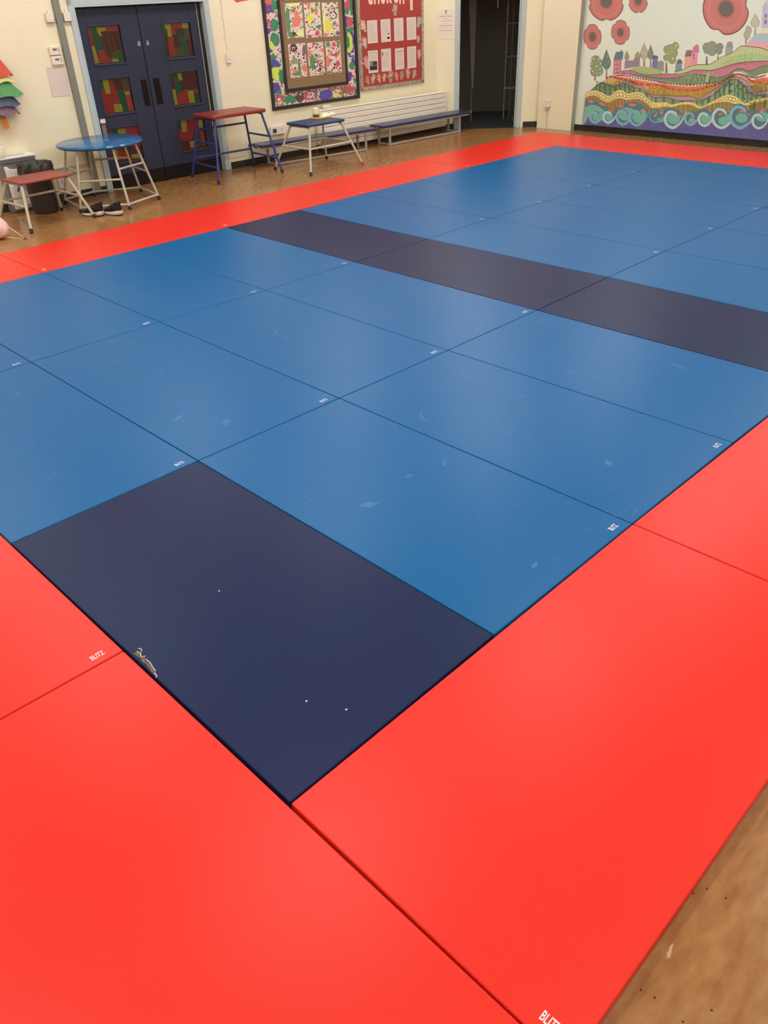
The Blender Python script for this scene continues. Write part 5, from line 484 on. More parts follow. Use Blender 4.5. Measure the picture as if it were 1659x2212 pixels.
-5 3 4 4;73 1619 183 -4 -5 -6 4 4 5;73 2679 280 -3 -3 -4 2 3 3;73 2229 207 -4 -4 -5 4 3 4;73 2058 169 -3 -3 -4 2 3 3;73 3066 198 -3 -4 -5 4 3 4;73 3430 174 -3 -4 -4 3 3 4;73 2409 232 -4 -4 -6 4 4 4;73 2018 106 -2 -3 -4 3 2 3;73 3133 133 -3 -3 -5 3 3 3;73 1929 200 -4 -4 -6 3 4 5;73 1692 171 -3 -3 -4 2 3 3;73 802 176 -4 -5 -6 4 4 5;73 1121 116 -3 -3 -4 2 3 4;73 2323 178 -3 -4 -5 3 3 4;73 842 154 -5
-5 -7 4 6 5;73 1122 154 -3 -3 -4 2 3 4;73 1504 159 -3 -3 -3 2 2 3;73 3346 136 -3 -4 -5 3 3 4;73 2977 107 -2 -3 -3 2 2 3;73 2348 168 -3 -4 -5 3 4 4;73 3311 161 -4 -5 -5 4 4 5;73 924 117 -5 -4 -5 4 4 4;73 2801 154 -4 -4 -5 4 4 4;73 1830 155 -5 -5 -6 4 5 4;73 2667 243 -3 -3 -3 3 2 2;73 1588 149 -4 -5 -7 4 5 5;73 3189 248 -3 -3 -3 2 2 3;73 2976 243 -3 -3 -4 3 3 3;73 565 206 -5 -4 -5 3 4 4;73 2652 179
-3 -3 -4 2 3 3;73 3339 179 -2 -3 -3 2 2 3;73 3449 114 -3 -4 -4 3 3 4;73 1538 171 -3 -3 -4 2 3 4;73 1267 106 -4 -5 -6 4 4 5;73 2878 204 -3 -3 -3 3 2 3;73 1072 139 -4 -4 -5 4 4 4;73 2253 107 -3 -3 -4 2 3 3;73 2161 239 -2 -2 -3 2 2 3;73 632 159 -3 -3 -4 2 4 3;73 1478 106 -4 -4 -5 3 4 5;73 2762 160 -4 -4 -6 4 4 4;73 3157 152 -3 -3 -4 3 3 3;73 2658 157 -3 -3 -4 3 3 3;73 2108 194 -4 -4 -5 3 4 5;73 2057
169 -2 -3 -4 3 3 2;73 3132 222 -3 -4 -4 3 3 3;73 2633 122 -3 -3 -4 3 3 3;73 1768 162 -3 -3 -3 3 2 2;73 3131 251 -3 -5 -6 4 4 4;73 1027 216 -5 -5 -6 4 5 5;73 2991 248 -3 -4 -5 3 3 4;73 2044 123 -3 -3 -4 3 3 2;73 2703 116 -4 -5 -6 4 4 5;73 1755 116 -4 -4 -6 4 5 4;73 2348 214 -3 -4 -5 4 3 3;73 3214 286 -3 -4 -5 4 3 3;73 3194 199 -2 -2 -3 2 2 2;73 2472 231 -4 -4 -6 4 4 4;73 2565 184 -4 -5 -5 4 4 5;73
2453 227 -4 -4 -5 4 4 4;73 3199 123 -3 -4 -6 3 4 5;73 2564 139 -4 -3 -4 3 3 4;73 1647 282 -4 -4 -6 3 4 4;73 2103 149 -4 -3 -5 3 4 4;73 1335 219 -2 -2 -4 2 3 3;73 2909 111 -4 -4 -5 4 4 3;73 3009 199 -2 -2 -3 2 2 2;73 3064 163 -3 -4 -5 3 3 4;73 589 135 -2 -3 -4 3 3 2;73 2041 165 -3 -4 -5 3 3 3;73 3187 157 -3 -4 -5 3 3 5;73 1501 140 -4 -4 -5 3 4 4;73 644 150 -6 -5 -6 4 5 5;73 2832 116 -3 -3 -4 3 3
3;73 2654 141 -4 -4 -5 4 4 4;73 1913 201 -3 -3 -3 2 3 3;73 3188 112 -2 -3 -4 3 2 3;73 2825 173 -3 -4 -5 3 4 4;73 3048 210 -3 -3 -5 3 3 4;73 1362 174 -3 -2 -3 2 2 2;73 1386 186 -5 -5 -6 4 5 5;73 972 121 -2 -2 -4 2 3 3;73 3412 250 -2 -2 -3 2 2 2;73 2598 113 -3 -4 -5 3 3 4;73 912 130 -4 -4 -5 3 4 4;73 3421 256 -2 -3 -3 2 2 3;73 3047 233 -3 -4 -6 4 4 4;73 1498 129 -4 -5 -5 4 4 4;73 3194 323 -4 -5 -5 4
4 4;73 1121 145 -2 -3 -4 2 3 3;73 2850 191 -3 -3 -3 3 2 3;73 644 155 -4 -3 -4 3 3 3;73 3422 176 -3 -3 -4 2 3 3;73 3421 255 -2 -3 -4 2 3 3;73 3370 106 -3 -3 -5 3 3 4;73 3394 254 -4 -5 -5 4 3 4;73 2685 174 -4 -5 -5 4 3 4;73 876 146 -3 -3 -3 3 3 3;73 2048 137 -3 -3 -5 3 3 3;73 1696 154 -4 -5 -6 4 5 5;73 2825 203 -2 -3 -3 2 2 3;73 1248 166 -4 -4 -5 3 4 4;73 1173 135 -4 -3 -4 3 4 3;73 1700 158 -4 -4 -6
4 4 4;73 1158 166 -5 -5 -7 4 5 5;73 1225 173 -3 -3 -4 2 3 3;73 3017 156 -4 -5 -5 4 4 4;73 2092 190 -2 -3 -4 2 2 3;73 2715 219 -3 -2 -3 2 2 2;73 1734 164 -3 -3 -4 3 3 3;73 1940 196 -2 -3 -3 2 2 3;73 2907 140 -2 -4 -4 3 2 3;73 915 131 -4 -4 -5 4 4 4;73 3185 223 -4 -5 -5 4 3 4;73 2170 242 -4 -4 -5 3 4 4;73 2393 173 -4 -4 -5 3 4 4;73 604 162 -5 -4 -6 4 5 4;73 982 188 -3 -3 -4 2 3 3;73 1461 136 -3 -3
-4 3 3 3;73 2476 238 -3 -3 -4 3 3 3;73 2608 165 -4 -4 -6 4 4 4;73 3278 278 -2 -3 -4 3 2 3;73 2209 195 -3 -3 -4 2 3 4;73 3102 211 -2 -4 -4 3 2 4;73 934 106 -5 -4 -5 3 4 4;73 3416 255 -3 -4 -5 3 3 4;73 2371 242 -4 -4 -6 3 4 5;73 3127 241 -4 -5 -5 4 4 4;73 2907 160 -3 -3 -5 3 3 3;73 1380 206 -3 -4 -5 3 4 4;73 3110 214 -3 -3 -4 3 3 3;73 1456 121 -5 -5 -6 4 5 5;73 3161 247 -3 -4 -4 3 3 3;73 535 164 -5
-5 -6 4 5 5;73 3050 234 -3 -3 -4 3 3 3;73 798 151 -5 -5 -7 4 5 5;73 1461 110 -5 -5 -6 4 5 5;73 2977 255 -4 -4 -6 4 4 4;73 553 222 -4 -4 -4 3 4 3;73 2151 192 -3 -3 -3 3 2 2;73 2510 156 -3 -4 -5 3 4 4;74 460 98 13 10 16 14 15 18 13 21 11 24 11 25 11 24 13 19 15 16 16 15 18 11 16 6 16 2 19 -1 19 -4 12 -4 3 -3 5 -6 6 -8 7 -7 8 1 4 7 3 12 -3 14 -15 12 -20 7 -24 5 -26 2 -27 -3 -23 -10 -22 -13 -20 -17
-18 -19 -14 -23 -12 -26 -11 -25 -10 -22 -12 -19 -11 -20 -6 -18 -4 -13;75 746 258 2 8 -1 11 -4 11 -8 11 -12 8 -15 6 -16 4 -18 3 -19 0 -21 -4 -18 -10 -12 -11 -11 -12 -7 -13 -6 -14 -2 -14 0 -15 3 -15 5 -14 8 -14 11 -12 13 -11 14 -9 17 -8 17 -5 15 -3 19 -4 27 5 36 22 42 38 52 70 41 63 -9 5 -49 -59 -57 -66 -44 -29 -33 -12 -8 -2 -5 3 -14 2 -11 4 -10 4 -9 6 -8 7 -7 8 -6 9 -3 9 -2 10 0 10 2 9 3 9 5 8 7 8
7 7 6 4 8 1 11 0 10 -1 9 -3 8 -3 6 -4 9 -3 8 -4 7 -6 6 -5;74 734 249 2 8 -1 11 -4 12 -7 11 -13 8 -15 6 -17 5 -17 2 -20 0 -21 -4 -18 -10 -13 -11 -10 -12 -8 -13 -5 -14 -3 -15 0 -15 3 -14 5 -15 9 -13 10 -13 13 -11 15 -10 16 -7 18 -6 15 -2 19 -5 28 6 36 22 42 38 52 71 41 63 -10 5 -48 -59 -58 -66 -44 -29 -33 -12 -8 -2 -4 3 -15 3 -10 3 -10 5 -9 5 -8 7 -7 8 -5 9 -4 9 -2 9 0 10 2 9 3 9 5 9 7 7 7 7 6 4 8 1
10 0 10 -2 9 -2 8 -3 6 -4 9 -3 8 -3 7 -6 7 -6;75 984 271 1 8 -1 10 -4 11 -8 10 -12 8 -14 6 -15 4 -17 2 -18 0 -20 -3 -17 -9 -11 -11 -10 -12 -8 -12 -4 -14 -3 -14 0 -14 3 -14 6 -14 8 -13 10 -12 12 -11 14 -9 16 -7 17 -6 14 -2 18 -4 25 5 36 20 40 38 41 78 31 70 -9 3 -37 -67 -46 -73 -41 -30 -32 -11 -10 -3 -6 3 -14 3 -11 3 -10 5 -9 6 -8 7 -7 8 -6 9 -4 10 -2 10 0 9 2 10 3 9 5 9 7 8 7 7 7 4 8 1 11 0 11 -1
9 -3 8 -3 7 -5 8 -3 8 -4 6 -6 6 -6;76 974 264 1 7 -1 11 -4 11 -8 10 -12 8 -14 6 -16 5 -17 2 -18 0 -20 -4 -17 -9 -12 -11 -10 -12 -7 -12 -5 -14 -3 -14 1 -15 3 -14 5 -14 8 -13 10 -12 13 -11 14 -9 16 -7 17 -6 14 -2 18 -4 26 5 36 20 40 39 41 78 31 70 -10 3 -37 -67 -46 -73 -41 -30 -33 -11 -9 -2 -5 3 -14 2 -11 3 -10 5 -9 6 -9 7 -7 8 -5 9 -4 10 -2 9 0 10 2 10 3 9 5 8 7 8 7 7 7 4 8 1 10 0 11 -1 9 -3 8 -3 7
-4 8 -3 8 -4 6 -7 6 -5;75 1259 294 0 10 -2 13 -6 12 -10 13 -15 9 -17 8 -19 5 -20 3 -22 0 -24 -5 -19 -11 -15 -13 -11 -14 -9 -16 -6 -16 -3 -18 0 -18 4 -17 7 -18 10 -16 13 -15 15 -13 18 -11 19 -9 20 -7 19 -3 20 -5 31 6 48 26 47 48 25 90 13 80 -10 2 -20 -78 -31 -85 -46 -37 -45 -17 -14 -3 -8 4 -18 3 -14 5 -14 6 -13 8 -11 10 -9 11 -7 12 -5 12 -3 13 0 13 2 13 4 12 6 12 9 10 10 9 9 6 12 2 15 0 13 -2 13 -3
11 -5 9 -6 10 -5 10 -6 8 -8 6 -8;74 1248 286 1 10 -3 13 -6 13 -9 13 -15 9 -17 8 -20 5 -20 3 -22 0 -24 -5 -20 -11 -15 -13 -11 -14 -9 -16 -6 -17 -3 -18 0 -18 4 -17 7 -18 10 -16 13 -15 15 -13 18 -12 19 -9 21 -6 18 -4 21 -5 31 7 48 26 48 48 25 91 12 80 -10 1 -20 -78 -31 -85 -47 -36 -44 -17 -14 -3 -8 4 -18 3 -14 5 -14 6 -12 8 -11 10 -9 10 -7 12 -6 12 -2 13 -1 13 2 13 5 12 6 12 9 10 10 9 9 6 11 2 15 -1
13 -1 12 -4 11 -4 9 -6 11 -5 9 -6 8 -8 7 -7;75 1497 301 0 10 -2 14 -7 13 -9 13 -16 10 -17 7 -20 6 -21 2 -22 1 -25 -5 -19 -11 -15 -14 -12 -15 -9 -16 -6 -17 -2 -18 0 -19 4 -18 8 -18 10 -17 13 -15 16 -14 18 -11 20 -10 21 -7 19 -3 21 -5 31 6 46 28 50 47 42 88 30 77 -9 3 -37 -74 -48 -82 -51 -38 -43 -18 -14 -3 -8 4 -18 3 -15 5 -14 6 -13 9 -11 10 -10 11 -7 12 -6 13 -3 13 0 14 2 13 4 12 6 12 9 11 10 9 10
6 11 2 15 0 14 -2 13 -3 11 -5 10 -6 10 -5 10 -6 8 -9 7 -8;74 1486 293 0 10 -2 14 -6 13 -10 13 -16 10 -17 8 -20 5 -21 3 -23 0 -24 -4 -21 -12 -14 -14 -12 -14 -9 -17 -6 -17 -3 -18 1 -19 4 -18 7 -18 11 -17 13 -16 16 -14 18 -11 20 -10 21 -7 19 -3 22 -5 31 6 46 28 50 48 43 88 29 77 -10 3 -37 -74 -48 -82 -50 -38 -44 -18 -13 -3 -8 4 -19 3 -14 5 -14 7 -13 8 -11 10 -10 11 -7 12 -5 13 -3 13 -1 13 2 13 4 13 7
12 8 10 10 10 10 6 11 1 15 0 14 -2 12 -3 11 -5 10 -6 10 -4 10 -6 8 -9 7 -8;75 1790 329 1 7 -2 11 -5 11 -7 10 -12 8 -14 6 -15 4 -16 2 -18 0 -19 -3 -15 -9 -11 -11 -9 -11 -7 -13 -4 -14 -2 -14 1 -14 3 -14 6 -14 8 -13 10 -13 13 -10 13 -9 16 -8 16 -5 15 -3 16 -4 24 5 37 20 36 40 21 83 12 74 -9 2 -18 -73 -26 -78 -36 -30 -33 -11 -10 -3 -6 3 -14 3 -11 4 -10 5 -10 6 -8 7 -7 8 -6 10 -4 9 -3 10 0 10 1 10 3 10
5 9 6 8 7 7 7 4 8 1 11 0 10 -1 10 -3 8 -3 7 -5 8 -3 8 -5 6 -6 6 -6;77 1781 322 1 8 -2 10 -5 11 -7 11 -12 7 -14 6 -16 5 -16 2 -18 0 -19 -4 -16 -9 -11 -11 -9 -11 -7 -13 -4 -14 -2 -14 1 -14 3 -15 6 -14 8 -13 11 -12 12 -11 14 -9 16 -7 16 -6 15 -3 17 -4 24 5 37 20 36 40 21 84 11 74 -9 2 -18 -73 -26 -78 -36 -29 -33 -12 -10 -2 -6 3 -14 3 -10 3 -11 5 -9 6 -8 7 -8 9 -5 9 -4 9 -3 10 0 10 1 10 3 10 5 8 6 8 7
7 7 4 8 2 10 0 11 -2 9 -2 8 -4 7 -4 8 -4 8 -4 6 -6 6 -6;75 2105 323 0 10 -3 15 -8 14 -10 15 -17 10 -19 9 -20 5 -22 4 -24 0 -26 -5 -21 -13 -15 -14 -12 -16 -9 -18 -6 -19 -2 -20 2 -20 4 -20 9 -19 11 -18 14 -17 18 -15 19 -13 21 -10 23 -8 20 -3 23 -6 32 7 49 31 50 51 36 88 22 76 -11 4 -29 -74 -42 -81 -51 -41 -46 -21 -14 -3 -10 4 -19 4 -16 5 -15 7 -14 9 -12 11 -10 12 -9 14 -6 14 -3 14 -1 15 1 14 5 14 6
13 9 12 10 10 10 7 13 2 15 -1 15 -2 14 -4 12 -5 10 -6 11 -6 11 -6 9 -10 7 -8;76 2093 314 0 11 -3 15 -7 14 -10 15 -17 10 -19 9 -21 6 -22 3 -24 0 -26 -5 -21 -13 -15 -15 -12 -16 -10 -17 -5 -19 -3 -20 2 -20 4 -21 9 -19 11 -19 15 -16 17 -16 20 -12 21 -11 23 -7 20 -4 23 -6 33 8 49 31 50 51 36 88 22 77 -11 3 -30 -73 -42 -82 -51 -40 -46 -21 -14 -3 -9 4 -19 4 -16 5 -15 7 -14 9 -12 11 -10 12 -9 13 -6 14 -3
15 -1 14 2 14 4 14 6 13 9 12 10 10 10 6 12 2 16 0 14 -2 14 -4 12 -5 10 -7 11 -5 11 -6 9 -10 7 -8;75 2367 337 0 8 -2 11 -5 11 -7 11 -13 8 -14 7 -15 4 -16 2 -18 0 -19 -3 -15 -10 -11 -11 -9 -12 -6 -13 -4 -14 -2 -14 1 -15 4 -15 6 -14 9 -14 11 -12 12 -11 14 -10 16 -7 17 -6 14 -3 17 -4 25 6 34 22 35 38 28 66 19 57 -9 3 -25 -55 -33 -60 -37 -29 -32 -13 -9 -2 -5 2 -14 3 -11 4 -10 5 -9 6 -9 7 -7 9 -6 9 -4
10 -2 10 -1 10 1 10 2 9 5 9 6 8 7 7 6 4 7 1 11 0 10 -1 9 -3 8 -3 7 -5 8 -3 8 -4 7 -7 6 -5;74 2357 330 0 8 -1 11 -5 11 -8 11 -12 8 -14 7 -16 4 -16 2 -18 1 -20 -4 -15 -10 -11 -11 -9 -12 -6 -13 -4 -14 -2 -15 1 -15 4 -15 6 -14 9 -14 11 -12 12 -11 15 -10 16 -8 16 -5 15 -3 17 -4 25 5 34 23 36 38 28 66 18 58 -9 3 -25 -55 -34 -60 -36 -29 -33 -13 -8 -2 -5 2 -14 3 -10 4 -10 5 -10 6 -8 7 -7 8 -6 9 -4 10 -3
10 0 10 0 10 3 9 4 9 6 8 7 7 6 4 7 1 11 0 10 -1 9 -3 7 -3 7 -5 9 -3 7 -4 7 -6 6 -6;75 2586 344 1 8 -2 11 -6 12 -8 11 -12 8 -15 6 -16 5 -16 2 -18 0 -19 -3 -16 -10 -11 -11 -8 -12 -7 -14 -4 -14 -1 -15 1 -16 4 -15 7 -15 9 -14 11 -13 13 -11 14 -10 16 -8 17 -5 15 -3 17 -5 24 5 36 20 37 44 27 98 17 89 -9 3 -24 -88 -33 -93 -36 -33 -32 -10 -10 -3 -7 3 -14 3 -11 4 -11 5 -9 7 -9 8 -8 8 -6 10 -5 10 -2 11 -1
10 1 11 2 10 5 9 6 9 7 7 6 5 9 1 11 0 10 -2 10 -2 8 -4 7 -5 9 -3 7 -5 8 -7 6 -6;76 2577 336 0 9 -2 11 -5 12 -8 11 -13 8 -14 7 -16 4 -17 3 -18 0 -19 -4 -16 -10 -11 -11 -9 -13 -7 -13 -3 -15 -2 -15 2 -15 4 -16 6 -15 9 -14 11 -13 13 -11 15 -10 16 -8 17 -6 15 -3 18 -4 24 5 36 20 37 44 26 98 18 90 -10 2 -24 -87 -33 -93 -36 -33 -32 -10 -10 -3 -6 3 -14 3 -11 4 -11 5 -10 7 -9 7 -7 9 -6 10 -5 10 -2 10 -1 11
1 10 2 10 5 9 6 9 7 7 6 5 8 1 11 0 10 -2 10 -2 8 -4 7 -5 8 -3 8 -5 8 -6 6 -6;75 2860 389 -1 11 -4 16 -8 16 -12 15 -18 11 -20 9 -22 7 -23 3 -25 0 -26 -5 -20 -13 -16 -16 -12 -17 -8 -19 -6 -21 -1 -21 2 -22 6 -21 9 -21 13 -20 15 -19 19 -16 21 -14 22 -11 24 -8 21 -4 24 -7 33 8 54 31 49 59 7 111 -7 97 -10 1 -1 -96 -13 -104 -48 -45 -52 -22 -17 -4 -11 5 -21 4 -17 6 -17 8 -15 10 -14 13 -12 13 -10 16 -7 15
-4 17 -2 17 1 16 4 15 7 15 9 13 11 12 11 7 14 3 17 -1 17 -2 15 -4 13 -7 12 -7 12 -7 11 -8 10 -11 7 -9;76 2850 381 -1 11 -4 16 -8 16 -12 15 -18 12 -20 9 -22 6 -23 4 -25 0 -27 -5 -21 -13 -15 -17 -12 -17 -9 -19 -5 -21 -2 -21 2 -22 6 -22 9 -21 13 -20 16 -19 19 -16 21 -14 22 -11 24 -8 22 -5 23 -6 34 8 54 32 49 59 7 111 -7 97 -10 1 -2 -96 -13 -104 -48 -45 -52 -22 -16 -4 -11 5 -21 4 -17 6 -17 8 -15 10
-14 13 -12 13 -10 15 -7 16 -4 17 -2 16 1 16 4 16 7 14 9 13 11 12 11 7 14 3 17 0 16 -3 15 -4 13 -6 12 -8 12 -6 11 -8 10 -11 8 -9;75 3141 427 -1 13 -5 18 -9 17 -14 17 -19 12 -22 11 -25 7 -25 4 -27 0 -29 -5 -23 -15 -16 -18 -13 -19 -10 -21 -5 -23 -2 -24 3 -24 6 -25 11 -23 14 -22 18 -21 21 -18 23 -16 25 -12 26 -9 24 -5 26 -7 38 9 56 44 53 53 15 53 1 38 -11 3 -9 -35 -21 -43 -54 -44 -57 -34 -17 -4 -12 6
-23 4 -19 7 -19 9 -17 12 -15 13 -13 16 -11 16 -8 18 -5 19 -2 18 1 18 4 17 7 16 10 15 12 13 11 8 16 3 19 -1 18 -2 16 -5 15 -7 13 -9 14 -7 12 -9 10 -12 9 -10;74 3129 418 0 13 -5 18 -9 17 -14 17 -19 13 -23 10 -24 7 -26 4 -27 1 -29 -6 -23 -15 -17 -18 -13 -19 -10 -21 -5 -23 -2 -24 3 -25 7 -24 10 -24 15 -22 17 -21 21 -18 23 -16 26 -13 26 -9 24 -4 26 -8 39 10 56 44 53 54 15 52 1 39 -12 3 -9 -35 -21 -43
-54 -44 -58 -34 -16 -3 -12 5 -23 4 -19 7 -18 9 -17 12 -15 13 -13 16 -11 16 -8 18 -5 18 -2 18 1 18 4 18 7 15 10 15 12 13 11 8 15 3 19 -1 18 -2 16 -5 15 -7 13 -8 13 -7 13 -9 11 -12 8 -11;75 3386 371 0 9 -3 12 -6 11 -9 12 -12 8 -15 7 -16 5 -16 2 -18 0 -19 -4 -15 -10 -10 -11 -8 -13 -6 -14 -3 -15 -1 -15 2 -16 4 -16 7 -15 10 -15 11 -13 14 -12 15 -10 16 -8 17 -6 15 -3 17 -5 24 5 35 22 35 44 23 88 13 79
-8 3 -20 -77 -28 -84 -36 -33 -32 -14 -11 -2 -6 3 -15 3 -12 4 -11 6 -10 7 -10 8 -8 10 -7 10 -5 11 -3 11 -1 12 0 11 2 10 5 10 6 10 7 8 6 5 9 1 11 0 11 -2 10 -3 9 -4 8 -5 9 -4 8 -5 7 -8 6 -6;76 3377 364 0 9 -2 12 -6 11 -9 12 -13 8 -14 7 -16 5 -17 3 -18 0 -19 -4 -15 -10 -11 -12 -8 -13 -6 -14 -3 -15 -1 -16 2 -16 5 -15 7 -16 9 -15 12 -13 13 -12 16 -10 16 -8 17 -6 15 -3 18 -5 24 6 34 22 36 43 22 89 14 79
-9 3 -20 -77 -28 -84 -36 -33 -32 -13 -10 -3 -7 3 -14 3 -12 4 -11 6 -11 7 -9 8 -8 10 -7 10 -5 11 -3 11 -1 11 0 11 2 11 5 10 5 9 7 8 7 5 8 1 12 0 11 -2 9 -2 9 -5 8 -5 9 -4 8 -4 7 -8 6 -6;78 908 1782 28 -31 9 -32 -8 -30 -13 -29 -18 -26 -23 -24 -28 -21 -31 -18 -34 -14 -38 -10 -44 11 -40 12 -37 -20 -42 -3 -41 11 -40 15 -37 18 -35 22 -31 25 -27 28 -23 30 -16 31 9 34 12 31 -30 31 -8 34 9 30 15 29 20 26
24 23 29 21 32 17 35 13 38 8 44 -11 40 -13 36 18 41 2 40 -11 38 -15 36 -18 33 -22 30 -24 26 -27 21 -29 16 -30 -7 -33;79 892 1782 27 -29 9 -30 -8 -29 -13 -26 -17 -25 -22 -23 -25 -20 -30 -17 -32 -13 -36 -9 -42 10 -37 12 -35 -19 -39 -3 -39 11 -37 13 -35 18 -33 21 -29 23 -26 26 -21 28 -15 30 8 32 11 28 -28 30 -8 31 9 29 14 27 19 25 23 22 27 19 30 16 33 12 36 8 41 -11 38 -11 34 17 38 1 38 -10 36 -14 33
-17 32 -20 28 -23 24 -26 21 -27 15 -28 -7 -31;80 907 1778 -51 -7 -1 12;80 908 1748 -53 -1 1 12;80 903 1719 -53 5 3 11;80 893 1691 -53 11 6 10;80 878 1665 -51 16 7 10;80 858 1641 -49 22 9 9;80 834 1620 -46 27 11 8;80 805 1603 -41 31 12 6;80 773 1589 -36 35 14 4;80 738 1579 -30 38 15 3;80 701 1573 -23 41 15 1;80 662 1572 -16 42 16 0;80 622 1575 -8 43 16 -2;80 583 1582 0 43 15 -4;80 545 1594 8 42 14
-6;80 509 1610 15 39 14 -7;80 475 1629 23 37 12 -8;80 444 1652 30 33 11 -9;80 418 1677 36 29 10 -10;80 396 1705 42 24 7 -11;80 379 1734 47 19 5 -12;80 367 1765 51 13 3 -12;80 361 1796 54 7 1 -12;80 361 1826 55 1 -1 -12;80 366 1856 56 -5 -4 -12;80 377 1884 55 -11 -6 -11;80 393 1910 53 -17 -7 -9;80 415 1934 50 -23 -10 -8;80 440 1954 46 -27 -11 -7;80 470 1971 41 -32 -12 -5;80 503 1984 35 -35 -13
-4;80 538 1993 30 -38 -15 -3;80 575 1998 23 -40 -15 -1;80 614 1998 15 -41 -15 1;80 652 1994 8 -41 -15 2;80 690 1986 1 -41 -15 4;80 728 1975 -8 -40 -14 5;80 763 1959 -15 -38 -13 7;80 795 1940 -21 -35 -12 8;80 825 1918 -28 -32 -11 9;80 850 1893 -34 -28 -9 11;80 872 1866 -40 -23 -7 11;80 888 1838 -44 -18 -5 11;80 900 1808 -48 -12 -3 11;81 764 1785 -11 -45 -41 -32 -62 -11 -66 13 -51 34 -23 45 11 45 42
32 62 10 65 -13 51 -34;82 739 1785 -9 -35 -33 -26 -50 -9 -52 10 -41 27 -19 37 9 35 34 26 50 8 51 -10 41 -27;78 1319 1792 16 -20 2 -20 -4 -19 -6 -19 -9 -17 -11 -15 -14 -13 -15 -12 -18 -8 -20 -4 -24 10 -19 -2 -19 -12 -21 2 -22 7 -21 9 -19 12 -19 14 -16 16 -15 17 -12 19 -8 21 8 21 -6 19 -16 20 -1 21 4 19 7 18 9 17 12 15 14 13 16 11 17 9 21 3 24 -11 18 2 19 12 21 -2 21 -7 20 -10 20 -11 17 -14 17 -16
14 -17 12 -18 8 -20 -7 -21;79 1311 1793 15 -19 1 -20 -3 -18 -6 -17 -8 -16 -11 -14 -13 -13 -14 -11 -17 -8 -19 -3 -23 10 -17 -2 -18 -12 -20 2 -21 6 -19 9 -19 11 -17 13 -16 15 -13 17 -12 17 -7 20 7 20 -5 18 -15 19 -1 19 3 19 7 17 8 16 11 14 14 12 15 10 16 8 19 3 23 -10 17 2 18 11 20 -2 20 -6 19 -9 18 -11 17 -13 15 -15 14 -16 11 -17 7 -19 -6 -20;80 1315 1790 -27 -5 -1 8;80 1316 1771 -27 -1 0 8;80 1315
1752 -28 3 1 7;80 1310 1734 -28 7 3 7;80 1303 1717 -27 11 3 6;80 1293 1702 -26 14 5 6;80 1281 1689 -24 17 5 5;80 1267 1678 -23 20 7 4;80 1251 1669 -20 22 7 3;80 1233 1663 -17 24 7 2;80 1214 1659 -14 26 8 1;80 1194 1658 -10 27 8 0;80 1173 1660 -5 28 8 -2;80 1153 1665 -2 27 8 -2;80 1133 1673 2 26 8 -4;80 1114 1683 6 25 8 -5;80 1096 1695 10 23 7 -5;80 1079 1709 15 21 6 -6;80 1065 1725 18 19 5 -7;80
1053 1743 21 15 4 -7;80 1043 1761 24 12 3 -7;80 1036 1781 26 8 2 -8;80 1032 1800 27 5 1 -8;80 1031 1820 28 0 0 -7;80 1033 1839 28 -4 -1 -7;80 1038 1857 28 -7 -3 -7;80 1045 1873 28 -10 -4 -7;80 1055 1888 27 -14 -5 -5;80 1068 1901 24 -17 -5 -5;80 1082 1912 23 -20 -7 -4;80 1099 1921 19 -23 -7 -2;80 1117 1927 16 -25 -7 -1;80 1136 1930 13 -26 -8 0;80 1156 1930 9 -26 -8 0;80 1176 1928 5 -27 -8 2;80 1196
1923 1 -26 -8 2;80 1215 1916 -2 -26 -8 3;80 1234 1906 -6 -25 -7 5;80 1252 1894 -10 -23 -7 5;80 1268 1879 -14 -20 -6 6;80 1282 1864 -17 -18 -5 6;80 1294 1846 -20 -15 -4 8;80 1303 1828 -22 -12 -3 8;80 1310 1809 -24 -8 -2 8;81 1246 1794 -4 -34 -22 -25 -34 -9 -38 10 -31 26 -15 34 4 35 23 24 34 9 38 -10 30 -26;82 1232 1794 -3 -27 -18 -20 -28 -7 -30 8 -24 20 -12 28 3 28 18 19 28 7 30 -8 24 -20;78 617
1338 2 -23 -1 -22 -4 -21 -7 -20 -15 -15 -22 -6 -5 -21 -9 -22 -17 -11 -19 -7 -21 -5 -21 -2 -22 1 -21 5 -22 7 -20 10 -16 18 -9 25 -22 8 -21 12 -13 20 -10 22 -7 22 -4 23 -1 23 1 22 5 22 7 20 16 14 22 6 5 21 9 21 18 11 19 7 20 4 21 1 22 -1 21 -4 21 -8 20 -10 16 -18 9 -24 21 -8 21 -12 12 -20 10 -21 7 -22;79 608 1338 2 -21 -1 -21 -4 -20 -6 -19 -15 -14 -21 -6 -4 -20 -9 -20 -16 -10 -18 -8 -19 -4 -20 -2
-21 1 -20 4 -20 7 -19 10 -16 17 -8 23 -20 8 -21 11 -12 19 -9 21 -6 21 -4 21 -2 22 2 20 4 21 7 19 15 13 21 6 5 20 8 20 17 9 18 7 19 4 20 2 20 -2 20 -4 20 -7 19 -9 14 -17 9 -23 20 -8 20 -11 11 -19 9 -20 7 -20;80 596 1335 -26 -6 -1 9;80 597 1314 -27 -2 0 8;80 596 1293 -28 3 1 8;80 591 1273 -28 7 3 8;80 584 1254 -28 11 4 7;80 573 1237 -26 15 5 6;80 561 1222 -24 19 5 5;80 546 1210 -22 21 6 5;80 530
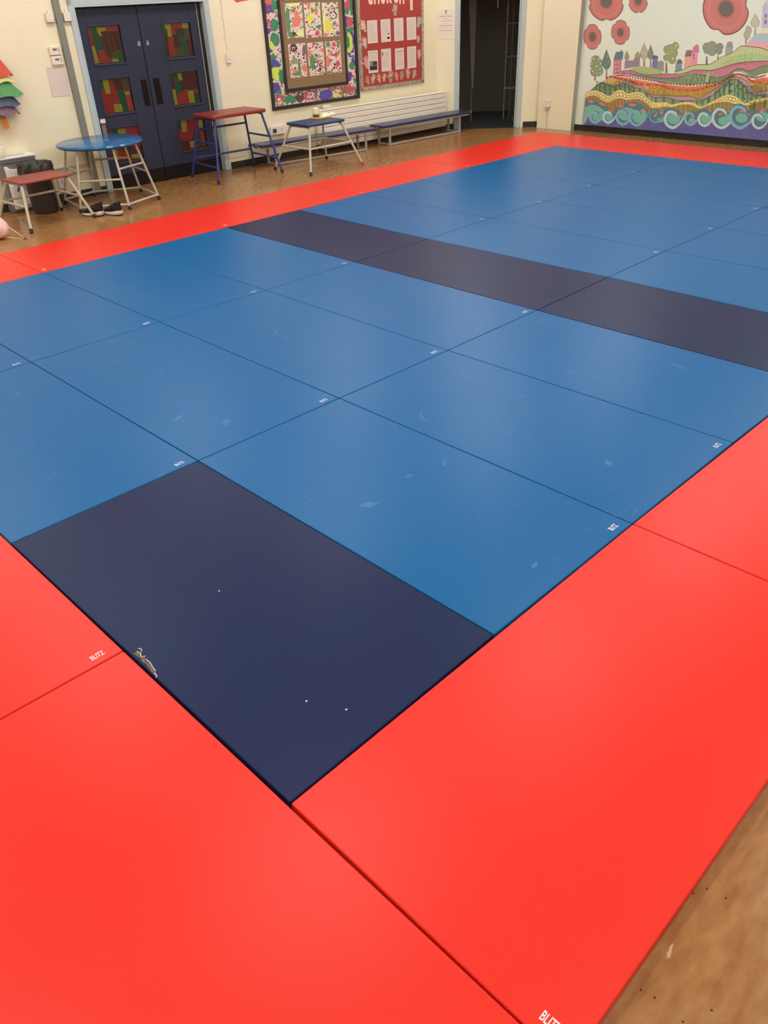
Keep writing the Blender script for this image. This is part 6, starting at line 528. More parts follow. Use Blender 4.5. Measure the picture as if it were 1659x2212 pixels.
1200 -20 24 7 3;80 512 1192 -17 27 8 2;80 492 1188 -12 28 7 1;80 472 1186 -9 30 8 0;80 452 1188 -5 30 8 -1;80 431 1193 -1 30 8 -3;80 411 1201 4 29 7 -4;80 392 1211 8 28 7 -5;80 375 1224 11 26 6 -5;80 358 1240 15 23 6 -6;80 344 1257 18 21 5 -7;80 332 1276 22 18 4 -8;80 323 1297 24 13 3 -8;80 317 1318 25 10 2 -9;80 313 1339 27 6 1 -9;80 312 1361 28 1 0 -8;80 314 1381 29 -2 -2 -8;80 319 1401 29 -7 -3
-7;80 327 1420 28 -11 -4 -7;80 337 1437 27 -15 -5 -6;80 350 1452 25 -19 -6 -5;80 365 1464 22 -22 -6 -4;80 382 1474 19 -25 -7 -3;80 400 1481 16 -27 -7 -2;80 419 1485 13 -28 -8 -1;80 439 1486 9 -29 -8 0;80 459 1484 5 -30 -8 2;80 480 1479 1 -29 -8 2;80 499 1471 -3 -28 -7 3;80 518 1461 -7 -28 -7 5;80 535 1448 -10 -26 -7 6;80 551 1432 -14 -23 -6 7;80 565 1415 -18 -20 -4 7;80 577 1397 -21 -17 -4 7;80
586 1377 -23 -14 -3 8;80 593 1356 -25 -10 -2 9;81 535 1337 -6 -39 -25 -29 -38 -11 -41 11 -33 28 -16 40 6 39 25 29 39 10 40 -10 33 -29;82 519 1337 -5 -31 -20 -23 -30 -9 -33 8 -26 23 -13 32 5 31 20 23 31 8 32 -8 26 -23;78 1099 1398 2 -21 0 -21 -4 -20 -6 -19 -10 -18 -19 -8 -20 -6 -5 -22 -13 -16 -19 -7 -20 -5 -21 -1 -21 1 -22 4 -21 6 -21 10 -19 12 -12 22 -8 21 -24 8 -17 16 -10 21 -8 21 -4 21 -2 22 2
21 4 20 6 19 10 17 20 9 20 5 5 22 14 15 19 7 20 4 20 1 22 -1 21 -4 21 -7 20 -9 18 -13 12 -21 8 -20 23 -9 18 -15 10 -20 7 -21;79 1090 1398 2 -20 -1 -20 -3 -19 -6 -18 -9 -16 -18 -8 -19 -5 -5 -22 -12 -14 -18 -7 -19 -4 -20 -2 -20 1 -20 4 -20 6 -19 9 -18 12 -11 20 -8 20 -22 8 -17 15 -9 19 -7 20 -4 20 -2 20 1 20 4 19 6 18 9 17 19 8 19 4 5 21 13 15 17 6 19 4 20 1 20 -1 20 -4 19 -7 19 -9 18 -11 11 -20 8
-19 21 -8 17 -15 9 -19 7 -19;80 1079 1395 -26 -5 -1 8;80 1080 1375 -27 -1 0 8;80 1078 1356 -27 2 1 8;80 1074 1337 -28 7 3 7;80 1067 1319 -27 11 3 6;80 1057 1303 -26 14 5 6;80 1045 1289 -24 18 5 5;80 1031 1277 -22 21 6 4;80 1014 1268 -19 23 7 3;80 997 1261 -17 25 8 2;80 978 1257 -13 27 7 0;80 958 1256 -9 27 8 0;80 938 1257 -6 29 8 -2;80 917 1262 -1 28 8 -2;80 898 1269 2 28 8 -4;80 879 1279 6 26 8
-4;80 861 1292 10 24 7 -5;80 845 1306 14 22 6 -6;80 831 1323 17 19 5 -7;80 819 1341 20 16 4 -7;80 809 1360 23 13 3 -8;80 802 1380 26 9 2 -8;80 798 1400 27 5 1 -8;80 797 1420 28 1 0 -7;80 799 1440 29 -3 -2 -7;80 804 1459 28 -7 -2 -7;80 811 1476 28 -10 -4 -7;80 822 1492 26 -14 -5 -6;80 834 1506 24 -18 -5 -4;80 849 1518 22 -21 -7 -4;80 865 1527 19 -23 -7 -3;80 883 1533 16 -25 -7 -1;80 902 1537 13 -26
-8 -1;80 921 1538 10 -27 -8 0;80 941 1536 6 -28 -8 2;80 961 1531 2 -27 -8 2;80 981 1524 -3 -27 -7 4;80 1000 1514 -7 -26 -7 5;80 1017 1502 -10 -24 -7 5;80 1033 1487 -14 -21 -6 6;80 1047 1471 -17 -19 -5 7;80 1058 1453 -20 -15 -4 7;80 1068 1435 -23 -13 -3 8;80 1075 1415 -25 -9 -2 8;81 1010 1398 -5 -34 -21 -26 -34 -9 -37 9 -29 25 -15 34 5 35 22 25 33 9 37 -9 29 -25;82 996 1398 -4 -28 -17 -20 -27 -7
-30 7 -23 20 -12 27 4 28 17 20 27 7 30 -7 23 -20;78 2846 1676 26 -39 4 -40 -5 -38 -11 -36 -16 -33 -21 -30 -27 -27 -31 -23 -35 -18 -38 -14 -42 -8 -43 -2 -46 8 -42 29 -39 24 -45 0 -48 7 -42 24 -36 31 -32 35 -28 37 -23 40 -17 40 -11 41 -5 41 1 40 7 39 12 36 25 29 42 14 36 13 16 34 22 32 37 15 41 7 43 1 44 -4 44 -9 43 -13 43 -19 40 -23 38 -26 34 -30 31 -34 21 -37 2 -42 2 -37;79 2828 1676 25 -37 4 -37
-5 -36 -10 -34 -15 -31 -21 -29 -25 -25 -29 -21 -33 -17 -36 -13 -39 -8 -41 -2 -43 8 -40 27 -36 23 -42 0 -46 6 -39 23 -34 29 -31 33 -26 35 -21 37 -16 38 -11 39 -5 39 1 37 7 36 12 34 22 28 40 13 34 12 15 32 21 31 34 14 39 6 41 2 41 -4 41 -8 41 -13 40 -18 38 -21 36 -25 33 -29 29 -31 20 -36 1 -39 2 -35;80 2827 1671 -53 -9 -2 15;80 2832 1634 -56 -2 0 15;80 2831 1597 -57 6 2 14;80 2824 1562 -58 13 5
13;80 2811 1529 -57 20 7 12;80 2793 1499 -55 27 9 11;80 2770 1472 -52 34 10 9;80 2741 1450 -48 39 13 8;80 2709 1432 -43 44 14 6;80 2672 1419 -36 48 15 4;80 2633 1412 -29 51 16 1;80 2592 1409 -22 54 17 -1;80 2549 1413 -14 54 17 -2;80 2507 1422 -6 54 17 -5;80 2464 1436 3 53 17 -7;80 2423 1456 12 50 16 -9;80 2385 1480 20 47 14 -11;80 2349 1508 29 43 13 -12;80 2318 1540 36 37 11 -13;80 2291 1575 42 31
10 -14;80 2269 1612 49 24 7 -15;80 2253 1650 53 17 5 -15;80 2243 1689 57 9 2 -15;80 2239 1728 59 1 0 -15;80 2242 1765 60 -6 -2 -15;80 2250 1801 60 -14 -4 -14;80 2265 1833 58 -21 -7 -12;80 2285 1863 56 -28 -9 -11;80 2310 1889 52 -34 -11 -10;80 2339 1910 48 -39 -13 -8;80 2373 1926 42 -43 -14 -6;80 2409 1938 36 -48 -15 -3;80 2448 1944 29 -50 -15 -1;80 2489 1945 22 -52 -17 1;80 2531 1940 13 -52 -16
3;80 2573 1930 5 -51 -16 5;80 2613 1916 -2 -50 -16 7;80 2653 1896 -11 -47 -15 8;80 2690 1873 -19 -45 -14 11;80 2724 1845 -27 -40 -12 12;80 2754 1814 -33 -34 -11 12;80 2780 1781 -40 -29 -9 14;80 2801 1745 -45 -22 -7 14;80 2817 1709 -49 -16 -5 14;81 2675 1678 -5 -61 -39 -44 -65 -16 -72 17 -59 46 -32 62 6 61 40 44 65 15 71 -17 59 -46;82 2648 1679 -4 -49 -32 -36 -51 -13 -57 14 -48 37 -25 49 4 49 33 36
51 12 57 -14 47 -36"""
polys = []
for ln in MDATA.replace('\n', ' ').split(';'):
    t = [int(v) for v in ln.split()]; x, z = t[1], t[2]; p = [((x - 7000) / 1000, z / 1000)]
    for i in range(3, len(t), 2):
        x += t[i]; z += t[i + 1]; p.append(((x - 7000) / 1000, z / 1000))
    polys.append((MCOL[t[0]], p))
polys = [(tuple(c_[i] * .88 + (225, 220, 202)[i] * .12 for i in range(3)), p) for c_, p in polys]   # pale haze put into the mural colours
OUT = [[[-5.082,0.901],[-5.056,0.907],[-5.019,0.916],[-4.978,0.926],[-4.943,0.936],[-4.915,0.947],[-4.89,0.96],[-4.865,0.972],[-4.837,0.982],[-4.805,0.99],[-4.77,0.996],[-4.735,1.001],[-4.701,1.005],[-4.667,1.006],[-4.633,1.004],[-4.601,1.004],[-4.572,1.008],[-4.546,1.016],[-4.523,1.029],[-4.502,1.042],[-4.481,1.055],[-4.46,1.068],[-4.44,1.08],[-4.421,1.092],[-4.401,1.102],[-4.38,1.111],[-4.359,1.119],[-4.339,1.126],[-4.318,1.134],[-4.298,1.143],[-4.277,1.152],[-4.257,1.161],[-4.238,1.172],[-4.222,1.185],[-4.207,1.2],[-4.193,1.213],[-4.18,1.224],[-4.169,1.232],[-4.161,1.238],[-4.15,1.241],[-4.132,1.243],[-4.103,1.243],[-4.068,1.241],[-4.029,1.237],[-3.993,1.234],[-3.959,1.232],[-3.925,1.229],[-3.893,1.226],[-3.863,1.221],[-3.834,1.214],[-3.806,1.205],[-3.782,1.196],[-3.765,1.19]],[[-6.04,0.853],[-6.023,0.86],[-5.999,0.871],[-5.97,0.882],[-5.938,0.89],[-5.902,0.895],[-5.862,0.899],[-5.821,0.9],[-5.78,0.898],[-5.74,0.891],[-5.701,0.879],[-5.661,0.866],[-5.616,0.858],[-5.568,0.853],[-5.515,0.851],[-5.462,0.851],[-5.41,0.852],[-5.358,0.855],[-5.306,0.861],[-5.257,0.867],[-5.212,0.872],[-5.175,0.873],[-5.142,0.872],[-5.111,0.872],[-5.077,0.873],[-5.037,0.875],[-4.996,0.879],[-4.954,0.883],[-4.915,0.89],[-4.88,0.9],[-4.846,0.912],[-4.814,0.924],[-4.78,0.933],[-4.746,0.936],[-4.711,0.937],[-4.676,0.937],[-4.641,0.937],[-4.606,0.937],[-4.571,0.937],[-4.537,0.938],[-4.503,0.94],[-4.47,0.946],[-4.437,0.954],[-4.405,0.962],[-4.373,0.971],[-4.341,0.98],[-4.31,0.989],[-4.278,0.999],[-4.247,1.008],[-4.217,1.017],[-4.187,1.026],[-4.156,1.034],[-4.122,1.041],[-4.084,1.047],[-4.043,1.051],[-4.0,1.056],[-3.953,1.059],[-3.897,1.063],[-3.834,1.067],[-3.776,1.069],[-3.737,1.071]],[[-6.039,0.849],[-6.01,0.851],[-5.969,0.854],[-5.923,0.857],[-5.879,0.858],[-5.841,0.857],[-5.803,0.854],[-5.763,0.85],[-5.719,0.846],[-5.671,0.842],[-5.62,0.837],[-5.565,0.832],[-5.508,0.828],[-5.445,0.824],[-5.376,0.821],[-5.31,0.818],[-5.252,0.816],[-5.205,0.816],[-5.165,0.818],[-5.129,0.82],[-5.097,0.822],[-5.071,0.823],[-5.051,0.824],[-5.03,0.827],[-5.001,0.832],[-4.96,0.841],[-4.911,0.855],[-4.862,0.868],[-4.817,0.877],[-4.779,0.881],[-4.743,0.883],[-4.709,0.883],[-4.676,0.881],[-4.643,0.879],[-4.611,0.875],[-4.581,0.87],[-4.552,0.866],[-4.526,0.862],[-4.503,0.858],[-4.48,0.855],[-4.458,0.853],[-4.435,0.852],[-4.413,0.852],[-4.39,0.853],[-4.367,0.856],[-4.342,0.861],[-4.315,0.868],[-4.289,0.876],[-4.265,0.886],[-4.244,0.899],[-4.224,0.914],[-4.205,0.929],[-4.188,0.942],[-4.173,0.951],[-4.16,0.959],[-4.147,0.965],[-4.132,0.97],[-4.116,0.972],[-4.099,0.974],[-4.081,0.973],[-4.063,0.971],[-4.045,0.966],[-4.027,0.958],[-4.009,0.951],[-3.988,0.947],[-3.964,0.948],[-3.938,0.952],[-3.912,0.958],[-3.889,0.965],[-3.868,0.974],[-3.85,0.984],[-3.832,0.995],[-3.813,1.004],[-3.789,1.01],[-3.764,1.015],[-3.741,1.018],[-3.725,1.021]],[[-6.307,0.717],[-6.283,0.717],[-6.248,0.716],[-6.21,0.716],[-6.173,0.713],[-6.138,0.707],[-6.102,0.698],[-6.068,0.691],[-6.038,0.688],[-6.015,0.693],[-5.996,0.703],[-5.978,0.715],[-5.956,0.725],[-5.928,0.735],[-5.897,0.745],[-5.864,0.753],[-5.832,0.755],[-5.799,0.749],[-5.766,0.738],[-5.732,0.724],[-5.698,0.714],[-5.664,0.709],[-5.629,0.707],[-5.594,0.704],[-5.559,0.694],[-5.523,0.675],[-5.487,0.649],[-5.452,0.623],[-5.419,0.604],[-5.392,0.595],[-5.368,0.592],[-5.344,0.591],[-5.314,0.591],[-5.279,0.59],[-5.24,0.59],[-5.198,0.591],[-5.154,0.591],[-5.107,0.591],[-5.057,0.591],[-5.006,0.59],[-4.956,0.591],[-4.905,0.593],[-4.854,0.596],[-4.806,0.598],[-4.763,0.597],[-4.727,0.59],[-4.695,0.58],[-4.667,0.571],[-4.642,0.567],[-4.623,0.569],[-4.608,0.576],[-4.593,0.586],[-4.573,0.598],[-4.545,0.613],[-4.512,0.632],[-4.479,0.651],[-4.447,0.671],[-4.419,0.69],[-4.391,0.709],[-4.366,0.728],[-4.344,0.745],[-4.326,0.761],[-4.311,0.775],[-4.298,0.788],[-4.283,0.801],[-4.266,0.815],[-4.248,0.828],[-4.23,0.84],[-4.213,0.85],[-4.198,0.857],[-4.185,0.862],[-4.171,0.865],[-4.154,0.867],[-4.133,0.868],[-4.108,0.869],[-4.082,0.867],[-4.056,0.863],[-4.029,0.854],[-4.0,0.841],[-3.973,0.827],[-3.949,0.813],[-3.93,0.801],[-3.913,0.788],[-3.899,0.775],[-3.885,0.763],[-3.874,0.752],[-3.864,0.741],[-3.854,0.732],[-3.842,0.723],[-3.826,0.715],[-3.809,0.708],[-3.79,0.702],[-3.767,0.7],[-3.739,0.702],[-3.706,0.708],[-3.675,0.715],[-3.654,0.72]],[[-6.369,0.676],[-6.357,0.681],[-6.339,0.689],[-6.318,0.697],[-6.294,0.702],[-6.267,0.704],[-6.236,0.704],[-6.204,0.702],[-6.171,0.698],[-6.137,0.689],[-6.101,0.677],[-6.066,0.666],[-6.034,0.663],[-6.006,0.67],[-5.981,0.685],[-5.957,0.7],[-5.933,0.712],[-5.907,0.718],[-5.88,0.723],[-5.854,0.724],[-5.827,0.722],[-5.799,0.712],[-5.771,0.698],[-5.742,0.682],[-5.712,0.671],[-5.682,0.668],[-5.652,0.67],[-5.62,0.67],[-5.585,0.664],[-5.544,0.648],[-5.498,0.625],[-5.453,0.602],[-5.416,0.584],[-5.39,0.572],[-5.373,0.563],[-5.355,0.557],[-5.328,0.554],[-5.291,0.555],[-5.246,0.561],[-5.198,0.566],[-5.15,0.567],[-5.1,0.561],[-5.048,0.551],[-4.996,0.54],[-4.945,0.534],[-4.895,0.533],[-4.844,0.535],[-4.795,0.539],[-4.752,0.541],[-4.716,0.541],[-4.685,0.541],[-4.656,0.541],[-4.628,0.543],[-4.601,0.548],[-4.575,0.554],[-4.548,0.562],[-4.521,0.572],[-4.489,0.587],[-4.456,0.604],[-4.423,0.622],[-4.395,0.641],[-4.373,0.661],[-4.355,0.682],[-4.338,0.703],[-4.321,0.723],[-4.302,0.741],[-4.284,0.759],[-4.265,0.776],[-4.245,0.791],[-4.221,0.806],[-4.196,0.82],[-4.171,0.831],[-4.147,0.837],[-4.128,0.838],[-4.11,0.834],[-4.093,0.827],[-4.072,0.817],[-4.048,0.802],[-4.022,0.784],[-3.995,0.764],[-3.968,0.745],[-3.942,0.725],[-3.916,0.705],[-3.89,0.687],[-3.865,0.673],[-3.842,0.664],[-3.822,0.659],[-3.8,0.657],[-3.775,0.656],[-3.741,0.659],[-3.703,0.664],[-3.667,0.67],[-3.643,0.673]],[[-6.101,0.826],[-6.09,0.831],[-6.074,0.837],[-6.056,0.844],[-6.039,0.849],[-6.026,0.853],[-6.013,0.855],[-5.998,0.857],[-5.976,0.857],[-5.944,0.854],[-5.906,0.849],[-5.864,0.844],[-5.823,0.839],[-5.784,0.835],[-5.744,0.832],[-5.703,0.828],[-5.663,0.823],[-5.624,0.817],[-5.586,0.809],[-5.546,0.802],[-5.503,0.796],[-5.452,0.79],[-5.396,0.786],[-5.342,0.782],[-5.296,0.778],[-5.263,0.775],[-5.238,0.773],[-5.214,0.772],[-5.186,0.769],[-5.153,0.766],[-5.119,0.762],[-5.08,0.758],[-5.035,0.754],[-4.979,0.751],[-4.915,0.749],[-4.851,0.747],[-4.792,0.748],[-4.742,0.751],[-4.696,0.758],[-4.652,0.765],[-4.607,0.77],[-4.56,0.773],[-4.512,0.774],[-4.466,0.776],[-4.424,0.781],[-4.387,0.789],[-4.354,0.8],[-4.324,0.812],[-4.297,0.824],[-4.273,0.837],[-4.254,0.851],[-4.236,0.866],[-4.219,0.88],[-4.204,0.895],[-4.191,0.911],[-4.178,0.925],[-4.16,0.935],[-4.137,0.94],[-4.11,0.942],[-4.082,0.942],[-4.055,0.938],[-4.031,0.93],[-4.006,0.918],[-3.982,0.905],[-3.959,0.896],[-3.936,0.89],[-3.913,0.885],[-3.891,0.883],[-3.87,0.884],[-3.85,0.889],[-3.831,0.898],[-3.812,0.908],[-3.792,0.916],[-3.769,0.921],[-3.743,0.925],[-3.719,0.928],[-3.703,0.93]]]
for L in OUT:   # thin dark outlines along the hill crests
    w_ = .0035; polys.append(((90, 95, 75), [(x, z + w_) for x, z in L] + [(x, z - w_) for x, z in L[::-1]]))
# the painting runs on past the view to the right in the same manner
polys += [(c_, [(-6.98 - x, z) for x, z in p][::-1]) for c_, p in polys]
TXT = [["COMPASSION",[[-5.017,0.763],[-4.795,0.763],[-4.573,0.783],[-4.375,0.806]],0.125,[165,195,140]],["HOPE",[[-4.385,0.547],[-4.322,0.598],[-4.243,0.656],[-4.125,0.692]],0.2,[80,105,70]],["PERSEVERANCE",[[-4.104,0.678],[-4.011,0.62],[-3.906,0.586],[-3.808,0.614],[-3.636,0.645]],0.17,[80,110,75]],["PERSEVERANCE",[[-6.373,0.619],[-6.245,0.59],[-6.129,0.56],[-5.986,0.635],[-5.846,0.641],[-5.683,0.622]],0.12,[80,105,75]],["RESPECT",[[-5.442,0.616],[-5.267,0.615],[-5.023,0.597]],0.12,[170,140,60]],["THANKFULNESS",[[-5.055,0.596],[-4.764,0.605],[-4.535,0.643],[-4.411,0.715]],0.1,[175,145,65]],["TRUTHFULNESS",[[-4.393,0.982],[-4.25,1.023],[-4.081,1.053],[-3.873,1.083]],0.12,[205,225,165]],["KINDNESS",[[-3.858,0.756],[-3.657,0.734]],0.11,[175,145,65]],["FRIENDSHIP",[[-3.849,0.45],[-3.737,0.495],[-3.606,0.517]],0.1,[95,110,60]],["LOVE",[[-4.592,0.505],[-4.433,0.553]],0.07,[90,115,80]]]
for s_, path, h, col in TXT:
    tot = sum(math.dist(a, b) for a, b in zip(path, path[1:])); n = len(s_)
    for i, ch in enumerate(s_):
        d = tot * (i + .5) / n; k = 0
        while k < len(path) - 2 and d > math.dist(path[k], path[k + 1]): d -= math.dist(path[k], path[k + 1]); k += 1
        a, b_ = path[k], path[k + 1]; L = math.dist(a, b_) or 1; tx, tz = (b_[0] - a[0]) / L, (b_[1] - a[1]) / L
        px, pz = a[0] + tx * d, a[1] + tz * d; wd = tot / n * .8
        vs, fs = fit_text(ch, -wd / 2, wd / 2, 0, h, -.012)
        for f in fs: polys.append((col, [(px + vs[j][0] * tx - vs[j][1] * tz * .15, pz + vs[j][0] * tz + vs[j][1]) for j in f]))
mur = paint('wall_mural', polys, PAINT, loc=FW.loc(0, 0), rotz=FW.a, eps=.00008)
tag(mur, 'painted mural of layered hills, curling waves and red poppies on the far wall', 'mural')

# ================================================================ MATS
def mat_vinyl(name, col, col2, rough=.42, scuff=None, spec=.5):
    m = bpy.data.materials.new(name); m.use_nodes = True; nt = m.node_tree; b = nt.nodes['Principled BSDF']
    tc = nt.nodes.new('ShaderNodeTexCoord'); geo = nt.nodes.new('ShaderNodeNewGeometry')
    n = nt.nodes.new('ShaderNodeTexNoise'); n.inputs['Scale'].default_value = 1.6; n.inputs['Detail'].default_value = 5
    nt.links.new(geo.outputs['Position'], n.inputs['Vector'])
    x = nt.nodes.new('ShaderNodeMix'); x.data_type = 'RGBA'; x.inputs['A'].default_value = lin(col); x.inputs['B'].default_value = lin(col2)
    nt.links.new(n.outputs['Fac'], x.inputs['Factor']); last = x.outputs['Result']
    if scuff:
        mp = nt.nodes.new('ShaderNodeMapping'); mp.inputs['Scale'].default_value = (3, 16, 1); mp.inputs['Rotation'].default_value = (0, 0, .5)
        nt.links.new(geo.outputs['Position'], mp.inputs['Vector'])
        s1 = nt.nodes.new('ShaderNodeTexNoise'); s1.inputs['Scale'].default_value = 1.5; s1.inputs['Detail'].default_value = 9; s1.inputs['Distortion'].default_value = 1.2
        nt.links.new(mp.outputs[0], s1.inputs['Vector'])
        mr = nt.nodes.new('ShaderNodeMapRange'); mr.inputs[1].default_value = .64; mr.inputs[2].default_value = .76; mr.inputs[4].default_value = scuff[1]
        nt.links.new(s1.outputs['Fac'], mr.inputs[0])
        y = nt.nodes.new('ShaderNodeMix'); y.data_type = 'RGBA'; y.inputs['B'].default_value = lin(scuff[0])
        nt.links.new(mr.outputs[0], y.inputs['Factor']); nt.links.new(last, y.inputs['A']); last = y.outputs['Result']
    nt.links.new(last, b.inputs['Base Color']); b.inputs['Roughness'].default_value = rough; b.inputs['Specular IOR Level'].default_value = spec
    g = nt.nodes.new('ShaderNodeTexNoise'); g.inputs['Scale'].default_value = 420; g.inputs['Detail'].default_value = 2
    nt.links.new(geo.outputs['Position'], g.inputs['Vector'])
    bp = nt.nodes.new('ShaderNodeBump'); bp.inputs['Strength'].default_value = .12; bp.inputs['Distance'].default_value = .002
    nt.links.new(g.outputs['Fac'], bp.inputs['Height']); nt.links.new(bp.outputs[0], b.inputs['Normal'])
    return m
RED = mat_vinyl('red_mat_vinyl', (226, 50, 36), (222, 44, 28), .34, spec=.2)
BLUE = mat_vinyl('blue_mat_vinyl', (16, 90, 146), (10, 92, 142), .33, spec=.15, scuff=((92, 134, 176), .30))
DARK = mat_vinyl('navy_mat_vinyl', (28, 28, 70), (16, 40, 72), .38, spec=.13)
SCUF = mat('scuff_mark_blue', (44, 108, 160), .5, noise=(60, .9, (16, 91, 145))); LOGO = mat('logo_print_white', (222, 216, 216), .5)
TH = .04
# joints of the lattice, metres; small wander as laid
J = {(1, 0): (1.006, .010), (2, 0): (2.001, .010), (3, 0): (3.006, .010), (0, 2): (-.010, 2.001), (1, 2): (1.001, 1.993), (2, 2): (2.008, 1.987),
     (3, 2): (2.990, 1.980), (4, 2): (4.005, 1.982), (5, 2): (5.018, 1.997), (6, 2): (5.978, 2.008), (8, 2): (8.012, 2.003), (1, 4): (.999, 4.027),
     (2, 4): (2.008, 4.026), (3, 4): (2.994, 3.985), (4, 4): (4.009, 3.982), (5, 4): (4.99, 3.982), (6, 4): (5.99, 4.005), (7, 4): (6.972, 3.988),
     (2, 6): (2.005, 6.025), (4, 6): (4.025, 6.003), (5, 6): (5.012, 5.978), (0, 1): (-.008, .98), (0, 3): (-.012, 3.0), (0, 4): (-.01, 4.03), (0, 6): (0, 6.04), (1, 6): (1.0, 6.03), (3, 6): (3.01, 6.013), (6, 6): (6.0, 5.978), (7, 6): (7, 5.976), (8, 6): (8, 5.973), (9, 6): (9, 5.97), (10, 6): (9.975, 5.967), (0, 0): (.002, 0), (4, -1): (4.0, -1.0),
     (0, -1): (0, -1.0), (11, 7): (10.93, 6.97), (10, 7): (9.97, 6.97)}
def jt(u, v): return J.get((u, v), (float(u), float(v)))
lv, lf_ = fit_text('BLITZ', 0, 1, 0, 1, .018)
def judo_mat(u0, u1, v0, v1, m, name, label, cat, group, logo=True):
    cs = [jt(u0, v0), jt(u1, v0), jt(u1, v1), jt(u0, v1)]
    cx = sum(c[0] for c in cs) / 4; cy = sum(c[1] for c in cs) / 4; g = .0022
    root = thing(name, label, cat, (cx, cy, 0), 0, group)
    sg = [(1, 1), (-1, 1), (-1, -1), (1, -1)]
    pts = [(c[0] - cx + s[0] * g, c[1] - cy + s[1] * g) for c, s in zip(cs, sg)]
    build('mat_body', MB().prism(pts, .001, TH), m, root, bevel=.005, seg=3)
    if logo:
        mb = MB()
        if v1 - v0 > u1 - u0:    # long side across: print along +u in the corner (u1, v0)
            ax, ay = pts[1]; vs = [(ax - .107 + x * .052, ay + .034 + y * .026, TH + .0006) for x, y in lv]
        else:                    # long side away: print along -v in the corner (u0, v0)
            ax, ay = pts[0]; vs = [(ax + .034 + y * .026, ay + .107 - x * .052, TH + .0006) for x, y in lv]
        mb.add(vs, lf_); build('logo_print', mb, LOGO, root)
    return root
ORD = ['nearest', 'second', 'third', 'fourth', 'fifth', 'sixth', 'seventh', 'eighth', 'ninth', 'farthest']
COLN = ['right-hand column', 'middle column', 'left column by the red border']
RM = {}
for u in range(10):
    for j in range(3):
        v = 2 * j
        if u == 0 and j == 0: RM[u, j] = judo_mat(0, 1, 0, 2, DARK, 'judo_mat', 'near navy mat with a torn edge, in the corner of the red border', 'mat', 'navy judo mats', False)
        elif u == 4: RM[u, j] = judo_mat(4, 5, v, v + 2, DARK, 'judo_mat', 'navy mat in the dark stripe across the blue field, ' + ['right of the three', 'middle of the three', 'left one touching the red border'][j], 'mat', 'navy judo mats', False)
        else: RM[u, j] = judo_mat(u, u + 1, v, v + 2, BLUE, 'judo_mat', 'blue judo mat, ' + ORD[u] + ' row, ' + COLN[j], 'mat', 'blue judo mats')
for u in range(0, 10, 2):
    RM['l', u] = judo_mat(u, u + 2, 6, 7, RED, 'judo_mat', 'red judo mat of the long left border, ' + ORD[u // 2 if u < 8 else 9] + ' of five', 'mat', 'red judo mats')
for u in (0, 2, 4):
    RM['r', u] = judo_mat(u, u + 2, -1, 0, RED, 'judo_mat', 'red judo mat of the right border, ' + ['the large near one beside bare floor', 'second from the camera', 'third from the camera at the frame edge'][u // 2], 'mat', 'red judo mats')
for v, lb in ((5, 'corner one by the doorway'), (3, 'second from the left corner'), (1, 'third from the left corner')):
    RM['f', v] = judo_mat(10, 11, v, v + 2, RED, 'judo_mat', 'red judo mat of the far border under the mural, ' + lb, 'mat', 'red judo mats')
RM['n', -1] = judo_mat(-1, 0, -1, 1, RED, 'judo_mat', 'red judo mat filling the bottom left foreground', 'mat', 'red judo mats')
RM['n', 1] = judo_mat(-1, 0, 1, 3, RED, 'judo_mat', 'red judo mat at the left edge beside the torn navy mat', 'mat', 'red judo mats')
# pale scuffs left by feet
def scuff(key, x, y, L, Wd, ang, bend=0):
    r = RM[key]; n = 14; up = []; dn = []
    for i in range(n + 1):
        t = i / n; px = (t - .5) * L; c = bend * (1 - (2 * t - 1) ** 2); w_ = Wd * math.sin(PI * min(max(t, .03), .97)) ** .6 * (1 + .25 * math.sin(9 * t + x * 7)) / 2
        up.append((px, c + w_)); dn.append((px, c - w_))
    ca, sa = math.cos(ang), math.sin(ang); P = [(x + a * ca - b * sa - r.location[0], y + a * sa + b * ca - r.location[1]) for a, b in up + dn[::-1]]
    build('scuff', MB().add([(a, b, TH + .0005) for a, b in P], [tuple(range(len(P)))]), SCUF, r)
for a in [((2, 1), 2.46, 3.13, .16, .022, 1.0, .03), ((2, 1), 2.43, 3.02, .07, .02, .2, 0), ((1, 1), 1.366, 2.246, .085, .045, .9), ((1, 1), 1.207, 2.509, .1, .03, .35),
          ((1, 0), 1.313, 1.01, .09, .042, -.6), ((2, 0), 2.173, 1.424, .15, .018, 1.15, .03), ((2, 0), 2.398, .378, .07, .035, .9), ((3, 0), 3.731, .703, .12, .03, 1.3), ((1, 0), 1.63, 1.05, .05, .025, -.3),
          ((1, 0), 1.459, .154, .06, .02, .2), ((1, 1), 1.521, 3.197, .05, .02, .4), ((1, 2), 1.576, 4.476, .08, .02, 0), ((1, 1), 1.396, 3.584, .12, .012, .1), ((0, 1), .744, 3.6, .14, .014, .2), ((1, 2), 1.782, 5.80, .1, .022, .3),
          ((2, 2), 2.198, 5.116, .1, .016, .2), ((2, 2), 2.25, 5.0, .13, .012, .35), ((1, 0), 1.846, 1.002, .06, .02, .8), ((3, 2), 3.408, 4.898, .1, .02, .1), ((3, 2), 3.15, 5.3, .1, .016, .2), ((1, 2), 1.25, 4.35, .1, .016, .25)]:
    scuff(*a)
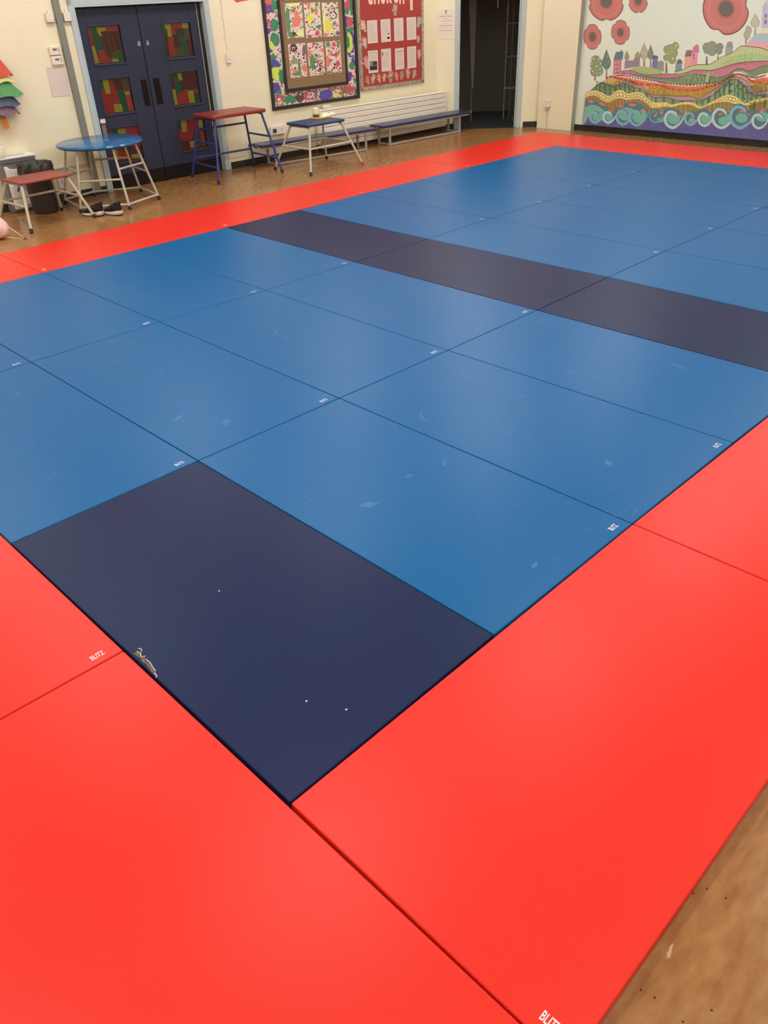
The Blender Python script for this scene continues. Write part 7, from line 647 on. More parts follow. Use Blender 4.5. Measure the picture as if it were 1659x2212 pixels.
# torn edge of the near navy mat: foam showing through split vinyl
r = RM[0, 0]; ox, oy = r.location[0], r.location[1]
T1 = [(.006, .936), (.022, .934), (.026, .915), (.016, .893), (.031, .888), (.020, .869), (.022, .843), (.016, .812), (.013, .788), (.003, .763), (.0035, .79), (.006, .82), (.011, .85), (.008, .875), (.014, .895), (.010, .915)]
build('torn_patch', MB().prism([(a - ox, b - oy) for a, b in T1], TH - .004, TH + .002), mat('exposed_foam', (128, 112, 92), .9, noise=(90, .9, (86, 74, 62)), bump=(150, 1)), r, bevel=.001)
m_ = MB()
for pth in ([(.022, .934), (.026, .915), (.018, .895), (.031, .888)], [(.024, .87), (.025, .845), (.019, .815), (.016, .79)], [(.009, .785), (.006, .765), (-.001, .762)], [(.035, .945), (.04, .93), (.032, .92)]):
    m_.tube([(a - ox, b - oy, TH + .0025 + .001 * (i % 2)) for i, (a, b) in enumerate(pth)], .0022, 6)
build('torn_backing', m_, mat('white_torn_backing', (205, 195, 185), .8), r, smooth=True)
for (x, y), lb in (((.444, 1.004), 'in the middle of it'), ((.302, .277), 'left of the two near its front corner'), ((.371, .148), 'right of the two near its front corner')):
    f = build('paper_fleck', MB().prism([(-.004, -.002), (.003, -.003), (.005, .001), (-.001, .004)], 0, .0012), mat('fleck_white', (225, 220, 215), .7), loc=(x, y, TH))
    tag(f, 'tiny white fleck on the near navy mat, ' + lb, 'litter', 'white flecks on the navy mat')

# floor marks
P = MB().add([(.0 + a, b, 0) for a, b in [(-.02, .01), (0, .022), (.012, .012), (.03, .016), (.05, .004), (.052, -.006), (.03, -.004), (.008, -.01), (-.012, -.008)]], [tuple(range(9))])
P.v = [(x * .62, y * .32, z) for x, y, z in P.v]
tag(build('floor_chip', P, mat('chip_pale', (186, 148, 108), .5), loc=(.407, -1.034, .0008), rotz=.25), 'pale chipped patch in the brown floor beside the near red mat', 'mark')

# ================================================================ FURNITURE
WM = mat('white_enamel_tube', (196, 182, 160), .35, noise=(25, .4, (176, 160, 138)))
BM_ = mat('blue_enamel_tube', (52, 56, 128), .35, noise=(25, .4, (42, 44, 100)))
RUB = mat('dark_rubber_foot', (44, 24, 22), .6)
REDV = mat('dark_red_vinyl', (140, 48, 42), .38, noise=(6, .5, (126, 42, 38)), bump=(35, .08))
REDV2 = mat('faded_red_vinyl', (150, 70, 58), .5, noise=(6, .5, (140, 64, 54)), bump=(35, .08))
BLUV = mat('navy_blue_vinyl', (38, 62, 112), .35, noise=(6, .5, (36, 56, 98)), bump=(35, .08))
BENV = mat('bench_navy_vinyl', (44, 48, 92), .3, noise=(6, .5, (50, 54, 84)), bump=(20, .1))
STEEL = mat('grey_painted_steel', (172, 164, 150), .4, noise=(20, .4, (150, 140, 125)))
def leg(parent, foot, top, r, m, bend=None, cap=RUB, capr=1.35, capl=.045):
    """bend: list of further points after the top"""
    f = Vector(foot); t = Vector(top); d = (t - f).normalized()
    pts = [f + d * (capl * .6), t] + [Vector(b) for b in (bend or [])]
    o = build('leg', MB().tube(pts, r, 12), m, parent, smooth=True)
    build('foot_cap', MB().tube([f, f + d * capl], r * capr, 12), cap, o, smooth=True)
    return o
def rung(parent, a, b, r, m, name='rung'): return build(name, MB().tube([a, b], r, 10), m, parent, smooth=True)
def mixp(a, b, t): return tuple(a[i] + (b[i] - a[i]) * t for i in range(3))
def pad(w_, d, t, rnd=.03):
    mb = MB(); n = 5; P = []
    for sx, sy, a0 in ((1, 1, 0), (-1, 1, 90), (-1, -1, 180), (1, -1, 270)):
        for i in range(n + 1):
            a = math.radians(a0 + 90 * i / n); P.append((sx * (w_ / 2 - rnd) + rnd * math.cos(a), sy * (d / 2 - rnd) + rnd * math.sin(a)))
    mb.prism(P, -t, 0); return mb

# round blue-topped gym table with six splayed legs
t = thing('round_gym_table', 'round gym table with a blue top and six splayed white tube legs', 'table', (3.99, 8.38, 0))
H = .70
build('table_top', MB().lathe([(.001, H - .045), (.477, H - .045), (.495, H - .036), (.502, H - .022), (.495, H - .006), (.477, H), (.001, H)], 64), mat('glossy_blue_vinyl', (34, 98, 148), .16, noise=(3, .3, (44, 98, 148))), t, smooth=True)
fe = []; tp = []
for a in (-157, -98, -41.5, 23, 82, 139):
    a = math.radians(a); rf = .56 if a > 1.3 and a < 1.6 else .585
    fe.append((rf * math.cos(a), rf * math.sin(a) , 0)); tp.append((.41 * math.cos(a), .41 * math.sin(a), H - .04))
fe[4] = (.02, .505, 0)
for f, q in zip(fe, tp): leg(t, f, q, .0145, WM, capr=1.3)
for i in range(6):
    k = (i + 1) % 6
    rung(t, mixp(fe[i], tp[i], .09), mixp(fe[k], tp[k], .09), .0125, WM)
    z = [.50, .66, .50, .66, .50, .66][i]
    rung(t, mixp(fe[i], tp[i], z), mixp(fe[k], tp[k], z), .0125, WM)

def trestle(name, label, cat, feet, top, legm, topm, w_, d, th, rot, inset, side_z, long_z, arch, group=None, caps=(RUB,) * 4, r=.0155):
    """feet: [near-left, near-right, far-right, far-left] world xy"""
    cx = sum(f[0] for f in feet) / 4; cy = sum(f[1] for f in feet) / 4
    t = thing(name, label, cat, (cx, cy, 0), 0, group); R_ = Matrix.Rotation(rot, 3, 'Z')
    p = pad(w_, d, th); o = build('padded_top', p, topm, t, bevel=.012, seg=3, smooth=True); o.location = (0, 0, top); o.rotation_euler = (0, 0, rot)
    F = [(f[0] - cx, f[1] - cy, 0) for f in feet]; zt = top - th - .006; Q = []
    for sx, sy in ((-1, -1), (1, -1), (1, 1), (-1, 1)):
        v = R_ @ Vector((sx * (w_ / 2 - inset[0]), sy * (d / 2 - inset[1]), 0)); Q.append((v.x, v.y, zt))
    for i in range(4):
        k = {0: 3, 3: 0, 1: 2, 2: 1}[i]
        if arch:   # the tube curves over under the top into its partner
            b1 = mixp(F[i], Q[i], .88); b2 = mixp(F[i], Q[i], .97); b3 = mixp(Q[i], Q[k], .06); b3 = (b3[0], b3[1], zt - .004); mid = mixp(Q[i], Q[k], .5)
            leg(t, F[i], b1, r, legm, [b2, b3, mixp(Q[i], Q[k], .14), mid], cap=caps[i])
        else: leg(t, F[i], Q[i], r, legm, cap=caps[i])
    if not arch:
        for a, b in ((0, 3), (1, 2)): rung(t, Q[a], Q[b], r, legm, 'top_rail')
    for z in side_z:
        for a, b in ((0, 3), (1, 2)): rung(t, mixp(F[a], Q[a], z), mixp(F[b], Q[b], z), r * .85, legm)
    for z, (a, b) in long_z: rung(t, mixp(F[a], Q[a], z), mixp(F[b], Q[b], z), r * .85, legm)
    return t
trestle('gym_trestle', 'tall gym trestle with dark red padded top and blue tube legs by the double door', 'trestle',
        [(5.408, 8.123), (6.411, 8.02), (6.50, 8.79), (5.478, 8.86)], .80, BM_, REDV, .86, .50, .045, -.012, (.055, .05), (.26, .62), ((.33, (2, 3)), (.80, (2, 3))), False)
trestle('gym_trestle', 'low gym trestle with navy padded top and white tube legs in front of the bench', 'trestle',
        [(6.497, 7.515), (7.455, 7.488), (7.507, 8.336), (6.499, 8.312)], .60, WM, BLUV, .68, .48, .035, .0, (.05, .04), (.55,), ((.55, (2, 3)), (.55, (0, 1))), True,
        caps=(RUB, mat('red_rubber_foot', (190, 60, 50), .6), RUB, RUB))
trestle('gym_trestle', 'low gym trestle with faded red top and white tube legs beside the waste bin', 'trestle',
        [(2.645, 7.704), (3.443, 7.772), (3.383, 8.506), (2.585, 8.44)], .485, WM, REDV2, .60, .43, .03, .05, (.03, .03), (.55,), ((.55, (2, 3)),), True)

# two balance benches end to end below the notice boards
def bench(label, p0, p1, h, wid, rot_extra=0, inset=(.25, .35), hooks=(0,)):
    dx, dy = p1[0] - p0[0], p1[1] - p0[1]; L = math.hypot(dx, dy); a = math.atan2(dy, dx)
    t = thing('gym_bench', label, 'bench', (p0[0], p0[1], 0), a, 'long low gym benches')
    o = build('padded_seat', pad(L, wid, .035, .02), BENV, t, bevel=.012, seg=3, smooth=True); o.location = (L / 2, wid / 2, h)
    m_ = MB(); m_.box(.02, L - .02, .02, .045, h - .06, h - .035); m_.box(.02, L - .02, wid - .045, wid - .02, h - .06, h - .035)
    build('side_rail', m_, STEEL, t, bevel=.003)
    xs = (inset[0], L - inset[1])
    for x in xs:
        for y in (.035, wid - .035):
            build('leg', MB().box(x - .015, x + .015, y - .015, y + .015, .0, h - .06), STEEL, t, bevel=.003)
        build('cross_rail', MB().box(x - .014, x + .014, .05, wid - .05, .004, .03), STEEL, t, bevel=.003)
    build('stretcher', MB().box(xs[0] + .015, xs[1] - .015, .024, .046, .006, .032), STEEL, t, bevel=.003)
    for e in hooks:
        x = -.0 if e == 0 else L; s = -1 if e == 0 else 1
        for y in (.05, wid - .05):
            m_ = MB(); m_.box(min(x, x + s * .05), max(x, x + s * .05), y - .02, y + .02, h - .03, h - .015); m_.tube([(x + s * .045, y - .02, h - .02), (x + s * .045, y + .02, h - .02)], .022, 12)
            build('hook', m_, mat('zinc_hook', (120, 116, 104), .4, .6), t, smooth=True)
    return t
bench('left gym bench with navy pad and grey steel frame behind the white-legged trestle', (6.47, 8.54), (8.50, 8.25), .30, .29, inset=(.24, .20), hooks=(0, 1))
bench('right gym bench with navy pad and grey steel frame reaching across the dark doorway', (8.66, 8.285), (10.66, 8.175), .305, .33, inset=(.17, .24), hooks=(1,))

# radiator on the left wall
RADM = mat('cream_radiator_enamel', (240, 230, 210), .4, noise=(8, .4, (232, 222, 202)))
t = thing('radiator', 'long low cream radiator with horizontal ribs below the notice boards', 'radiator', LW.loc(9.125, 0, .07), LW.a)
m_ = MB(); m_.box(-1.36, 1.36, -.095, -.012, .075, .585); build('radiator_core', m_, RADM, t, bevel=.01)
m_ = MB()
for i in range(7):
    z0 = .065 + i * .0735; m_.box(-1.375, 1.375, -.112, -.092, z0 + .005, z0 + .0685)
build('ribbed_front', m_, RADM, t, bevel=.006)
build('top_grille', MB().box(-1.375, 1.375, -.112, -.004, .582, .60), RADM, t, bevel=.008)
build('end_cap', MB().box(-1.388, -1.352, -.105, -.004, .07, .59), RADM, t, bevel=.01)
build('end_cap', MB().box(1.352, 1.388, -.105, -.004, .07, .59), RADM, t, bevel=.01)
build('valve', MB().tube([(-1.45, -.05, .0), (-1.45, -.05, .12), (-1.375, -.05, .12)], .011, 10), mat('brass_valve', (150, 120, 70), .4, .7), t, smooth=True)
# small white gadget on the radiator
t = thing('plastic_dish', 'small white plastic dish with an upright pin on top of the radiator', 'dish', LW.loc(7.965, .60, .055), LW.a)
build('dish_body', MB().lathe([(.05, 0), (.075, .008), (.08, .03), (.06, .042), (.001, .045)], 28, sy=.6), WHITEP, t, smooth=True)
build('pin', MB().tube([(-.01, 0, .04), (-.01, 0, .08)], .004, 8, .002), WHITEP, t, smooth=True)

# things on the low navy trestle
tx, ty, tz = 7.06, 7.90, .601
t = thing('lunch_tray', 'shallow yellow tray on the low navy trestle', 'tray', (7.20, 8.03, tz), .15)
build('tray_base', pad(.30, .17, .006, .03), mat('yellow_plastic', (228, 186, 66), .4), t, bevel=.002, loc=(0, 0, .008))
m_ = MB(); P = [(.148 * math.cos(a) if abs(math.cos(a)) < .9 else .148 * (1 if math.cos(a) > 0 else -1), 0) for a in (0,)]
build('tray_rim', MB().tube([(-.145, -.08, .014), (.145, -.08, .014), (.145, .08, .014), (-.145, .08, .014), (-.145, -.079, .014)], .007, 8), mat('yellow_plastic'), t, smooth=True)
t = thing('cup', 'cloudy beaker with a dark drink standing at the left of the yellow tray', 'cup', (7.12, 8.05, tz + .010))
build('cup_body', MB().lathe([(.036, 0), (.044, .03), (.046, .085), (.040, .12), (.034, .125), (.030, .11), (.001, .06)], 24), mat('cloudy_plastic', (236, 220, 186), .35), t, smooth=True)
build('drink_label', MB().lathe([(.0365, .002), (.0452, .03), (.0455, .045), (.0452, .03), (.0365, .002)][:3], 20), mat('dark_drink', (96, 84, 58), .3), t, smooth=True)
t = thing('wipes_packet', 'soft cream packet lying on the yellow tray', 'packet', (7.27, 8.035, tz + .010), .15)
mb = MB(); n = 10
for i in range(n + 1):
    for j in range(7):
        a = i / n * 2 - 1; b_ = j / 6 * 2 - 1; mb.v.append((a * .075, b_ * .055, .045 * (1 - a ** 4) * (1 - b_ ** 4) + .004 * math.sin(7 * a + 3 * b_)))
for i in range(n):
    for j in range(6): k = i * 7 + j; mb.f.append((k, k + 1, k + 8, k + 7))
o = len(mb.v); mb.v += [(-.075, -.055, 0), (.075, -.055, 0), (.075, .055, 0), (-.075, .055, 0)]; mb.f.append((o, o + 1, o + 2, o + 3))
build('packet_body', mb, mat('cream_film', (240, 226, 190), .35), t, smooth=True)
t = thing('paper_cup', 'white paper tissue ball right of the yellow tray on the navy trestle', 'tissue', (7.40, 8.03, tz))
mb = MB(); mb.lathe([(.03 + .02 * math.sin(i * .5), i * .0075) if i else (.001, 0) for i in range(7)] + [(.001, .048)], 16, wob=lambda a, i: .12 * math.sin(5 * a + i) + .08 * math.sin(11 * a + 2 * i))
build('tissue_body', mb, mat('tissue_white', (232, 232, 228), .8), t, smooth=True); t.name = 'crumpled_tissue'

# black waste bin with a bin bag turned over its rim
t = thing('waste_bin', 'dark grey waste bin lined with a black bag behind the red trestle', 'bin', (3.225, 8.58, 0))
BINM = mat('charcoal_plastic', (46, 34, 30), .55, bump=(40, .1))
build('bin_body', MB().lathe([(.130, 0), (.140, .01), (.160, .45), (.150, .45), (.125, .02), (.001, .02)], 36), BINM, t, smooth=True)
build('bin_bag', MB().lathe([(.10, .25), (.140, .40), (.152, .47), (.168, .535), (.184, .55), (.190, .53), (.194, .49), (.190, .45), (.180, .41), (.163, .40), (.16, .41)], 72,
      wob=lambda a, i: (.05 * math.sin(9 * a + i) + .03 * math.sin(17 * a + 2.2 * i) + .02 * math.sin(31 * a)) * (i > 1)), mat('black_bag_film', (52, 48, 42), .42, bump=(25, .8)), t, smooth=True)

# white-and-grey cleaning unit
t = thing('paper_dispenser', 'white and grey floor-standing paper dispenser against the left wall', 'dispenser', (2.93, 8.828, 0), LW.a)
GRY = mat('grey_plastic', (104, 100, 98), .4); WH2 = mat('white_gloss_plastic', (232, 226, 222), .3)
build('body', MB().box(0, .42, 0, .15, .0, .56), mat('mid_grey_plastic', (118, 110, 106), .4), t, bevel=.015)  # plain grey plastic body behind the white panels
m_ = MB().prism([(.03, .04), (.40, .04), (.40, .50), (.37, .53), (.33, .525), (.28, .485), (.14, .475), (.09, .485), (.06, .515), (.03, .515)], -.022, 0)
m_.v = [(x, z, y) for x, y, z in m_.v]; build('front_panel', m_, WH2, t, bevel=.006)
build('lower_panel', MB().box(.045, .385, -.034, -.02, .075, .31), mat('white_gloss_plastic'), t, bevel=.008)
build('lid', MB().box(-.01, .43, -.02, .15, .585, .612), WH2, t, bevel=.008)
build('lid_band', MB().box(.0, .42, -.012, .15, .545, .588), GRY, t, bevel=.004)
build('slot', MB().box(.08, .33, .05, .075, .608, .6135), mat('slot_dark', (60, 52, 48), .5), t)
build('keyhole', MB().box(.19, .21, -.026, -.02, .365, .375), mat('slot_dark'), t)
P = [((58, 70, 130), [(.095, .235), (.12, .235), (.15, .30), (.125, .30)])]
vs, fs = fit_text('CLEAN', .16, .30, .24, .275, .01)
for f in fs: P.append(((110, 100, 105), [vs[j] for j in f]))
o = paint('label_print', P, mat('print'), t, loc=(0, -.035, 0))
t = thing('paper_roll', 'white paper roll standing on the dispenser at the left edge', 'paper roll', (2.975, 8.86, .6125))
build('roll', MB().lathe([(.02, 0), (.058, 0), (.06, .004), (.06, .11), (.058, .114), (.02, .114), (.02, .003)], 32), mat('paper_white', (240, 225, 195), .8), t, smooth=True)

# pair of trainers under the round table
def trainer(label, x, y, rot):
    t = thing('trainer', label, 'shoe', (x, y, 0), rot, 'black trainers under the round table')
    # along +x toe, sections (x, half width, sole bottom, sole top, upper top)
    S = [(a, b * 1.08, c * 1.2, d * 1.45, e * 1.4) for a, b, c, d, e in [(-.135, .028, .016, .040, .075), (-.125, .036, .008, .044, .098), (-.09, .040, .0, .040, .105), (-.05, .040, .0, .034, .092), (0, .041, .0, .028, .080), (.05, .046, .0, .026, .062), (.09, .046, .003, .026, .052), (.125, .036, .008, .026, .044), (.142, .016, .014, .024, .034)]]
    so = MB(); up = MB(); n = 12
    for (x_, hw, zb, zs, zu) in S:
        c = .008 * math.sin((x_ + .13) * 11)
        for j in range(n):
            a = 2 * PI * j / n; k = abs(math.cos(a)) ** .5 * (1 if math.cos(a) > 0 else -1); so.v.append((x_, c + hw * 1.1 * k, (zb + zs) / 2 + (zs - zb) / 2 * math.sin(a)))
            a2 = a; wk = (math.cos(a2)) * (1 if math.sin(a2) < .3 else .8); up.v.append((x_, c + hw * .98 * wk, (zs - .012 + zu) / 2 + (zu - zs + .012) / 2 * math.sin(a2)))
    k_ = len(S)
    for mb in (so, up):
        for i in range(k_ - 1):
            for j in range(n): mb.f.append((i * n + j, i * n + (j + 1) % n, (i + 1) * n + (j + 1) % n, (i + 1) * n + j))
        mb.f += [tuple(range(n))[::-1], tuple(range((k_ - 1) * n, k_ * n))]
    build('sole', so, mat('white_foam_sole', (215, 200, 190), .6), t, smooth=True, subsurf=1)
    build('outsole', MB().prism([(-.12, -.035), (-.03, -.03), (.05, -.04), (.11, -.03), (.11, .035), (.05, .045), (-.03, .04), (-.12, .035)], 0, .006), mat('black_outsole', (30, 18, 20), .7), t)
    build('upper', up, mat('black_knit', (34, 20, 26), .85, bump=(200, .3)), t, smooth=True, subsurf=1)
    build('heel_tab', MB().box(-.146, -.134, -.012, .012, .10, .165), mat('black_knit'), t, bevel=.004)
    m_ = MB()
    for i in range(4): xx = -.01 + i * .022; m_.tube([(xx, -.028, .104 - i * .009), (xx + .004, 0, .119 - i * .010), (xx, .03, .104 - i * .009)], .0028, 6)
    build('laces', m_, mat('black_lace', (24, 16, 18), .8), t, smooth=True)
    build('collar', MB().tube([(-.10 + .045 * math.cos(a), .030 * math.sin(a), .140 - .014 * math.cos(a)) for a in [2 * PI * i / 16 for i in range(17)]], .008, 8), mat('black_lining', (40, 30, 34), .8), t, smooth=True)
    return t
trainer('black trainer with white sole, left one, half behind the trestle foot', 3.485, 7.90, 2.02)
trainer('black trainer with white sole, right one, under the round table', 3.66, 7.75, 1.78)

# pink bag with a wire handle at the left edge
t = thing('pink_bag', 'soft pink bag at the left edge of the floor with a thin white wire handle', 'bag', (2.30, 7.80, 0), 0)
mb = MB(); mb.lathe([(.001, 0), (.09, .005), (.135, .04), (.15, .09), (.14, .14), (.11, .19), (.07, .23), (.03, .25), (.001, .255)], 40, wob=lambda a, i: .05 * math.sin(5 * a + i * .8) + .03 * math.sin(9 * a - i))
build('bag_body', mb, mat('pink_fabric', (246, 198, 190), .75, noise=(14, .5, (226, 160, 154)), bump=(18, .5)), t, smooth=True, subsurf=1)
WIR = mat('white_wire', (236, 214, 176), .35)
build('wire_handle', MB().tube([(.10, .02, .115), (.13, -.06, .10), (.15, -.14, .075), (.17, -.21, .04), (.185, -.29, .008), (.15, -.25, .006), (.09, -.12, .012), (.02, -.02, .02)], .0042, 8), WIR, t, smooth=True)
build('handle_tip', MB().tube([(.176, -.272, .012), (.192, -.31, .006)], .008, 8), mat('brown_tip', (120, 60, 50), .5), t, smooth=True)

# ================================================================ ON THE LEFT WALL
def wthing(name, label, cat, wall, x, z, d=0, group=None): return thing(name, label, cat, wall.loc(x, z, d), wall.a, group)
PRINT = mat('print'); PAPER = mat('matt_paper_print', attr=True, rough=.75, spec=.25)
TUB = mat('grey_green_trunking', (128, 128, 112), .5, noise=(4, .4, (118, 118, 104)))
t = build('cable_trunking', MB().box(-.0385, .0385, -.045, 0, .06, CEIL), TUB, loc=LW.loc(4.10, 0), rotz=LW.a, bevel=.004)
tag(t, 'vertical grey-green cable trunking left of the double door', 'trunking')
tag(build('cable_conduit', MB().box(3.37, 4.06, -.02, 0, .375, .395).box(3.37, 3.39, -.02, 0, .2, .39), WHITEP, loc=LW.loc(0, 0), rotz=LW.a, bevel=.003), 'thin cream conduit running low along the wall behind the round table', 'conduit')
for x, lb in ((3.99, 'left'), (4.198, 'right')):
    t = wthing('switch_box', 'square white fused switch box ' + lb + ' of the grey trunking', 'switch', LW, x, 1.945, 0, 'white switch boxes on the trunking')
    build('box_body', MB().box(-.043, .043, -.045, 0, -.045, .045), WHITEP, t, bevel=.005)
    build('rocker', MB().box(-.012, .012, -.05, -.044, -.015, .015), mat('rocker_white', (235, 225, 210), .3), t, bevel=.003)
    build('conduit_stub', MB().tube([(0, -.02, .045), (0, -.02, .07)], .012, 10), WHITEP, t, smooth=True)
    s_ = 1 if x < 4.1 else -1
    build('clip', MB().box(min(s_ * .042, s_ * .06), max(s_ * .042, s_ * .06), -.02, 0, -.035, -.02), GRY, t)
for z, x, lb in ((1.62, 3.965, 'upper'), (1.52, 3.968, 'lower')):
    t = wthing('heating_timer', lb + ' white heating timer beside the grey trunking', 'timer', LW, x, z, 0, 'heating timers')
    build('timer_case', MB().box(-.068, .068, -.032, 0, -.044, .044), mat('timer_white', (232, 218, 198), .4), t, bevel=.005)
    build('display', MB().box(-.03, .02, -.034, -.031, .0, .022), mat('lcd_grey', (110, 108, 96), .3), t)
    m_ = MB()
    for i in range(3): m_.tube([(.042, -.031, .022 - i * .017), (.042, -.036, .022 - i * .017)], .005, 10)
    build('button', m_, mat('button_dark', (60, 50, 46), .5), t, smooth=True)
def sheet(name, label, cat, wall, x0, x1, z0, z1, lines, group, d=.002, col=(225, 210, 195), rot=0, thick=.0008):
    cx, cz = (x0 + x1) / 2, (z0 + z1) / 2; w_, h = x1 - x0, z1 - z0
    t = wthing(name, label, cat, wall, cx, cz, d, group); t.rotation_euler = (0, rot, wall.a)
    build('paper', MB().box(-w_ / 2, w_ / 2, -thick, 0, -h / 2, h / 2), mat('paper_%d_%d_%d' % col, col, .8), t)
    P = []
    for (col2, a, b_, c, e) in lines: P.append((col2, [(-w_ / 2 + a * w_, h / 2 - c * h), (-w_ / 2 + b_ * w_, h / 2 - c * h), (-w_ / 2 + b_ * w_, h / 2 - e * h), (-w_ / 2 + a * w_, h / 2 - e * h)]))
    if P: paint('print', P, PAPER, t, loc=(0, -thick, 0))
    return t
sheet('paper_notice', 'pale grey blank paper notice below the heating timers', 'notice', LW, 3.815, 4.035, 1.15, 1.457, [], None, d=.004, col=(216, 200, 186), rot=.03)
# sockets
def socket(label, wall, x, z, w_, h, group='wall sockets', rock=True):
    t = wthing('wall_socket', label, 'socket', wall, x, z, 0, group)
    build('back_box', MB().box(-w_ / 2, w_ / 2, -.035, 0, -h / 2, h / 2), WHITEP, t, bevel=.004)
    build('face_plate', MB().box(-w_ / 2 - .002, w_ / 2 + .002, -.042, -.034, -h / 2 - .002, h / 2 + .002), mat('rocker_white'), t, bevel=.003)
    m_ = MB(); 
    for sx in ((-.25, .25) if w_ > h * 1.3 else (0,)):
        m_.box(sx * w_ - .004, sx * w_ + .004, -.0435, -.041, .0, .02); m_.box(sx * w_ - .016, sx * w_ - .010, -.0435, -.041, -.018, -.012); m_.box(sx * w_ + .010, sx * w_ + .016, -.0435, -.041, -.018, -.012)
    build('pin_slot', m_, mat('slot_dark'), t); return t
t = socket('double white wall socket with cables below, left of the white-legged trestle', LW, 7.035, .41, .27, .11)
m_ = MB()
for i in range(3): m_.tube([(.03 + i * .025, -.02, -.055), (.03 + i * .03, -.018, -.10), (.04 + i * .03, -.012, -.16)], .004, 8)
build('cable', m_, WHITEP, t, smooth=True)
build('plug', MB().box(-.10, -.05, -.075, -.042, -.025, .025), mat('plug_dark', (60, 50, 48), .5), t, bevel=.006)
socket('small white wall socket low on the wall behind the round table', LW, 4.0, .54, .07, .045)
socket('white wall socket low beside the waste bin', LW, 3.655, .22, .08, .12)
t = socket('square white socket with a hanging flex on the cream boxing beside the mural', PW, -7.215, .385, .10, .10)
build('cable', MB().tube([(0, -.03, -.05), (.003, -.03, -.09), (0, -.02, -.16), (0, -.012, -.385)], .004, 8).lathe([(.03, -.05), (.022, -.09), (.008, -.12)], 12, cy=-.03), mat('cream_flex', (205, 185, 150), .5), t, smooth=True)
# light switch with its cable between door and display
t = wthing('pull_switch', 'narrow white switch on a surface cable between the double door and the display board', 'switch', LW, 6.35, 1.375)
build('switch_body', MB().box(-.034, .034, -.03, 0, -.058, .058), mat('rocker_white'), t, bevel=.005)
build('switch_rocker', MB().box(-.012, .012, -.036, -.03, -.02, .01), WHITEP, t, bevel=.003)
m_ = MB().tube([(0, -.006, .05), (.0, -.006, 1.2)], .006, 8)
for z in (.25, .45, .65): m_.box(-.018, .018, -.014, 0, z, z + .012)
build('surface_cable', m_, CREAM2, t, smooth=True)
# red paper shape cut off by the top of the view
t = build('paper_bunting', MB().prism([(-.14, .16), (-.10, .06), (0, 0), (.06, .012), (.18, .02), (.22, .1), (.2, .2)], -.002, 0), mat('red_paper', (214, 90, 80), .8), loc=LW.loc(6.60, 2.0, .003), rotz=LW.a)
t.data.transform(Matrix(((1, 0, 0, 0), (0, 0, 1, 0), (0, 1, 0, 0), (0, 0, 0, 1)))); tag(t, 'red paper shape on the wall above the tall trestle', 'decoration')

# large art display board
def quadbar(mb, x0, x1, z0, z1, w_, d0, d1):
    mb.box(x0, x0 + w_, d0, d1, z0, z1); mb.box(x1 - w_, x1, d0, d1, z0, z1); mb.box(x0 + w_, x1 - w_, d0, d1, z0, z0 + w_); mb.box(x0 + w_, x1 - w_, d0, d1, z1 - w_, z1)
BLK = mat('black_paper_border', (44, 38, 34), .6)
t = wthing('art_display_board', 'black-edged display board covered in painted splodges, six artworks on its brown centre', 'display board', LW, 7.85, 0)
BX0, BX1, BZ0, BZ1 = -.858, .835, .668, 2.46
m_ = MB(); quadbar(m_, BX0, BX1, BZ0, BZ1, .045, -.03, 0); build('outer_border', m_, BLK, t, bevel=.003)
SPL = [[[95,50,125],7.107,1.938,0.11,0.095],[[45,130,80],7.208,1.947,0.061,0.068],[[225,60,105],7.081,1.761,0.037,0.034],[[225,60,105],7.13,1.679,0.039,0.043],[[45,130,80],7.175,1.712,0.078,0.074],[[70,60,150],7.057,1.656,0.044,0.041],[[45,130,80],7.159,1.536,0.086,0.081],[[215,235,75],7.075,1.464,0.073,0.068],[[70,60,150],7.049,1.415,0.049,0.024],[[45,130,80],7.092,1.328,0.069,0.043],[[70,60,150],7.116,1.234,0.093,0.068],[[215,235,75],7.138,1.12,0.118,0.088],[[45,130,80],7.209,1.088,0.044,0.095],[[70,60,150],7.095,0.95,0.098,0.074],[[215,60,70],7.023,1.365,0.017,0.014],[[215,60,70],7.202,0.967,0.02,0.014],[[45,130,80],7.153,0.89,0.049,0.027],[[215,60,70],7.063,1.06,0.02,0.016],[[225,60,105],8.551,1.898,0.069,0.068],[[45,130,80],8.525,1.833,0.044,0.047],[[45,130,80],8.623,1.882,0.039,0.122],[[70,60,150],8.493,1.701,0.054,0.068],[[215,60,70],8.566,1.691,0.059,0.068],[[45,130,80],8.557,1.59,0.073,0.038],[[70,60,150],8.534,1.428,0.098,0.169],[[215,235,75],8.544,1.427,0.069,0.142],[[45,130,80],8.512,1.429,0.034,0.081],[[70,60,150],8.621,1.171,0.054,0.061],[[45,130,80],8.562,1.119,0.054,0.054],[[95,50,125],8.507,0.973,0.054,0.068],[[215,60,70],8.584,0.974,0.029,0.019],[[45,130,80],8.623,0.921,0.044,0.03],[[225,60,105],8.633,1.042,0.02,0.027],[[70,60,150],8.572,1.245,0.054,0.014],[[215,60,70],7.191,0.818,0.034,0.038],[[225,60,105],7.272,0.796,0.044,0.032],[[45,130,80],7.333,0.784,0.122,0.054],[[90,50,45],7.521,0.786,0.083,0.065],[[215,60,70],7.8,0.844,0.061,0.02],[[70,60,150],8.009,0.767,0.122,0.078],[[215,60,70],8.45,0.805,0.171,0.038],[[45,130,80],8.384,0.79,0.049,0.027],[[45,130,80],8.626,0.753,0.039,0.051],[[215,60,70],7.635,0.817,0.029,0.041],[[45,130,80],7.835,0.784,0.025,0.016],[[215,60,70],7.749,0.75,0.029,0.019],[[215,60,70],8.296,0.769,0.029,0.027],[[215,235,75],8.229,0.746,0.054,0.035]]
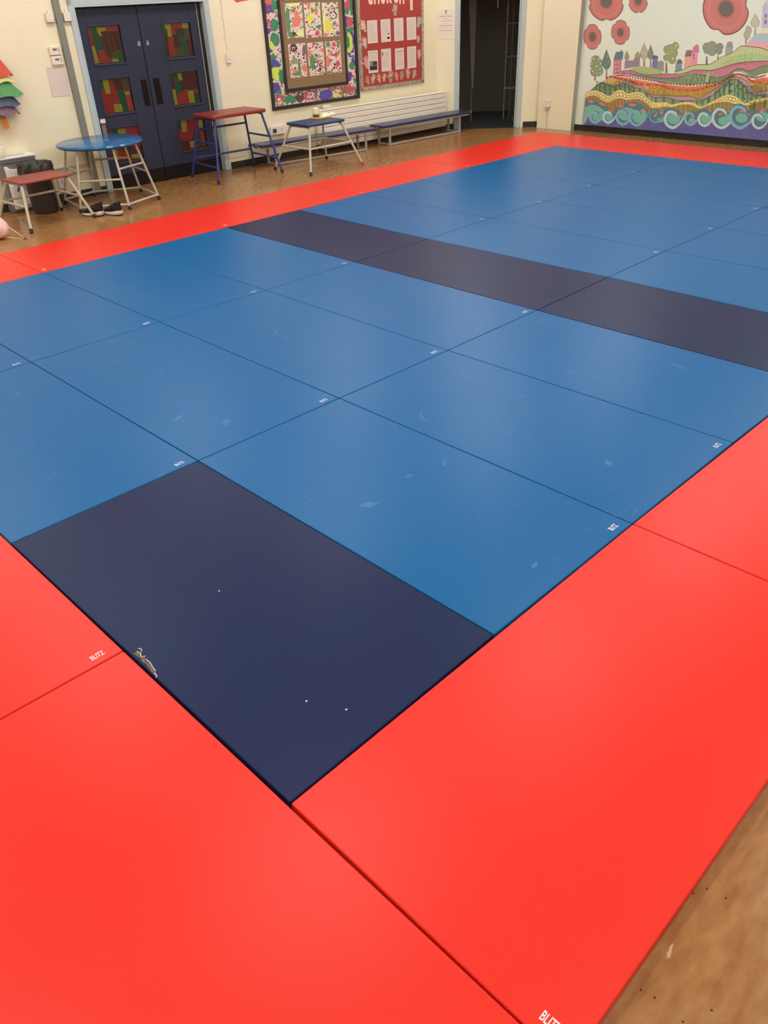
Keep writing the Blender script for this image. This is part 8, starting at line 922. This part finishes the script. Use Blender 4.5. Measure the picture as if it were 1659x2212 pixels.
P = [((226, 208, 196), [(BX0 + .04, BZ0 + .04), (BX1 - .04, BZ0 + .04), (BX1 - .04, BZ1 - .04), (BX0 + .04, BZ1 - .04)])]
def blob(cx, cz, rx, rz, n=16, w_=.22, seed=0):
    rnd = random.Random(seed or int(cx * 9999 + cz * 777)); k = [rnd.uniform(1 - w_, 1 + w_) for _ in range(n)]
    return [(cx + rx * k[i] * math.cos(2 * PI * i / n), cz + rz * k[i] * math.sin(2 * PI * i / n)) for i in range(n)]
rnd = random.Random(5)
PC = [(88, 146, 100), (196, 96, 100), (216, 104, 92), (216, 110, 132), (118, 88, 134), (216, 226, 118), (110, 106, 88), (98, 92, 156), (150, 88, 84)]
def clampb(p): return [(min(max(x, BX0 + .045), BX1 - .045), min(max(z, BZ0 + .045), BZ1 - .045)) for x, z in p]
for k in range(900):
    side = rnd.random()
    if side < .25: x, z = rnd.uniform(BX0 + .05, -.6), rnd.uniform(BZ0 + .05, BZ1 - .05)
    elif side < .45: x, z = rnd.uniform(.60, BX1 - .05), rnd.uniform(BZ0 + .05, BZ1 - .05)
    else: x, z = rnd.uniform(BX0 + .05, BX1 - .05), rnd.uniform(BZ0 + .05, .87)
    s_ = rnd.choice([.008, .01, .014, .02]); P.append((rnd.choice(PC), clampb(blob(x, z, s_, s_ * rnd.uniform(.5, 1.2), 7, .35, k + 1))))
SPL = [(tuple(int(v * .8 + 40 * .9) for v in c[0]),) + tuple(c[1:]) for c in SPL]
for col, x, z, rx, rz in SPL: P.append((col, clampb(blob(x - 7.85, z, rx, rz))))
for col, x, z, rx, rz in SPL:
    if rx > .05 and random.random() < .5: P.append((rnd.choice(PC), clampb(blob(x - 7.85 + rnd.uniform(-.03, .03), z + rnd.uniform(-.04, .04), rx * .25, rz * .2))))
for k in range(16):  # taller repeats above the view
    x = rnd.choice([-.74, .72]); z = rnd.uniform(2.0, 2.4); P.append((rnd.choice(PC), clampb(blob(x, z, .06, .06, 14, .3, k + 900))))
paint('painted_surround', P, PAPER, t, loc=(0, -.004, 0))
IX0, IX1, IZ0, IZ1 = 7.252 - 7.85, 8.462 - 7.85, .878, 2.3
m_ = MB(); quadbar(m_, IX0, IX1, IZ0, IZ1, .042, -.03, -.008); build('inner_border', m_, BLK, t, bevel=.003)
build('brown_centre', MB().box(IX0 + .03, IX1 - .03, -.022, -.008, IZ0 + .03, IZ1 - .03), mat('brown_sugar_paper', (142, 114, 80), .85, noise=(3, .4, (134, 106, 74))), t)
build('map_pin', MB().lathe([(.001, 0), (.009, .002), (.009, .006), (.001, .008)], 12), mat('pin_purple', (70, 60, 110), .4), t, loc=(-.515, -.024, 2.00)).rotation_euler = (PI / 2, 0, 0)
ARTS = [(7.371, 7.672, 1.545, 1.962, 'top left', 'green and coral blots'), (7.705, 8.0, 1.53, 1.956, 'top middle', 'a yellow flower and a red disc'), (8.036, 8.343, 1.524, 1.947, 'top right', 'yellow ovals and a dotted ring'),
        (7.366, 7.675, 1.051, 1.474, 'bottom left', 'black scribbles and a coral disc'), (7.715, 8.013, 1.048, 1.468, 'bottom middle', 'black rings and a green patch'), (8.052, 8.343, 1.05, 1.466, 'bottom right', 'red ovals and a red splat')]
G1 = (96, 146, 104); CO = (236, 136, 112); YE = (240, 225, 90); PK = (214, 92, 102); PU = (130, 98, 138); BK = (78, 66, 64); LY = (235, 235, 150)
AF = [[(G1, .12, .4, .12, .3), (G1, .1, .7, .12, .2), (CO, .62, .3, .14, .1), (CO, .65, .5, .22, .16), (CO, .5, .6, .18, .1), (G1, .3, .9, .25, .09), (LY, .75, .86, .2, .1), ((110, 60, 50), .4, .88, .1, .06), (G1, .75, .12, .06, .06), (LY, .5, .05, .4, .05)],
      [(CO, .3, .1, .1, .1), (LY, .6, .12, .1, .06), (G1, .8, .06, .1, .06), (YE, .32, .45, .2, .14), (CO, .75, .25, .09, .12), (PK, .72, .88, .13, .08), (G1, .85, .7, .12, .06), (G1, .5, .2, .07, .06), ((200, 80, 110), .2, .95, .15, .04)],
      [(LY, .1, .55, .1, .35), (YE, .35, .68, .2, .17), (BK, .66, .38, .22, .12), ((232, 220, 208), .66, .38, .17, .09), (BK, .66, .38, .03, .025), (CO, .12, .94, .13, .07), (PU, .9, .92, .12, .07), (PK, .38, .22, .06, .05), (PU, .38, .03, .06, .04), (G1, .72, .62, .1, .06)],
      [(BK, .3, .12, .2, .12), ((230, 215, 200), .3, .13, .1, .05), (BK, .3, .14, .05, .04), (PU, .92, .2, .12, .15), (BK, .62, .55, .09, .07), ((235, 220, 210), .62, .55, .05, .04), (CO, .86, .75, .16, .13), (G1, .55, .75, .1, .14), (G1, .4, .88, .3, .06), ((150, 160, 110), .3, .5, .2, .1), (CO, .3, .8, .15, .05)],
      [(PK, .4, .04, .1, .05), (PU, .55, .15, .08, .05), (CO, .9, .25, .1, .07), (G1, .25, .6, .18, .24), (BK, .5, .45, .08, .06), ((235, 220, 210), .5, .45, .045, .035), (BK, .7, .42, .07, .05), ((235, 220, 210), .7, .42, .04, .03), (BK, .45, .66, .12, .1), ((235, 220, 210), .45, .66, .08, .06), (BK, .7, .6, .07, .08), ((235, 220, 210), .7, .6, .04, .05), (BK, .7, .82, .08, .06), (CO, .1, .3, .12, .1), (BK, .65, .93, .07, .06), ((235, 220, 210), .65, .93, .04, .04)],
      [(G1, .2, .08, .13, .1), (PK, .55, .1, .1, .08), (G1, .85, .12, .1, .12), (PK, .7, .42, .11, .08), (PK, .75, .72, .16, .1), (PK, .3, .58, .14, .03), (LY, .08, .35, .06, .15), (BK, .5, .83, .07, .04), (CO, .1, .6, .1, .2), (G1, .15, .95, .15, .04)]]
for (x0, x1, z0, z1, pos, what), feats in zip(ARTS, AF):
    w_, h = x1 - x0, z1 - z0
    a = wthing('painted_artwork', "child's artwork with " + what + ', ' + pos + ' on the brown board', 'artwork', LW, (x0 + x1) / 2, (z0 + z1) / 2, .0235, 'six artworks on the brown board')
    build('paper', MB().box(-w_ / 2, w_ / 2, -.001, 0, -h / 2, h / 2), mat('art_paper', (238, 218, 204), .8), a)
    P = []; cl = lambda p: [(min(max(x, -w_ / 2 + .001), w_ / 2 - .001), min(max(z, -h / 2 + .001), h / 2 - .001)) for x, z in p]
    pc = {'t': [G1, CO, LY, (150, 70, 60), BK, (110, 160, 100)], 'b': [BK, PK, G1, CO, BK, (150, 60, 70)]}[pos[0]]
    for k in range(320):
        s_ = rnd.choice([.002, .003, .004, .006, .009]); P.append((rnd.choice(pc), cl(blob(rnd.uniform(-w_ / 2, w_ / 2), rnd.uniform(-h / 2, h / 2), s_, s_ * rnd.uniform(.5, 1.6), 6, .3, rnd.randrange(1, 99999)))))
    for k in range(26):
        x, z = rnd.uniform(-w_ / 2, w_ / 2), rnd.uniform(-h / 2, h / 2); P.append((rnd.choice(pc), cl(blob(x, z, .02, .012, 12, .45, rnd.randrange(1, 99999)))))
    for col, fx, fz, rx, rz in feats: P.append((col, cl(blob(-w_ / 2 + fx * w_, h / 2 - fz * h, rx * w_, rz * h, 18, .16, rnd.randrange(1, 99999)))))
    for k in range(110):
        s_ = rnd.choice([.003, .005]); P.append((rnd.choice(pc), cl(blob(rnd.uniform(-w_ / 2, w_ / 2), rnd.uniform(-h / 2, h / 2), s_, s_, 6, .3, rnd.randrange(1, 99999)))))
    paint('splatter', P, PAPER, a, loc=(0, -.001, 0))

# red notice board
t = wthing('red_notice_board', 'red backed notice board with a scalloped silver border and cut-out lettering', 'notice board', LW, 9.42, 0)
RX0, RX1, RZ0, RZ1 = -.70, .71, .758, 2.46
build('red_backing', MB().box(RX0 + .02, RX1 - .02, -.015, 0, RZ0 + .02, RZ1 - .02), mat('red_backing_paper', (168, 62, 54), .8, noise=(2, .4, (160, 56, 50))), t)
SIL = mat('silver_scallop_card', (186, 176, 156), .45, noise=(26, .9, (124, 116, 100)))
m_ = MB()
def scallop(n, L):   # strip along x with a wavy inner edge
    P = [(0, 0)]
    for i in range(n * 6 + 1): x = L * i / (n * 6); P.append((x, .045 + .009 * abs(math.sin(PI * i / 6))))
    return P + [(L, 0)]
def addstrip(pts, fx): 
    q = [fx(*p) for p in pts]; n = len(q); m_.add([(x, -.021, z) for x, z in q] + [(x, -.014, z) for x, z in q], [tuple(range(n)), tuple(range(n, 2 * n))[::-1]] + [(i, (i + 1) % n, n + (i + 1) % n, n + i) for i in range(n)])
addstrip(scallop(40, RX1 - RX0), lambda x, y: (RX0 + x, RZ0 + y)); addstrip(scallop(40, RX1 - RX0), lambda x, y: (RX0 + x, RZ1 - y))
addstrip(scallop(48, RZ1 - RZ0), lambda x, y: (RX0 + y, RZ0 + x)); addstrip(scallop(48, RZ1 - RZ0), lambda x, y: (RX1 - y, RZ0 + x))
build('scalloped_border', m_, SIL, t)
LET = mat('cream_card_letter', (236, 204, 176), .7)
for ch, x0, x1, z0, z1 in (('C', 8.938, 9.035, 1.885, 2.11), ('H', 9.063, 9.178, 1.892, 2.11), ('U', 9.205, 9.30, 1.887, 2.11), ('R', 9.328, 9.44, 1.892, 2.11), ('C', 9.468, 9.567, 1.890, 2.11), ('H', 9.597, 9.705, 1.874, 2.11), ('I', 9.832, 9.888, 1.784, 2.18)):
    vs, fs = fit_text(ch, x0 - 9.42, x1 - 9.42, z0, z1, .05)
    build('card_letter', MB().add([(x, -.0165, z) for x, z in vs], fs), LET, t)
DOC = [(8.90, 9.112, 1.388, 1.69, 'first from the left in the top row', 0), (9.183, 9.39, 1.388, 1.69, 'second in the top row, with a small dark picture', 1), (9.467, 9.672, 1.386, 1.693, 'third in the top row', 0), (9.747, 9.957, 1.385, 1.692, 'last in the top row', 0),
       (8.895, 9.102, .988, 1.292, 'first in the bottom row, with a dark photograph', 2), (9.173, 9.386, .988, 1.298, 'second in the bottom row, with a leaf emblem', 3), (9.474, 9.674, .991, 1.288, 'third in the bottom row, with a black heading rule', 4), (9.745, 9.95, .989, 1.294, 'last in the bottom row', 0)]
for x0, x1, z0, z1, lb, kind in DOC:
    L = []; tc_ = (186, 172, 162)
    y0, y1 = {0: (.08, .92), 1: (.1, .6), 2: (.2, .4), 3: (.33, .8), 4: (.22, .85)}[kind]; k = y0
    while k < y1:
        L.append((tc_, .12, .12 + rnd.uniform(.55, .76), k, k + .012)); k += .042
    if kind == 1: L += [((60, 50, 42), .7, .85, .62, .68), ((60, 50, 42), .6, .9, .78, .87), (tc_, .15, .6, .68, .69), (tc_, .1, .4, .92, .94)]
    if kind == 2: L += [((80, 72, 66), .12, .88, .1, .115), ((104, 98, 92), .12, .9, .47, .88), ((150, 146, 138), .14, .4, .5, .66), ((58, 50, 46), .16, .88, .7, .86), ((70, 62, 56), .5, .9, .5, .64)]
    if kind == 3: L += [((120, 120, 100), .08, .2, .12, .3), ((120, 110, 104), .35, .75, .18, .195), ((120, 110, 104), .35, .75, .25, .265)]
    if kind == 4: L += [((70, 60, 56), .08, .92, .14, .16)]
    s_ = sheet('pinned_letter', 'printed sheet on red board, ' + lb, 'notice', LW, x0, x1, z0, z1, L, 'printed sheets on the red board', d=.0185, col=(222, 204, 188), rot=rnd.uniform(-.012, .012))
def hand(cx, cz, s, ang, cols, label, left=False):
    """paper hand: palm with five fingers; cols from wrist to fingertips"""
    t = wthing('paper_hand', label, 'paper cut-out', LW, cx, cz, .017, 'cut-out paper hands on the red board'); t.rotation_euler = (0, ang, LW.a)
    F = [(-.62, .25, 1.0, .13, .45), (-.36, .45, .5, .12, .18), (-.06, .55, .62, .12, .02), (.24, .50, .56, .12, -.14), (.50, .35, .42, .11, -.38)]
    prof = [(-.25, -1.0), (.25, -1.0), (.42, -.55), (.52, 0), (.58, .35), (.48, .6), (-.3, .68), (-.45, .3), (-.44, -.4)]
    shapes = [prof]
    for i, (bx, bz, ln, w_, lean) in enumerate(F):
        if i == 0: bx, bz, ln, lean = -.35, -.25, .75, .85
        dx, dz = -math.sin(lean), math.cos(lean); px, pz = dz, -dx; q = []
        for u, k in ((-.1, 1), (.6, 1.05), (.88, .9), (1, .5)): q.append((bx + dx * ln * u + px * w_ * k, bz + dz * ln * u + pz * w_ * k))
        for u, k in ((1, .5), (.88, .9), (.6, 1.05), (-.1, 1)): q.append((bx + dx * ln * u - px * w_ * k, bz + dz * ln * u - pz * w_ * k))
        shapes.append(q)
    mi = -1 if left else 1; mb = MB()
    for k, q in enumerate(shapes):
        n = len(q); dd = .0003 * (k + 1); q = [(x * s * mi, z * s) for x, z in q]
        mb.add([(x, -dd - .0008, z) for x, z in q] + [(x, 0, z) for x, z in q], [tuple(range(n)), tuple(range(n, 2 * n))[::-1]] + [(i, (i + 1) % n, n + (i + 1) % n, n + i) for i in range(n)])
    build('hand_shape', mb, mat('hand_paper_%d_%d_%d' % cols[0], cols[0], .8), t)
    if len(cols) > 1:
        P = [(c, [(-.40 * s, (-.75 + i * .38) * s), (.40 * s, (-.75 + i * .38) * s), (.42 * s, (-.4 + i * .38) * s), (-.38 * s, (-.4 + i * .38) * s)]) for i, c in enumerate(cols[1:])]
        paint('coloured_bands', P, PAPER, t, loc=(0, -.003, 0))
PKH = (214, 158, 142); GRH = (168, 160, 140); BLH = (168, 172, 160); CRH = (226, 190, 150); GNH = (150, 168, 136)
HANDS = [(9.50, 1.80, .075, 0, [(198, 158, 148), (196, 150, 150), (150, 145, 128)], 'two-tone hand at the top between the lettering and the sheets', False),
         (8.83, 1.62, .08, -.5, [CRH, GRH], 'cream hand with a grey wrist at the upper left edge', False), (8.84, 1.40, .075, -.3, [(222, 180, 160), BLH], 'pink hand with a blue palm, middle of the left edge', False),
         (8.855, 1.14, .085, -.2, [PKH], 'plain pink hand lowest on the left edge', False), (10.02, 1.615, .075, .35, [BLH], 'pale blue hand at the upper right edge', True),
         (10.00, 1.385, .05, .1, [(196, 176, 148)], 'small tan hand on the right edge between the rows', True), (10.02, 1.17, .068, .05, [(220, 160, 140), BLH], 'pink hand with a blue palm on the right edge', True),
         (8.87, .895, .062, -.35, [(188, 140, 122)], 'first hand from the left along the bottom', False), (8.985, .905, .065, .35, [(196, 176, 150), GNH], 'second along the bottom, green palm', False), (9.115, .90, .062, -.3, [(218, 150, 132)], 'third along the bottom, pink', False),
         (9.225, .905, .058, .2, [(206, 164, 136)], 'fourth along the bottom, tan', False), (9.365, .91, .085, .0, [(200, 150, 130), (160, 160, 150), (120, 135, 110), (225, 190, 110), (215, 120, 80)], 'rainbow-striped hand in the middle of the bottom row', False),
         (9.495, .90, .065, -.25, [(210, 140, 122)], 'sixth along the bottom, pink', True), (9.615, .905, .065, .25, [(176, 140, 122)], 'seventh along the bottom, brown-grey', True), (9.755, .925, .075, -.1, [(212, 150, 138)], 'eighth along the bottom, pink, just under the last sheet', True),
         (9.90, .90, .065, .4, [(190, 160, 138), GNH], 'last hand on the right along the bottom, green palm', True)]
for x, z, s, a, cols, lb, lf2 in HANDS: hand(x, z, s, a, cols, 'paper hand, ' + lb, lf2)

# values sign on the corner wall
t = wthing('values_sign', 'white sign listing school values in coloured words left of the dark doorway', 'sign', DW, .155, 1.56)
build('sign_board', MB().box(-.148, .148, -.004, 0, -.207, .207), mat('sign_white', (232, 218, 198), .5), t, bevel=.001)
P = [((130, 110, 84), [(-.02, .145), (.02, .145), (.02, .155), (-.02, .155)])]
P += [((150, 128, 100), blob(0, .185, .02, .012, 12, .1, 3)), ((130, 110, 84), blob(0, .168, .01, .007, 10, .1, 4))]
for s_, z, hw, h, col in (('School Values', .115, .105, .018, (120, 105, 98)), ('Hope', .082, .042, .016, (190, 120, 112)), ('Compassion', .05, .09, .016, (140, 140, 108)), ('Love', .018, .036, .015, (216, 178, 136)),
                          ('Truthfulness', -.014, .105, .016, (125, 105, 118)), ('Thankfulness', -.046, .105, .016, (212, 200, 140)), ('Forgiveness', -.084, .098, .018, (120, 110, 116))):
    vs, fs = fit_text(s_, -hw, hw, z - h / 2, z + h / 2, .012)
    for f in fs: P.append((col, [vs[j] for j in f]))
paint('sign_print', P, PRINT, t, loc=(0, -.0042, 0), eps=.00005)

# things standing in the dark store
t = thing('leaning_panel', 'pale tapering panel edge leaning just inside the dark doorway', 'panel', DW.loc(.62, 0, -.75), DW.a)
build('panel_board', MB().add([(-.10, 0, 2.3), (.06, 0, 2.3), (.03, 0, .55), (.0, 0, .55), (-.10, .03, 2.3), (.06, .03, 2.3), (.03, .03, .55), (.0, .03, .55)], [(0, 1, 2, 3), (4, 7, 6, 5), (0, 4, 5, 1), (1, 5, 6, 2), (2, 6, 7, 3), (3, 7, 4, 0)]).box(-.01, .01, .1, .12, 0, .56), mat('dim_grey_board', (92, 84, 66), .6), t)
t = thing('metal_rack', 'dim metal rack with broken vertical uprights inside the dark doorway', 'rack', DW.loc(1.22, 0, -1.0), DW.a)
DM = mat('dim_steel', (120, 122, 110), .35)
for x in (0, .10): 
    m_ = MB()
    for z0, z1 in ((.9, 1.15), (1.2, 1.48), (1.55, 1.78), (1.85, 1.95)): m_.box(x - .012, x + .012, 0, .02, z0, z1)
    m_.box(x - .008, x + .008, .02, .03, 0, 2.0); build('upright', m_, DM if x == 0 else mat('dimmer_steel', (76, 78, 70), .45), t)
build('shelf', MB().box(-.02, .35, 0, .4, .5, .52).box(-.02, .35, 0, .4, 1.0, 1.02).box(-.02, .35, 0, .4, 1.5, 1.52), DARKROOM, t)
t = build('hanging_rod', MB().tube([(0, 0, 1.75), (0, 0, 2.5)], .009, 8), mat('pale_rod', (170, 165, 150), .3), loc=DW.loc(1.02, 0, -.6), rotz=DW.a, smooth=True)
tag(t, 'thin pale rod hanging in the dark doorway', 'rod')

# rainbow tulle decoration at the left edge
t = wthing('rainbow_streamer', 'hanging rainbow decoration of red, yellow, green, blue and purple net with an orange ribbon', 'decoration', LW, 3.10, 0, .10)
def tier(z1, z0, r1, r0, col, cx0=0, cx1=0, n=120, seed=0, name='net_tier'):
    mb = MB(); K = 6; rr_ = random.Random(seed)
    ph = [rr_.uniform(0, 6) for _ in range(3)]
    for i in range(K + 1):
        u = i / K; z = z1 + (z0 - z1) * u; r = r1 + (r0 - r1) * u; cx = cx0 + (cx1 - cx0) * u
        for j in range(n):
            a = 2 * PI * j / n; q = r * (1 + u * (.05 * math.sin(17 * a + ph[0]) + .035 * math.sin(31 * a + ph[1])))
            mb.v.append((cx + q * math.cos(a), .38 * q * math.sin(a), z + u * .010 * math.sin(5 * a + ph[2])))
    for i in range(K):
        for j in range(n): mb.f.append((i * n + j, i * n + (j + 1) % n, (i + 1) * n + (j + 1) % n, (i + 1) * n + j))
    build(name, mb, mat('net_%d_%d_%d' % col, col, .9, noise=(30, .5, tuple(int(v * .8) for v in col))), t, smooth=True)
tier(1.66, 1.42, .10, .235, (214, 92, 72), .04, .03, seed=1); tier(1.44, 1.36, .15, .24, (226, 214, 130), .03, .03, seed=2)
tier(1.43, 1.215, .12, .27, (96, 158, 98), .03, .06, seed=3); tier(1.24, 1.12, .17, .235, (92, 98, 118), .03, .03, seed=4); tier(1.16, 1.035, .14, .205, (136, 110, 124), .03, .03, seed=5)
m_ = MB(); m_.add([(-.01, 0, 1.12), (.05, -.01, 1.12), (.085, -.012, .895), (.02, -.004, .885), (-.01, .012, 1.12), (.05, .002, 1.12), (.085, 0, .895), (.02, .008, .885)], [(0, 1, 2, 3), (4, 7, 6, 5), (0, 4, 5, 1), (1, 5, 6, 2), (2, 6, 7, 3), (3, 7, 4, 0)])
build('orange_ribbon', m_, mat('orange_ribbon', (216, 140, 62), .6), t)
build('hanging_string', MB().tube([(.0, 0, 1.62), (0, .08, 2.4)], .002, 6), WHITEP, t)
